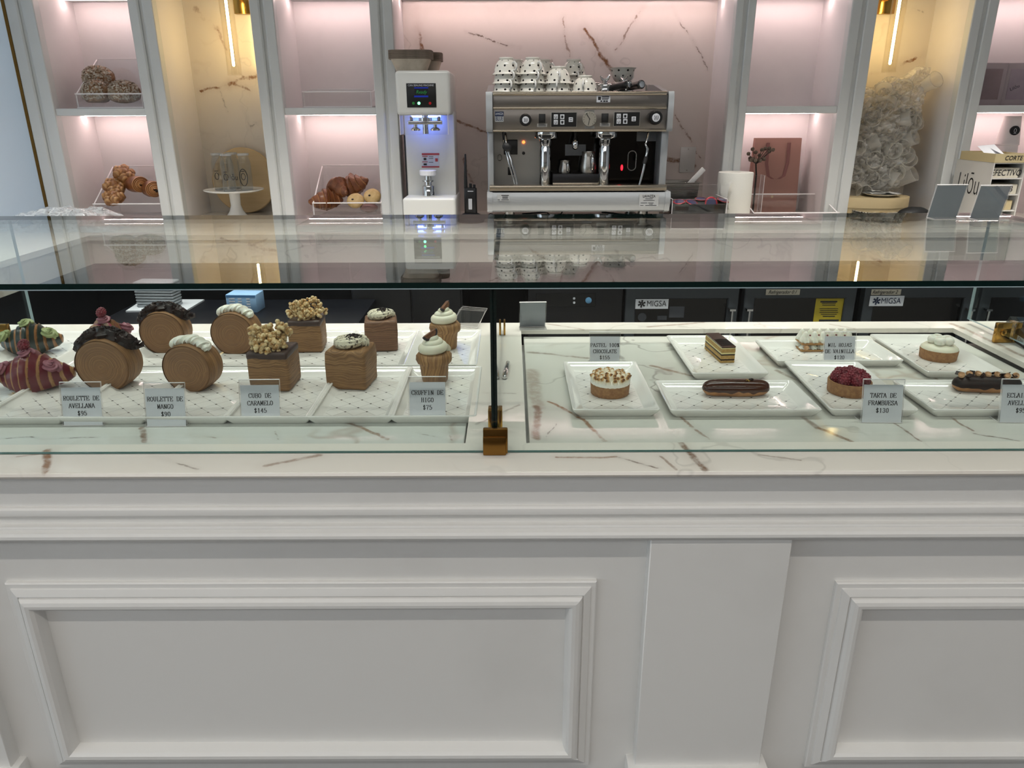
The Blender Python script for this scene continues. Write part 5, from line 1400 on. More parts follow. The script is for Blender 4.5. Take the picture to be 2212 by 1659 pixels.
# seaming works under the head, lit blue
BLUEL = emit('blue work light', '#5f80ff', 30.0)
zh = c.z
xa, xc = PY(862, 250, YS).x, PY(968, 250, YS).x
part('guard', sheet(B(), xa, xc, YS - .003, YS, PY(900, 291, YS).z, zh + .004, 'y'), [ACR, ACRE], sm, None, world=True)
part('guard', sheet(B(), xa, xa + .003, YS + .001, YS + .10, PY(900, 291, YS).z, zh + .004, 'x'), [ACR, ACRE], sm, None, world=True)
part('guard', sheet(B(), xc - .003, xc, YS + .001, YS + .10, PY(900, 291, YS).z, zh + .004, 'x'), [ACR, ACRE], sm, None, world=True)
xm = (xa + xc) / 2
part('work_light', B().box(xm - .06, xm + .06, YS + .085, YS + .095, zh - .008, zh - .001), BLUEL, sm, world=True)
part('spindle', B().lathe([(.012, 0), (.012, .05), (.028, .05), (.028, .062), (.014, .062), (.014, .075)], 24, T((xm, YS + .055, zh - .072))), CHROME, sm, 50, world=True)
part('seaming_arm', B().rbox(xm - .070, xm + .070, YS + .04, YS + .07, zh - .036, zh - .020, .003), CHROME, sm, world=True)
for dx in (-.040, .040):
    part('seaming_roller', B().lathe([(.006, 0), (.019, .001), (.021, .006), (.015, .012), (.008, .014), (.008, .034)], 24, T((xm + dx, YS + .05, zh - .060))), CHROME, sm, 50, world=True)
    part('roller_bolt', B().lathe([(.007, 0), (.007, .016)], 6, T((xm + dx * 1.4, YS + .045, zh - .020))), CHROME, sm, world=True)
q = PY(927, 438, YS + .08)
lf = part('lifter', B().lathe([(.027, 0), (.027, .040), (.024, .044), (.016, .046), (.016, .058), (.024, .060), (.024, .066), (.015, .068), (.015, .084)], 28, T((q.x, YS + .08, a.z * 0 + PY(925, 428, YS).z + .0005))), CHROME, sm, 40, world=True)
part('lift_pad', B().lathe([(.030, 0), (.036, .003), (.036, .020), (.033, .022)], 28, T((q.x, YS + .08, PY(925, 428, YS).z + .085))), mat('nylon pad', '#e8eaf0', 0.4), sm, 50, world=True)
st = wb(911, 331, 949, 362, YS + .1295, .001, LBLW, 'warning_sticker', .0002, sm, 1)
REDP = mat('red print', '#a93a3c', 0.6)
for y0, y1 in ((331, 335), (359, 362)): wb(911, y0, 949, y1, YS + .1285, .0006, REDP, 'sticker_band', .0001, st, 1)
for x0, y0, x1, y1, m in ((912, 337, 924, 338.5, REDP), (912, 349, 924, 350.5, REDP), (915, 341, 921, 346, INK), (915, 353, 922, 357, INK), (926, 338, 936, 339, GREYPR), (926, 342, 936, 343, GREYPR), (926, 350, 936, 351, GREYPR), (940, 342, 946, 349, REDP)):
    wb(x0, y0, x1, y1, YS + .1285, .0006, m, 'sticker_print', .0001, st, 1)
# containers on top
PULP = nz_mat('moulded pulp', '#b7ab9a', '#c9beae', 30, 0.8, 0.3)
PULPD = nz_mat('pulp rims', '#776a5e', '#8b7d70', 30, 0.85, 0.3)
zt = PY(910, 152, YS).z
ORD8 = ['lowest', 'second', 'third', 'fourth', 'fifth', 'sixth', 'seventh', 'topmost']
def containers(px0, px1, Y, dpt, where):
    xa_, xb_ = PY(px0, 110, Y).x, PY(px1, 110, Y).x; w = (xb_ - xa_) / 2; d = dpt / 2
    def lp(s, z, rr): return [((w * s - rr) * sx + rr * math.cos(R(a0 + 22.5 * i)), (d * s - rr) * sy + rr * math.sin(R(a0 + 22.5 * i)), z) for sx, sy, a0 in ((1, 1, 0), (-1, 1, 90), (-1, -1, 180), (1, -1, 270)) for i in range(5)]
    L_ = [lp(.68, 0, .03), lp(.70, .003, .03), lp(.90, .044, .035), lp(.99, .0445, .035), lp(1.0, .0460, .035), lp(.99, .0478, .035), lp(.88, .0475, .035), lp(.68, .006, .03)]
    n = 20; v = [p for l in L_ for p in l]
    f = [(i * n + j, i * n + (j + 1) % n, (i + 1) * n + (j + 1) % n, (i + 1) * n + j) for i in range(len(L_) - 1) for j in range(n)] + [tuple(reversed(range(n))), tuple(7 * n + j for j in range(n))]
    b = B().add(v, f); b.mi = [1 if 2 * n <= k < 6 * n else 0 for k in range(len(f))]
    me = b.mesh('pulp_tray', [PULP, PULPD], 40)
    for k in range(8):
        single('pulp_tray', me, None, 'beige pulp food tray, %s in the nested pile %s' % (ORD8[k], where), 'food tray', ((xa_ + xb_) / 2, Y + d, zt + .0004 + k * .0042), 0, 'pulp trays on the sealing machine')
containers(835, 931, YS + .03, .13, 'at the front of the sealing machine')
containers(880, 953, YS + .17, .12, 'at the back of the sealing machine')
# glass jar lid beside it
q = PZ(848, 478, ZB)
single('glass_jar', B().lathe([(.026, 0), (.030, .002), (.030, .030), (.028, .034), (.028, .044), (.024, .046), (.001, .046)], 28), clear('jar glass', (.9, .92, .92), 1.45, .12), 'small clear glass jar between the croissant bin and sealing machine', 'jar', (q.x - .005, 3.20, ZB + .0003), smooth=50)
# radio
q = PZ(1022, 468, ZB)
rd = thing('walkie_talkie', 'black two-way radio standing in its round charger', 'radio', (q.x, 3.27, ZB + .0003), R(-4))
part('charger', B().lathe([(.055, 0), (.058, .004), (.056, .014), (.045, .030), (.030, .038), (.001, .038)], 28), BLACKM, rd, 60)
part('body', B().rbox(-.026, .026, -.018, .018, .030, .145, .006, 2), BLACK, rd)
part('antenna', B().tube([(-.020, 0, .14), (-.020, 0, .19), (-.019, 0, .28), (-.019, 0, .283)], [.008, .007, .0035, .003], 10), BLACKM, rd, 60)
for dx, h in ((.000, .016), (.016, .012)): part('knob', B().lathe([(.006, 0), (.006, h), (.004, h + .001)], 12, T((dx, 0, .145))), BLACK, rd)
part('name_sticker', B().rbox(-.008, .008, -.0195, -.0183, .055, .100, .001, 1), LBLW, rd)
part('radio_logo', B().box(-.010, .014, -.0190, -.0182, .130, .133), LBLW, rd)
b = B()
b.tube([(.05, 0, .01), (.09, .01, .02), (.12, .02, .006), (.17, .03, .004)], .002, 6); b.tube([(.04, .02, .008), (.08, .05, .03), (.13, .06, .01)], .002, 6)
part('cable', b, BLACK, rd, 60)
# ------------------------------------------------------------------ espresso machine
YM = 3.08                      # fascia plane
em = thing('espresso_machine', 'two-group stainless espresso machine with grey side panels', 'coffee machine', (PY(1250, 480, YM).x, YM + .2, ZB + .0003))
def eb(x0, y0, x1, y1, Y, dpt, m, name, rr=.002, parent=None, seg=2):
    a = PY(x0, y0, Y); c = PY(x1, y1, Y)
    return part(name, B().rbox(a.x, c.x, Y, Y + dpt, c.z, a.z, rr, seg), m, parent or em, world=True)
xl, xr = PY(1064, 240, YM).x, PY(1441, 240, YM).x
xo0, xo1 = PY(1050, 240, YM).x, PY(1453, 240, YM).x
zt_ = PY(1250, 199, YM).z; zf = PY(1250, 283, YM).z; zba = PY(1250, 413, YM).z; zbb = PY(1250, 457, YM).z
YBK = YM + .50
# grey cheeks: upper bulge + slim column below
for s, xa, xb in ((0, xo0, xl), (1, xr, xo1)):
    b = B().extx([(YM - .012, zf - .002), (YM - .018, zf + .01), (YM - .018, zt_ - .02), (YM - .008, zt_ + .002), (YM + .10, zt_ + .004), (YM + .34, zt_ + .035), (YM + .46, zt_ + .040), (YBK, zt_), (YBK, zba), (YM + .10, zba), (YM + .09, zf - .002)][::-1], xa, xb)
    part('side_panel', b, GREYP, em, 30, world=True)
    xc_ = (xl, xl + .004) if s == 0 else (xr - .004, xr)
    cx0 = PY(1054, 350, YM + .03).x if s == 0 else PY(1424, 350, YM + .03).x; cx1 = PY(1067, 350, YM + .03).x if s == 0 else PY(1440, 350, YM + .03).x
    part('side_column', B().rbox(cx0, cx1, YM + .02, YM + .16, zba - .002, zf + .002, .006), GREYP, em, world=True)
part('upper_body', B().box(xl, xr, YM + .012, YBK - .02, zf + .001, zt_ - .006), STEELD, em, world=True)
part('cup_tray', B().box(xl, xr, YM + .002, YBK - .02, zt_ - .006, zt_ - .001), STEEL, em, world=True)
LITE = mat('polished trim', '#c9bda9', 0.22, 1.0)
eb(1064, 198, 1441, 205.5, YM - .012, .03, LITE, 'top_rail', .004)
eb(1064, 205, 1441, 232, YM - .006, .018, FASC, 'upper_fascia', .001)
eb(1064, 231, 1441, 235, YM - .010, .018, LITE, 'trim_rail', .002)
fs = eb(1064, 235, 1441, 281, YM - .004, .016, FASC, 'control_fascia', .001)
eb(1064, 280.5, 1441, 284, YM - .012, .026, LITE, 'trim_rail', .002)
YC = YM - .004
# rear cup guard
part('cup_guard', B().tube([(xl + .01, YBK - .05, zt_), (xl + .01, YBK - .05, zt_ + .035), (xl + .03, YBK - .05, zt_ + .045), (xr - .03, YBK - .05, zt_ + .045), (xr - .01, YBK - .05, zt_ + .035), (xr - .01, YBK - .05, zt_)], .005, 8), STEEL, em, 60, world=True)
# logo
lg = eb(1069, 241, 1088, 263, YC - .0012, .0012, GREYP, 'logo_plate', .0003, fs, 1)
eb(1069, 241, 1088, 251, YC - .0018, .0006, NAVY, 'logo_field', .0001, lg, 1)
txt_px('LAVAZZA', 1078.5, 246, YC, 4.2, LBLW, lg, 0, 0, .62, .0021)
txt_px('BLUE', 1078.5, 256.8, YC, 8, NAVY, lg, 0, .0002, .60, .0015)
def knob(px, py, rpx, Y, parent, mark):
    q = PY(px, py, Y); rr = rpx * Y / FPX / 1.05
    kn_ = part('steam_knob', B().lathe([(rr, 0), (rr * 1.02, .006), (rr * .98, .026), (rr * .85, .032), (.001, .032)], 28, T((q.x, Y, q.z)) @ Rx(90)), BLACK, parent, 50, world=True)
    part('knob_badge', B().lathe([(rr * .58, 0), (rr * .55, .0015), (.001, .0015)], 22, T((q.x, Y - .032, q.z)) @ Rx(90)), LBLW, kn_, 50, world=True)
    b = B()
    for k in range(3): b.tube([(q.x - rr * .25 + k * rr * .22, Y - .0345, q.z - rr * .3), (q.x - rr * .12 + k * rr * .22, Y - .0345, q.z), (q.x - rr * .25 + k * rr * .25, Y - .0345, q.z + rr * .3)], .0009, 5)
    part('knob_print', b, INK, kn_, world=True)
knob(1135, 259, 12.5, YC, fs, 0); knob(1414, 254, 14.5, YC, fs, 0)
for px, py in ((1171, 257), (1307, 256)):
    sw = eb(px - 7, py - 11, px + 7, py + 9, YC - .004, .004, BLACK, 'rocker_switch', .001, fs)
    eb(px - 5, py - 9, px + 5, py + 5, YC - .007, .004, BLACKM, 'rocker', .001, sw)
    lb_ = eb(px - 11, py + 10, px + 11, py + 17.5, YC - .0012, .0012, mat('grey tag', '#8b8a86', 0.4), 'switch_tag', .0004, fs, 1)
    for k in range(2): eb(px - 8, py + 11.8 + 2.6 * k, px + 8, py + 12.8 + 2.6 * k, YC - .0016, .0004, GREYPR, 'tag_print', .0001, lb_, 1)
def panel(x0, y0, x1, y1):
    pn = eb(x0, y0, x1, y1, YC - .004, .004, mat('panel bezel', '#a5a19a', 0.3, 0.8), 'button_panel', .0015, fs)
    eb(x0 + 1.2, y0 + 1.2, x1 - 1.2, y1 - 1.2, YC - .0048, .001, BLACK, 'panel_face', .0008, pn, 1)
    W = x1 - x0
    for k, (fx_, fy_) in enumerate(((.19, .31), (.44, .31), (.19, .67), (.44, .67), (.77, .50))):
        cx_, cy_ = x0 + fx_ * W, y0 + fy_ * (y1 - y0)
        bt = eb(cx_ - 4.4, cy_ - 5, cx_ + 4.4, cy_ + 5, YC - .0066, .002, LBLW, 'dose_button', .0006, pn, 1)
        q = PY(cx_, cy_, YC - .0068); b = B()
        if k == 4:
            for dz in (-.0035, .0035): b.box(q.x - .005, q.x + .005, YC - .0072, YC - .0067, q.z + dz - .001, q.z + dz + .001)
        elif k in (1, 3):
            b.lathe([(.0048, 0), (.0048, .0005)], 14, T((q.x, YC - .0067, q.z - .0005)) @ Rx(90)); b.box(q.x - .005, q.x + .005, YC - .0072, YC - .0067, q.z + .003, q.z + .0045)
        else:
            b.tube([(q.x - .003, YC - .007, q.z + .004), (q.x - .0035, YC - .007, q.z - .003), (q.x, YC - .007, q.z - .005), (q.x + .0035, YC - .007, q.z - .003), (q.x + .003, YC - .007, q.z + .004)], .001, 5)
        part('button_icon', b, INK, bt, world=True)
panel(1190, 242, 1246, 275); panel(1326, 241, 1382, 273)
q = PY(1273, 257, YC); rr = .0275
gg = part('pressure_gauge', B().lathe([(rr, 0), (rr, .004), (rr * .96, .006), (.001, .006)], 36, T((q.x, YC, q.z)) @ Rx(90)), mat('gauge face', '#8d897f', 0.35), fs, 50, world=True)
b = B()
for k in range(12):
    a = R(-120 + 30 * k * .8); b.box(-.0005, .0005, -.0002, .0002, rr * .72, rr * .9, T((q.x, YC - .0064, q.z)) @ Ry(math.degrees(a)))
b.box(-.0011, .0011, -.0003, .0003, -.004, rr * .85, T((q.x, YC - .0068, q.z + .002)) @ Ry(-35)); b.box(-.0011, .0011, -.0003, .0003, -.004, rr * .75, T((q.x, YC - .0068, q.z - .003)) @ Ry(192))
part('gauge_needles', b, INK, gg, world=True)
for py in (241, 275): eb(1263, py - 3, 1284, py + 3, YC - .0012, .0012, mat('grey tag', '#8b8a86', 0.4), 'gauge_tag', .0004, fs, 1)
stk = eb(1289, 207, 1318, 221, YM - .0072, .0012, LBLW, 'service_sticker', .0003, em, 1)
for x0, y0, x1, y1 in ((1292, 209, 1298, 216), (1300, 208, 1316, 210), (1300, 211.5, 1316, 213), (1300, 214, 1314, 215.5), (1297, 217, 1301, 220), (1303, 217, 1308, 220), (1309, 217, 1313, 220)):
    eb(x0, y0, x1, y1, YM - .0076, .0004, INK, 'sticker_print', .0001, stk, 1)
# splash back
YSP = YM + .13
MIRR = mat('mirror steel', '#8d8a86', 0.07, 1.0)
a = PY(1067, 284, YSP); c = PY(1430, 400, YSP)
xsp = PY(1166, 340, YSP).x
part('splash_back', B().box(xl + .002, xsp, YSP, YSP + .01, c.z - .02, zf + .001), mat('steel bright reflection', '#cdc9c1', 0.38, 0.15), em, world=True)  # bright mirrored surroundings put into this panel's pale colour
part('splash_back', B().box(xsp, xr - .002, YSP, YSP + .01, c.z - .02, zf + .001), mat('steel dark reflection', '#2b2826', 0.12, 0.9), em, world=True)  # same steel, dark mirrored surroundings put into the colour
YSQ = YSP - .001
bp_ = eb(1088, 302, 1118, 334, YSQ - .003, .003, BLACK, 'control_plate', .002)
eb(1097, 361, 1110, 378, YSQ - .002, .002, BLACK, 'black_label', .0005)
for py, m_, nm in ((307, emit('amber lamp', '#ff7a3c', 3.0), 'amber_lamp'), (331, BLACK, 'black_plug')):
    q = PY(1131, py, YSQ); part(nm, B().lathe([(.0062, 0), (.0062, .003), (.004, .004)], 14, T((q.x, YSQ, q.z)) @ Rx(90)), m_, em, world=True)
eb(1221, 312, 1265, 336, YSQ - .001, .001, mat('grey notice', '#87898c', 0.5), 'notice', .0003)
eb(1376, 285, 1420, 305, YSQ - .001, .001, mat('grey notice', '#87898c', 0.5), 'notice', .0003)
q = PY(1343, 362, YSQ); part('red_indicator', B().ball(.005, .004, .012, T((q.x, YSQ - .003, q.z)), 10, 8), emit('red lamp', '#ff1e2c', 3.5), em, 60, world=True)
q = PY(1365, 347, YSQ); W_, H_ = .017, .040
P = [(q.x + W_ * math.cos(t), YSQ - .002, q.z + (H_ if math.sin(t) >= 0 else -H_) * .55 + W_ * math.sin(t)) for t in np.linspace(0, 2 * math.pi, 29)[:-1]]
part('sight_glass_ring', B().tube(P, .0018, 8, False, None, None, True), STEEL, em, 60, world=True)
# groups and their tall chrome outlets
for cx_ in (1180, 1309):
    q = PY(cx_, 284, YM + .045); X = q.x
    part('group_head', B().lathe([(.036, 0), (.044, .002), (.047, .008), (.047, .026), (.040, .030)], 36, T((X, YM + .05, zf - .030))), CHROME, em, 40, world=True)
    part('group_lug', B().rbox(X - .018, X + .018, YM + .0, YM + .02, zf - .026, zf - .014, .003), BLACK, em, world=True)
    zo = PY(cx_, 399, YM + .02).z
    ho = part('outlet_column', B().lathe([(.021, 0), (.022, .002), (.022, zf - .062 - zo), (.0205, zf - .058 - zo), (.0205, zf - .055 - zo), (.023, zf - .052 - zo), (.024, zf - .030 - zo)], 32, T((X - .004, YM + .03, zo))), CHROME, em, 40, world=True)
    b = B()
    for k in range(-3, 4): b.box(X - .004 + k * .0055 - .001, X - .004 + k * .0055 + .001, YM + .003, YM + .006, zf - .050, zf - .034)
    part('outlet_ribs', b, STEELD, em, world=True)
# hot water outlet
q = PY(1243, 284, YM + .06)
part('water_outlet', B().tube([(q.x, YM + .06, zf), (q.x, YM + .06, zf - .022), (q.x, YM + .058, zf - .035), (q.x, YM + .055, zf - .050), (q.x, YM + .055, zf - .066), (q.x, YM + .055, zf - .072)], [.006, .006, .011, .014, .012, .006], 18), CHROME, em, 60, world=True)
# steam wands
def pxp(pts, Y): return [tuple(PY(x, y, Y + d)) for x, y, d in pts]
part('steam_wand', B().tube(pxp([(1091, 284, .04), (1093, 305, .03), (1096, 322, .01), (1104, 345, 0), (1113, 380, 0), (1117, 398, 0)], YM), [.005, .005, .005, .0045, .0045, .004], 10), CHROME, em, 60, world=True)
part('steam_wand', B().tube(pxp([(1086, 284, .06), (1088, 305, .05), (1092, 322, .03), (1099, 350, .02), (1107, 380, .02), (1112, 397, .02)], YM), [.004] * 6, 10), CHROME, em, 60, world=True)
q = PY(1094, 318, YM); part('wand_grip', B().ball(.020, .012, .016, T((q.x + .002, YM + .005, q.z)) @ Ry(35), 16, 10), BLACKM, em, 60, world=True)
part('steam_wand', B().tube(pxp([(1401, 284, .03), (1399, 298, .02), (1394, 312, .01), (1399, 322, 0), (1395, 340, 0), (1390, 365, -.005), (1381, 400, -.01)], YM), [.006, .0045, .0045, .005, .0048, .0048, .0042], 10), CHROME, em, 60, world=True)
part('wand_grip', B().tube(pxp([(1396, 338, 0), (1394, 346, 0), (1391, 354, -.003)], YM), [.007, .008, .007], 12), BLACKM, em, 60, world=True)
q = PY(1085, 344, YM); part('key_ring', B().tube([(q.x - .012 + .009 * math.cos(t), YM + .11, q.z + .012 * math.sin(t)) for t in np.linspace(0, 2 * math.pi, 17)[:-1]], .0013, 6, False, None, None, True), STEEL, em, 60, world=True)
# drip tray and base
eb(1057, 401, 1440, 412, YM - .028, .05, LITE, 'tray_rim', .003)
ztr = PY(1250, 403, YM).z
DRIP = mat('perforated tray', '#3a3b3c', 0.35, 0.8, bump=0.6, bscale=240)
part('drip_tray', B().box(xl, xr, YM - .02, YSP, ztr - .012, ztr - .004), DRIP, em, world=True)
y_s = YM + .035
a = PY(1194, 376, y_s); c = PY(1297, 400, y_s)
part('cup_stand', B().rbox(a.x, c.x, y_s, YSP - .004, ztr - .003, a.z, .002), STEELD, em, world=True)
part('stand_rail', B().rbox(a.x, c.x, y_s - .003, y_s, ztr, ztr + .012, .001), LITE, em, world=True)
b = B().extx([(YM - .030, zba - .002), (YM - .036, zba - .020), (YM - .034, zba - .045), (YM - .022, zbb + .008), (YM - .004, zbb), (YBK - .03, zbb), (YBK - .03, zba - .002)][::-1], PY(1064, 430, YM).x, PY(1433, 430, YM).x)
part('base_panel', b, GREYP, em, 40, world=True)
for x0, x1 in ((1053, 1064), (1433, 1444)):
    b = B().extx([(YM - .032, zba), (YM - .040, zba - .020), (YM - .038, zba - .045), (YM - .024, zbb + .005), (YM - .004, zbb - .002), (YBK - .03, zbb - .002), (YBK - .03, zba)][::-1], PY(x0, 430, YM).x, PY(x1, 430, YM).x)
    part('base_cap', b, GREYP, em, 40, world=True)
for px in (1101, 1389):
    for yy in (YM + .06, YM + .40):
        X = PY(px, 470, YM + .05).x
        part('foot', B().lathe([(.020, 0), (.024, .003), (.024, .010), (.020, .012), (.020, zbb - ZB + .01)], 24, T((X, yy, ZB + .0003))), STEEL, em, 40, world=True)
YBS = YM - .0375
s1 = eb(1074, 420, 1101, 434, YBS - .0012, .0012, mat('silver label', '#a9abab', 0.4), 'rating_label', .0003, em, 1)
for x0, y0, x1, y1 in ((1083, 421.5, 1099, 423), (1085, 425, 1097, 426.2), (1085, 427.5, 1097, 428.7), (1075, 431, 1080, 432), (1083, 431, 1099, 432.2)): eb(x0, y0, x1, y1, YBS - .0016, .0004, INK, 'label_print', .0001, s1, 1)
s2 = eb(1381, 420, 1422, 446, YBS - .0012, .0012, mat('silver label', '#a9abab', 0.4), 'maker_label', .0003, em, 1)
txt_px('LAVAZZA', 1402, 424, YBS, 5.5, INK, s2, 0, .0002, .8, .0016)
for x0, y0, x1, y1 in ((1394, 429, 1410, 430), (1390, 432.5, 1414, 433.5), (1384, 438, 1398, 439), (1400, 438, 1412, 439), (1402, 440.5, 1410, 441.5), (1383, 443, 1390, 444), (1394, 443, 1418, 444)): eb(x0, y0, x1, y1, YBS - .0016, .0004, INK, 'label_print', .0001, s2, 1)
b = B()
b.tube(pxp([(1128, 462, .20), (1180, 458, .25), (1185, 462, .15), (1182, 480, .05)], YM), .003, 6); b.tube(pxp([(1215, 457, .2), (1208, 466, .1), (1200, 480, .05)], YM), .003, 6); b.tube(pxp([(1300, 458, .25), (1360, 466, .2), (1420, 470, .2)], YM), .004, 6)
part('cable', b, BLACK, em, 60, world=True)

# ------------------------------------------------------------------ milk jugs on the stand
def jug(px, w, py0, py1, label):
    q = PY(px, py1, y_s + .04); h = PY(px, py0, y_s + .04).z - a_z; R0 = w * (y_s + .04) / FPX / 1.03 / 2
    r = thing('milk_jug', label, 'milk jug', (q.x, y_s + .045, a_z + .0004), 0, 'steel milk jugs')
    part('body', B().lathe([(R0 * .96, 0), (R0, .004), (R0 * .98, h * .35), (R0 * .80, h * .75), (R0 * .76, h * .95), (R0 * .80, h), (R0 * .77, h), (R0 * .73, h * .9), (.001, h * .88)], 32), STEEL, r, 50)
    part('handle', B().tube([(R0 * .25, -R0 * .75, h * .82), (R0 * .35, -R0 * 1.25, h * .85), (R0 * .40, -R0 * 1.35, h * .70), (R0 * .38, -R0 * 1.30, h * .25), (R0 * .30, -R0 * .95, h * .14)], R0 * .14, 8), CHROME, r, 50)
    return r
a_z = PY(1250, 376, y_s).z
jug(1220, 26, 347, 377, 'small polished milk jug on the machine stand')
jug(1270, 36, 328, 377, 'tall brushed steel milk jug on the machine stand')

# ------------------------------------------------------------------ polka-dot cups
def cup_mat():
    t = NT('polka dot porcelain'); o = t.obj(); sp = t.n('ShaderNodeSeparateXYZ'); t.l(o, sp.inputs[0])
    ang = t.math('ARCTAN2', sp.outputs[1], sp.outputs[0])
    u = t.math('MULTIPLY', ang, 8 / 6.28318); v = t.math('DIVIDE', sp.outputs[2], 0.0205)
    row = t.math('FLOOR', v); u2 = t.math('ADD', u, t.math('MULTIPLY', row, 0.5))
    du = t.math('MULTIPLY', t.math('SUBTRACT', t.math('FRACT', u2), 0.5), 1.55); dv = t.math('SUBTRACT', t.math('FRACT', v), 0.5)
    d = t.math('SQRT', t.math('ADD', t.math('MULTIPLY', du, du), t.math('MULTIPLY', dv, dv)))
    m = t.step(d, .17, .20, 1.0, 0.0)
    at = t.attr('s'); m = t.math('MULTIPLY', m, at)
    t.bsdf(t.mix(m, lin('#eeebe1'), lin('#0d0e12')), 0.10); return t.m
CUPM = cup_mat()
def cup_meshes():
    pr = [(.026, .0, 0), (.028, .001, 0), (.0285, .006, 0), (.026, .008, 0), (.034, .014, 1), (.042, .026, 1), (.047, .042, 1), (.050, .056, 1), (.0560, .062, 0), (.0550, .0625, 0), (.048, .056, 0), (.040, .026, 0), (.001, .012, 0)]
    b = B().lathe([(r, z) for r, z, s in pr], 40, None, True, True, None, None)
    k = 40; b.a = [pr[i // k][2] * 1.0 for i in range(len(pr) * k)]
    me = b.mesh('cup_bowl', CUPM, 60)
    hd = B().tube([(.040, 0, .022), (.052, 0, .018), (.064, 0, .026), (.067, 0, .038), (.060, 0, .048), (.046, 0, .048)], [.0042, .004, .0038, .0038, .004, .0045], 8).mesh('cup_handle', PORC, 60)
    return me, hd
CB_, CH_ = cup_meshes()
ztop = zt_ + .0002
NEST = .033
def cup(X, Y, z, rot, label, flip=True):
    r = thing('espresso_cup', label, 'cup', (X, Y, z), 0, 'polka dot cups on the espresso machine')
    r.rotation_euler = (math.pi if flip else 0, 0, R(rot))
    part('cup_bowl', CB_, None, r); part('cup_handle', CH_, None, r)
    return r
ordn = {1: ['single'], 2: ['lower', 'upper'], 3: ['lowest', 'middle', 'topmost']}
stacks = [(1093, .075, 3, -62, 'front stack nearest the machine left cheek'), (1149, .075, 3, -70, 'second front stack'), (1205, .072, 2, -88, 'third front stack, two cups high'), (1263, .075, 1, -92, 'front of the cup tray, beside the filter handles'),
          (1114, .20, 3, -30, 'back stack behind the first front stack'), (1172, .20, 3, -58, 'back stack behind the second front stack'), (1237, .20, 3, -75, 'back stack behind the third front stack')]
for px, dy, n, rot, ds in stacks:
    X = PY(px, 190, YM + dy).x
    for k in range(n):
        lab_ = 'white polka dot cup upside down, %s of the %s' % (ordn[n][k], ds) if n > 1 else 'lone upside-down polka dot cup at the %s' % ds
        cup(X + .001 * k, YM + dy, ztop + .0625 + NEST * k, rot + 9 * (k - 1), lab_)
cup(PY(1344, 180, YM + .25).x, YM + .25, ztop + .036, 40, 'upright polka dot cup behind the filter handles', False)
# filter holders lying on the tray
def pfilter(px, Y, rot, label):
    X = PY(px, 195, Y).x
    r = thing('portafilter', label, 'filter holder', (X, Y, ztop + .0006), R(rot), 'filter holders on the espresso machine')
    part('basket', B().lathe([(.030, 0), (.036, .003), (.036, .024), (.033, .030), (.022, .034)], 28), CHROME, r, 50)
    b = B().tube([(-.024, 0, .062), (-.016, 0, .052), (0, 0, .044), (.016, 0, .052), (.024, 0, .064)], [.003, .006, .009, .006, .003], 10); b.lathe([(.010, .030), (.010, .046)], 14)
    part('spout', b, CHROME, r, 60)
    part('handle', B().tube([(.030, 0, .018), (.055, 0, .020), (.08, 0, .023), (.11, 0, .026), (.125, 0, .027), (.129, 0, .0272)], [.010, .013, .014, .0155, .017, .014], 16), BLACK, r, 60)
    part('end_cap', B().lathe([(.0125, 0), (.0115, .002), (.001, .003)], 18, T((.128, 0, .0272)) @ Ry(90)), CHROME, r, 50)
    return r
pfilter(1306, YM + .125, -48, 'black-handled filter holder lying across the machine top, nearer the cups')
pfilter(1348, YM + .150, -66, 'black-handled filter holder lying across the machine top, nearer the cheek')

# ------------------------------------------------------------------ things at the east end of the wide niche
q = PZ(1470, 470, ZB)
st = thing('steel_pan', 'steel bain-marie pan beside the espresso machine', 'pan', (PY(1462, 440, 3.33).x, 3.33, ZB + .0003))
PX = .075
b = B()
for s in (0,):
    zt2 = PY(1470, 395, 3.27).z - ZB
    L_ = [(.80, .80, 0), (.84, .84, .003), (1, 1, zt2 - .002), (1.12, 1.08, zt2), (1.12, 1.08, zt2 + .002), (.99, .99, zt2), (.83, .83, .006)]
    v = []
    for sx, sy, z in L_: v += [(PX * sx, .07 * sy, z), (-PX * sx, .07 * sy, z), (-PX * sx, -.07 * sy, z), (PX * sx, -.07 * sy, z)]
    f = [(i * 4 + j, i * 4 + (j + 1) % 4, (i + 1) * 4 + (j + 1) % 4, (i + 1) * 4 + j) for i in range(6) for j in range(4)] + [(3, 2, 1, 0), (24, 25, 26, 27)]
    b.add(v, f)
part('pan_wall', b, STEEL, st, 30)
sp = thing('plastic_scoop', 'white handled clear scoop resting in the steel pan', 'scoop', (PY(1490, 392, 3.31).x, 3.31, PY(1490, 397, 3.31).z))
part('scoop_handle', B().rbox(-.011, .011, -.006, .006, -.005, .085, .004, 2, Ry(42)), mat('white plastic', '#dcdad8', 0.3), sp)
part('scoop_bowl', B().grid(lambda u, v: ((v - .9) * .06, -.03 + u * .06, .012 * (2 * u - 1) ** 2 - .012 + .01 * v), 10, 8), ACR, sp, 60)
q = PY(1485, 345, YB - .004)
ol = thing('outlet_plate', 'blank white cover plate on the marble wall', 'wall plate', (q.x, YB - .004, q.z))
part('plate', B().rbox(-.036, .036, -.004, .0035, -.058, .058, .002), WPL, ol)
for dz in (-.048, .048): part('screw', B().lathe([(.003, 0), (.0025, .001)], 10, T((0, -.004, dz)) @ Rx(90)), STEEL, ol)
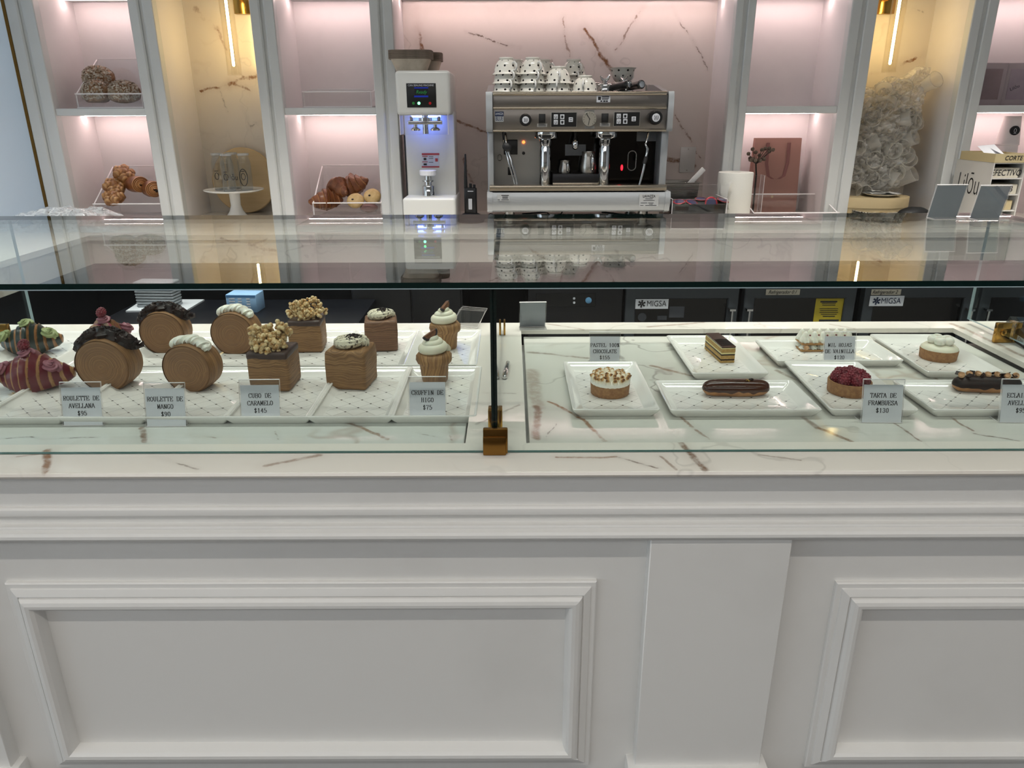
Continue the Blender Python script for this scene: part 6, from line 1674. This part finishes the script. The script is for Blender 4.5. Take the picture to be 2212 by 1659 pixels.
# capsule bin
xa = PY(1448, 465, 3.06).x; xb = PY(1566, 465, 3.06).x; zf2 = ZB + .0003
cb = thing('capsule_bin', 'clear acrylic bin full of coffee capsules', 'acrylic bin', ((xa + xb) / 2, 3.12, zf2))
hB = .118
for nm, args in (('base_pane', (xa, xb, 3.04, 3.22, zf2, zf2 + .003, 'z')), ('front_pane', (xa, xb, 3.04, 3.043, zf2 + .003, zf2 + hB, 'y')), ('back_pane', (xa, xb, 3.217, 3.22, zf2 + .003, zf2 + hB + .04, 'y')), ('side_pane', (xa, xa + .003, 3.043, 3.217, zf2 + .003, zf2 + hB, 'x')), ('side_pane', (xb - .003, xb, 3.043, 3.217, zf2 + .003, zf2 + hB, 'x'))):
    part(nm, sheet(B(), *args), [ACR, ACRE], cb, None, world=True)
part('dark_liner', B().rbox(xa + .005, xb - .005, 3.047, 3.212, zf2 + .004, zf2 + .096, .002), BLACKM, cb, world=True)
CAPR = mat('red capsule foil', '#9c2531', 0.25, 0.4); CAPD = mat('capsule emblem', '#2b2b4c', 0.35)
CAPB = B().lathe([(.015, -.028), (.018, -.026), (.022, -.002), (.026, -.001), (.026, .001)], 24).mesh('capsule_cup', BLACK, 50)
CAPF = B().lathe([(.0255, .0012), (.0245, .002), (.020, .002)], 24, None, False, False).mesh('foil_rim', CAPR, 50)
CAPL = B().lathe([(.020, .002), (.001, .002)], 20, None, False, True).mesh('foil_emblem', CAPD, 50)
rnd = random.Random(12)
caps = [(1467, 436, 3.09, (15, -6), 'tilted back at the machine end of the bin'), (1494, 437, 3.09, (18, 10), 'second along the front of the bin'), (1536, 439, 3.058, (78, 0), 'standing upright against the front pane'), (1561, 433, 3.10, (12, 14), 'lying at the towel end of the bin'), (1514, 430, 3.17, (10, 0), 'at the back of the bin behind the others')]
for px, py, Y, tl, ds in caps:
    q = PY(px, py, Y)
    r = thing('coffee_capsule', 'red-rimmed black coffee capsule %s' % ds, 'capsule', tuple(q), 0, 'coffee capsules in the clear bin'); r.rotation_euler = (R(tl[0]), R(tl[1]), 0)
    part('capsule_cup', CAPB, None, r); part('foil_rim', CAPF, None, r); part('foil_emblem', CAPL, None, r)
# paper towel
q = PY(1590, 372, 3.23); Rt_ = (PY(1627, 375, 3.23).x - PY(1553, 375, 3.23).x) / 2; ht = q.z - ZB
TOW = mat('paper towel', '#d9d7cf', 0.85, bump=0.4, bscale=260)
pt_ = thing('paper_towel_roll', 'white paper towel roll standing before the post', 'paper towel', (q.x, 3.23, ZB + .0003))
part('roll', B().lathe([(Rt_ * .99, 0), (Rt_, .004), (Rt_ * 1.005, ht * .5), (Rt_, ht - .003), (Rt_ * .98, ht), (.020, ht), (.019, ht - .002), (.019, ht - .03), (.001, ht - .03)], 44), TOW, pt_, 50)
part('loose_sheet', B().grid(lambda u, v: (-(Rt_ + .002 + .025 * u * (1 - abs(2 * v - 1) ** 2)) * math.cos(R(20 + 40 * u)), -(Rt_ + .002) * math.sin(R(20 + 40 * u)) - .018 * u, ht * (.35 + .45 * v) + .01 * math.sin(u * 5 + v * 3)), 12, 12), TOW, pt_, 60)
# dried flower in a clear vase
q = PY(1627, 460, 3.30)
vs = thing('square_vase', 'clear square vase beside the paper towel roll', 'vase', (PY(1628, 440, 3.33).x, 3.33, ZB + .0003))
zv = PY(1630, 378, 3.33).z - ZB
b = B()
for args in ((-.028, .028, -.028, -.026, .003, zv, 'y'), (-.028, .028, .026, .028, .003, zv, 'y'), (-.028, -.026, -.026, .026, .003, zv, 'x'), (.026, .028, -.026, .026, .003, zv, 'x'), (-.028, .028, -.028, .028, 0, .003, 'z')): sheet(b, *args)
part('vase', b, [ACR, ACRE], vs, None)
TWIG = mat('dry twig', '#2b221c', 0.8); BERR = nz_mat('dried berries', '#4a3d33', '#6d5d50', 90, 0.9, 0.4)
zh_ = PY(1625, 350, 3.33).z - ZB
b = B().tube([(0, 0, .02), (-.002, 0, zv), (-.008, 0, zh_ - .012), (-.01, 0, zh_)], [.004, .004, .0035, .003], 8)
rnd = random.Random(5); heads = []
for k in range(16):
    a = 2 * math.pi * k / 16; l = rnd.uniform(.022, .060); up = rnd.uniform(.0, .058)
    e = Vector((-.008 + l * math.cos(a) + .006, .7 * l * math.sin(a), zh_ + up)); heads.append(e)
    b.tube([(-.008, 0, zh_ - .008), tuple((Vector((-.008, 0, zh_)) + e) / 2 + Vector((0, 0, -.004))), tuple(e)], [.002, .0016, .0012], 5)
sg = thing('dried_sprig', 'dried brown berry sprig standing in the clear vase', 'dried flower', tuple(vs.location))
part('twig', b, TWIG, sg, 60)
for e in heads: part('dried_berry', B().ball(.0085, .0085, .0080, T(e), 10, 7, lambda p: 1 + .15 * noise.noise(p * 4)), BERR, sg, 60)
# pink bag
q0 = PY(1633, 299, YB - .10); q1 = PY(1737, 299, YB - .10); hb_ = q0.z - ZB; wb_ = (q1.x - q0.x) / 2 * .97
BAGM = mat('pink kraft paper', '#a87f74', 0.65, var=0.05, bscale=8)
bg_ = thing('paper_bag', 'dusty pink paper bag with ribbon handles', 'bag', ((q0.x + q1.x) / 2, YB - .07, ZB + .0003))
b = B()
d0 = .045; v = [(-wb_, -d0, 0), (wb_, -d0, 0), (wb_, d0, 0), (-wb_, d0, 0), (-wb_, -d0, hb_ * .12), (wb_, -d0, hb_ * .12), (wb_, d0, hb_ * .12), (-wb_, d0, hb_ * .12), (-wb_, -.012, hb_), (wb_, -.012, hb_), (wb_, .012, hb_), (-wb_, .012, hb_), (-wb_ + .02, 0, hb_ * .5), (wb_ - .02, 0, hb_ * .5)]
b.add(v, [(3, 2, 1, 0), (0, 1, 5, 4), (4, 5, 9, 8), (2, 3, 7, 6), (6, 7, 11, 10), (1, 2, 6, 5), (3, 0, 4, 7), (5, 6, 13), (5, 13, 9), (6, 10, 13), (13, 10, 9), (7, 4, 12), (4, 8, 12), (12, 8, 11), (7, 12, 11)])
part('bag_body', b, BAGM, bg_, None)
RIB = mat('mauve ribbon', '#8b5c58', 0.5)
b = B(); n = 18; xs = .048
P = [Vector((-xs, -.018 - .002 * i, hb_ - .018 - .035 * 0 - (hb_ * .52) * (i / 8))) for i in range(8)]
path = [(-xs, hb_ - .02)] + [(-xs, hb_ - .03 - .02 * i) for i in range(5)] + [(-xs * .75, hb_ * .50), (-xs * .3, hb_ * .46), (xs * .3, hb_ * .46), (xs * .75, hb_ * .50)] + [(xs, hb_ - .11 + .02 * i) for i in range(5)] + [(xs, hb_ - .02)]
v = []
for i, (x, z) in enumerate(path):
    yv = -.014 - .028 * (1 - z / hb_) - .006
    v += [(x - .007, yv, z), (x + .007, yv - .001, z), (x + .007, yv + .0008, z), (x - .007, yv + .0015, z)]
f = [(i * 4 + j, i * 4 + (j + 1) % 4, (i + 1) * 4 + (j + 1) % 4, (i + 1) * 4 + j) for i in range(len(path) - 1) for j in range(4)] + [(0, 1, 2, 3), tuple(4 * (len(path) - 1) + j for j in (3, 2, 1, 0))]
part('ribbon_handle', B().add(v, f), RIB, bg_, 60)
part('bag_spot', B().lathe([(.006, 0), (.006, .0008)], 14, T((-.01, -.0425, hb_ * .22)) @ Rx(94)), mat('cream seal', '#cbb58e', 0.5), bg_)

# ------------------------------------------------------------------ niche with round box and bag of cups
xa = PY(1828, 430, 3.30).x; xb = PY(1990, 430, 3.30).x; Rb2 = (xb - xa) / 2; cxb = (xa + xb) / 2; YRB = 3.42
hb2 = PY(1900, 428, YRB - .1).z - ZB
BIRCH = mat('birch veneer', '#c9b48a', 0.55, var=0.06, bscale=14)
rbx = thing('round_wooden_box', 'pale round wooden box with lid below the bag of cups', 'box', (cxb, YRB, ZB + .0003))
part('box_body', B().lathe([(Rb2 * .97, 0), (Rb2 * .97, hb2 * .55)], 56, Matrix.Diagonal((1, .75, 1, 1))), BIRCH, rbx, 40)
part('lid', B().lathe([(Rb2 * .985, hb2 * .5), (Rb2, hb2 * .52), (Rb2, hb2 - .003), (Rb2 * .99, hb2), (.001, hb2)], 56, Matrix.Diagonal((1, .75, 1, 1))), BIRCH, rbx, 40)
part('front_tab', B().box(-.012, .026, -Rb2 * .73 - .002, -Rb2 * .73 + .004, hb2 * .12, hb2 * .36), mat('veneer seam', '#a88f62', 0.6), rbx)
q = PZ(1905, 420, ZB + hb2)
np_ = thing('small_plate', 'small white plate on the lid of the round box', 'plate', (PY(1904, 418, YRB - .03).x, YRB - .03, ZB + hb2 + .0006))
part('dish', B().lathe([(.040, 0), (.045, .002), (.078, .012), (.080, .014), (.076, .0135), (.045, .005), (.001, .004)], 40), PORC, np_, 60)
b = B()
b.grid(lambda u, v: (-.062 + .125 * u + .012 * v, -.045 + .085 * v, .014 + .008 * math.sin(u * 4 + v) + .003 * noise.noise(Vector((u * 4, v * 4, 0)))), 14, 10)
b.grid(lambda u, v: (-.055 + .110 * u, -.038 + .075 * v, .020 + .007 * math.sin(u * 4 + 1 + v) + .003 * noise.noise(Vector((u * 4, v * 4, 2)))), 14, 10)
single('folded_napkin', b, mat('napkin', '#dedcd6', 0.85), 'white folded napkin lying on the small plate', 'napkin', tuple(np_.location), 0, smooth=60)
q = PZ(1972, 460, ZB)
single('black_pouch', B().ball(.075, .04, .030, T((0, 0, .028)), 28, 14, lambda p: 1 + .08 * noise.noise(p * 2.2)), BLACKM, 'black soft pouch beside the round wooden box', 'pouch', (PY(1975, 455, 3.27).x, 3.27, ZB + .0003), R(10), smooth=60)
# striped plates
ZBM = NT('zebra plate'); o_ = ZBM.obj(); w_ = ZBM.n('ShaderNodeTexWave'); ZBM.l(o_, w_.inputs[0]); w_.inputs['Scale'].default_value = 22; w_.inputs['Distortion'].default_value = 5
ZBM.bsdf(ZBM.mix(ZBM.step(w_.outputs[1], .45, .55), lin('#dcdad4'), lin('#2c2e33')), .12); ZBM = ZBM.m
q = PZ(1925, 481, ZB); ZPL = B().lathe([(.07, 0), (.075, .001), (.118, .010), (.120, .0125), (.115, .0125), (.075, .004), (.001, .004)], 48).mesh('striped_plate', ZBM, 60)
for k in range(5):
    single('striped_plate', ZPL, None, 'black and white striped plate, %s in the stack of five' % ['bottom', 'second from the bottom', 'middle', 'second from the top', 'top'][k], 'plate', (q.x, q.y + .10, ZB + .0003 + .0065 * k), R(31 * k), 'striped plates on the back counter')
# bag of plastic cups
xa, xb = 1.515, 1.785
CUPC = clear('plastic cup wall', (.97, .97, .96), 1.45, .42, '#f8f5ee', .05)
CUPR = mat('plastic cup rim', '#d9d4c8', 0.25, Alpha=0.25)
CW = B().lathe([(.024, 0), (.0245, .002), (.035, .090)], 18, None, True, False).mesh('cup_wall', CUPC, 60)
CR = B().tube([(.035 * math.cos(t), .035 * math.sin(t), .090) for t in np.linspace(0, 2 * math.pi, 19)[:-1]], .0018, 5, False, None, None, True).mesh('cup_rim', CUPR, 60)
zlo = ZB + hb2 + .004; zhi = PY(1960, 140, 3.50).z
rnd = random.Random(21)
rows = 8; k = 0
for j in range(rows):
    for i in range(5):
        X = xa + (xb - xa) * (i + .5 + .35 * (j % 2) - .17) / 5 + .02 * j / rows; z = zlo + .045 + (zhi - zlo - .13) * j / (rows - 1) * (.82 + .036 * i)
        r = thing('plastic_cup', 'clear plastic cup inside the tall bag, %s from the bottom, %s across' % (['lowest row', 'second row', 'third row', 'fourth row', 'fifth row', 'sixth row', 'seventh row', 'top row'][j], ['first', 'second', 'third', 'fourth', 'fifth'][i]), 'plastic cup', (X, 3.50 + rnd.uniform(-.03, .03), z), 0, 'clear plastic cups in the bag')
        r.rotation_euler = (R(90 + rnd.uniform(-40, 40)), R(rnd.uniform(-30, 30)), R(rnd.uniform(-50, 50)))
        part('cup_wall', CW, None, r); part('cup_rim', CR, None, r)
BAGF = clear('bag film', (.97, .965, .95), 1.6, .36, '#fdfbf7', .12, 0, 12, .42)
def bagf(side):
    def fn(u, v):
        x = 1.502 + .285 * u + .045 * v * u; z = zlo + (zhi - zlo) * v * (.80 + .20 * u + .02 * math.sin(u * 17))
        e = (max(0, 1 - (2 * u - 1) ** 4)) ** .5 * (max(0, 1 - (2 * v - 1) ** 8)) ** .5
        d = .085 * e + e * (.030 * (abs(noise.noise(Vector((u * 6, v * 13, side * 3)))) - .2) + .018 * noise.noise(Vector((u * 17, v * 34, side))) - .010 * abs(noise.noise(Vector((u * 5, v * 9, 7 + side)))))
        h1 = noise.cell(Vector((u * 977.3, v * 771.7, side))); h2 = noise.cell(Vector((v * 1313.1, u * 677.9, side + 5)))
        return (x + .008 * (h1 - .5) * (0 < u < 1), 3.505 + side * (d + .016 * (h2 - .5) * e), z + .008 * (h2 - .5) * (0 < v < 1))
    return fn
bagb = B().grid(bagf(-1), 30, 50); bagb.grid(bagf(1), 30, 45)
single('cup_bag', bagb, BAGF, 'tall crinkled clear bag packed with plastic cups', 'plastic bag', ((xa + xb) / 2, 3.505, zlo), smooth=None, world=True)

# ------------------------------------------------------------------ east niche
q0 = PY(2122, 135, YB - .06); q1 = PY(2180, 219, YB - .06)
CARD = mat('grey card box', '#a79fa2', 0.6); PIC = nz_mat('mauve marbled print', '#7f7174', '#8f8184', 6, 0.5, 0.0); PIC2 = nz_mat('lilac marbled print', '#968b95', '#a69ca4', 6, 0.5, 0.0)
for k, (xa_, xb_, m_, ds, rot) in enumerate(((2108, 2181, PIC, 'with a plain mauve print', 6), (2181, 2262, PIC2, 'with a lilac print, cut off by the picture edge', -8))):
    a_ = PY(xa_, 136, YB - .10); c_ = PY(xb_, 136, YB - .10); w = (c_.x - a_.x) / 2; h = a_.z - ZSH1
    r = thing('display_box', 'grey gift box on the shelf %s' % ds, 'gift box', ((a_.x + c_.x) / 2, YB - .10, ZSH1 + .0004), R(rot), 'gift boxes on the shelf')
    part('box_panel', B().rbox(-w, w, -.004, .014, 0, h, .002), CARD, r)
    part('printed_window', B().rbox(-w * .80, w * .72, -.006, -.0042, h * .14, h * .86, .004, 2), m_, r)
    if k: text('Lilōu', .020, GREYPR, r, T((-w * .45, -.0065, h * .42)) @ FACE @ Rz(25))
# paper cups: one on a nested stack, upside down
q = PY(2180, 330, YJ + .14); Xc = PY(2178, 300, YJ + .14).x
CUPW = mat('white paper cup', '#e6dedd', 0.5)
zc1 = PY(2180, 313, YJ + .14).z; zc0 = ZB + .0003
PCUP = B().lathe([(.046, 0), (.0475, .002), (.0465, .005), (.033, .122), (.032, .1225), (.001, .119)], 36).mesh('cup_wall', CUPW, 50)
n_c = 9
for k in range(n_c):
    z = zc0 + (zc1 - zc0) * k / (n_c - 1)
    nm_ = ['lowest', 'second', 'third', 'fourth', 'fifth', 'sixth', 'seventh', 'eighth', 'topmost'][k]
    r = thing('paper_cup', 'white paper cup upside down, %s in the nested stack' % nm_ + (' with a round black mark' if k == 8 else ''), 'paper cup', (Xc, YJ + .14, z), R(-30), 'nested paper cups')
    part('cup_wall', PCUP, None, r)
    if k == 8:
        Mk = T((.006, -.0395, .062)) @ Rx(-83)
        mk = part('round_mark', B().lathe([(.020, -.004), (.020, .003)], 28, T((.016, -.0365, .062)) @ Rz(22) @ Rx(84)), INK, r)
        b = B().tube([(.0045 * math.cos(t), 0, .0085 * math.sin(t)) for t in np.linspace(0, 2 * math.pi, 21)[:-1]], .0009, 5, False, None, None, True); b.box(-.005, .005, -.0006, .0006, -.0125, -.0112)
        part('mark_letter', b, LBLW, mk, M=T((.0178, -.0405, .062)) @ Rz(22) @ Rx(-6))
# drawer tower
YD0 = 3.06
a_ = PY(2068, 345, YD0 + .0); zt3 = PY(2140, 352, YD0).z
xr0 = PY(2140, 400, YD0).x; xr1 = PY(2205, 400, YD0).x
DT = mat('white drawer board', '#d7d4cf', 0.5)
dt = thing('paper_drawer_tower', 'white desktop drawer tower with a tall lettered side', 'drawer tower', ((xr0 + xr1) / 2, YD0 + .13, ZB + .0003), 0)
zz = ZB + .0003; t_ = .004; hT = zt3 - zz
part('side_panel', B().box(xr0 - t_, xr0, YD0, YD0 + .26, zz, zt3), DT, dt, world=True)
part('side_panel', B().box(xr1, xr1 + t_, YD0, YD0 + .26, zz, zt3), DT, dt, world=True)
part('back_panel', B().box(xr0, xr1, YD0 + .256, YD0 + .26, zz, zt3), DT, dt, world=True)
MAN = mat('manila card', '#c9b88e', 0.6); MANW = mat('pale card', '#d6cfbd', 0.6)
words = ['CARD', '', 'C.HAB', 'EFECTIVO']
for k in range(5):
    z = zz + hT * k / 4.0
    part('shelf', B().box(xr0, xr1, YD0 + .002, YD0 + .255, min(z, zt3 - t_), min(z, zt3 - t_) + t_), DT, dt, world=True)
    if k < 4:
        h = hT / 4 * .62
        d = part('drawer', B().rbox(xr0 + .003, xr1 - .006 - .006 * (k % 2), YD0 + .010, YD0 + .20, z + t_ + .0005, z + t_ + h, .001, 1), MANW if k != 1 else MAN, dt, world=True)
        if words[k]: text(words[k], h * .85, INK, d, T(Vector(((xr0 + xr1) / 2 - .003, YD0 + .0092, z + t_ + h * .5)) - dt.location) @ FACE, .15, .0002, .82)
text('Lilōu', .120, INK, dt, T(Vector((xr0 - t_ - .0006, YD0 + .145, zz + hT * .62)) - dt.location) @ Rz(-90) @ FACE, 0, -.0012, .66)
# open tray on top
tr = thing('card_tray', 'shallow manila card tray lettered CORTE on top of the drawers', 'tray', ((xr0 + xr1) / 2, YD0 + .12, zt3 + .0006))
hw_ = (xr1 - xr0) / 2 + .005; hh_ = .034
b = B(); b.box(-hw_, hw_, -.12, .12, 0, .002); b.box(-hw_, hw_, -.12, -.117, .002, hh_); b.box(-hw_, hw_, .117, .12, .002, hh_); b.box(-hw_, -hw_ + .003, -.117, .117, .002, hh_); b.box(hw_ - .003, hw_, -.117, .117, .002, hh_)
part('tray_body', b, MAN, tr)
text('CORTE', .024, INK, tr, T((.008, -.1206, hh_ * .5)) @ FACE, .15, .0003, .9)
single('paper_slip', B().grid(lambda u, v: (-.05 + .07 * u, -.06 + .10 * v, .012 + .045 * v + .006 * u), 4, 4), PAPER, 'white paper slip standing higher in the card tray', 'paper', tuple(tr.location), 0, 'paper slips in the card tray')
single('paper_slip', B().grid(lambda u, v: (-.01 + .06 * u, -.07 + .09 * v, .030 - .02 * u + .02 * v), 4, 4), PAPER, 'white paper slip lying lower in the card tray', 'paper', tuple(tr.location), 0, 'paper slips in the card tray')
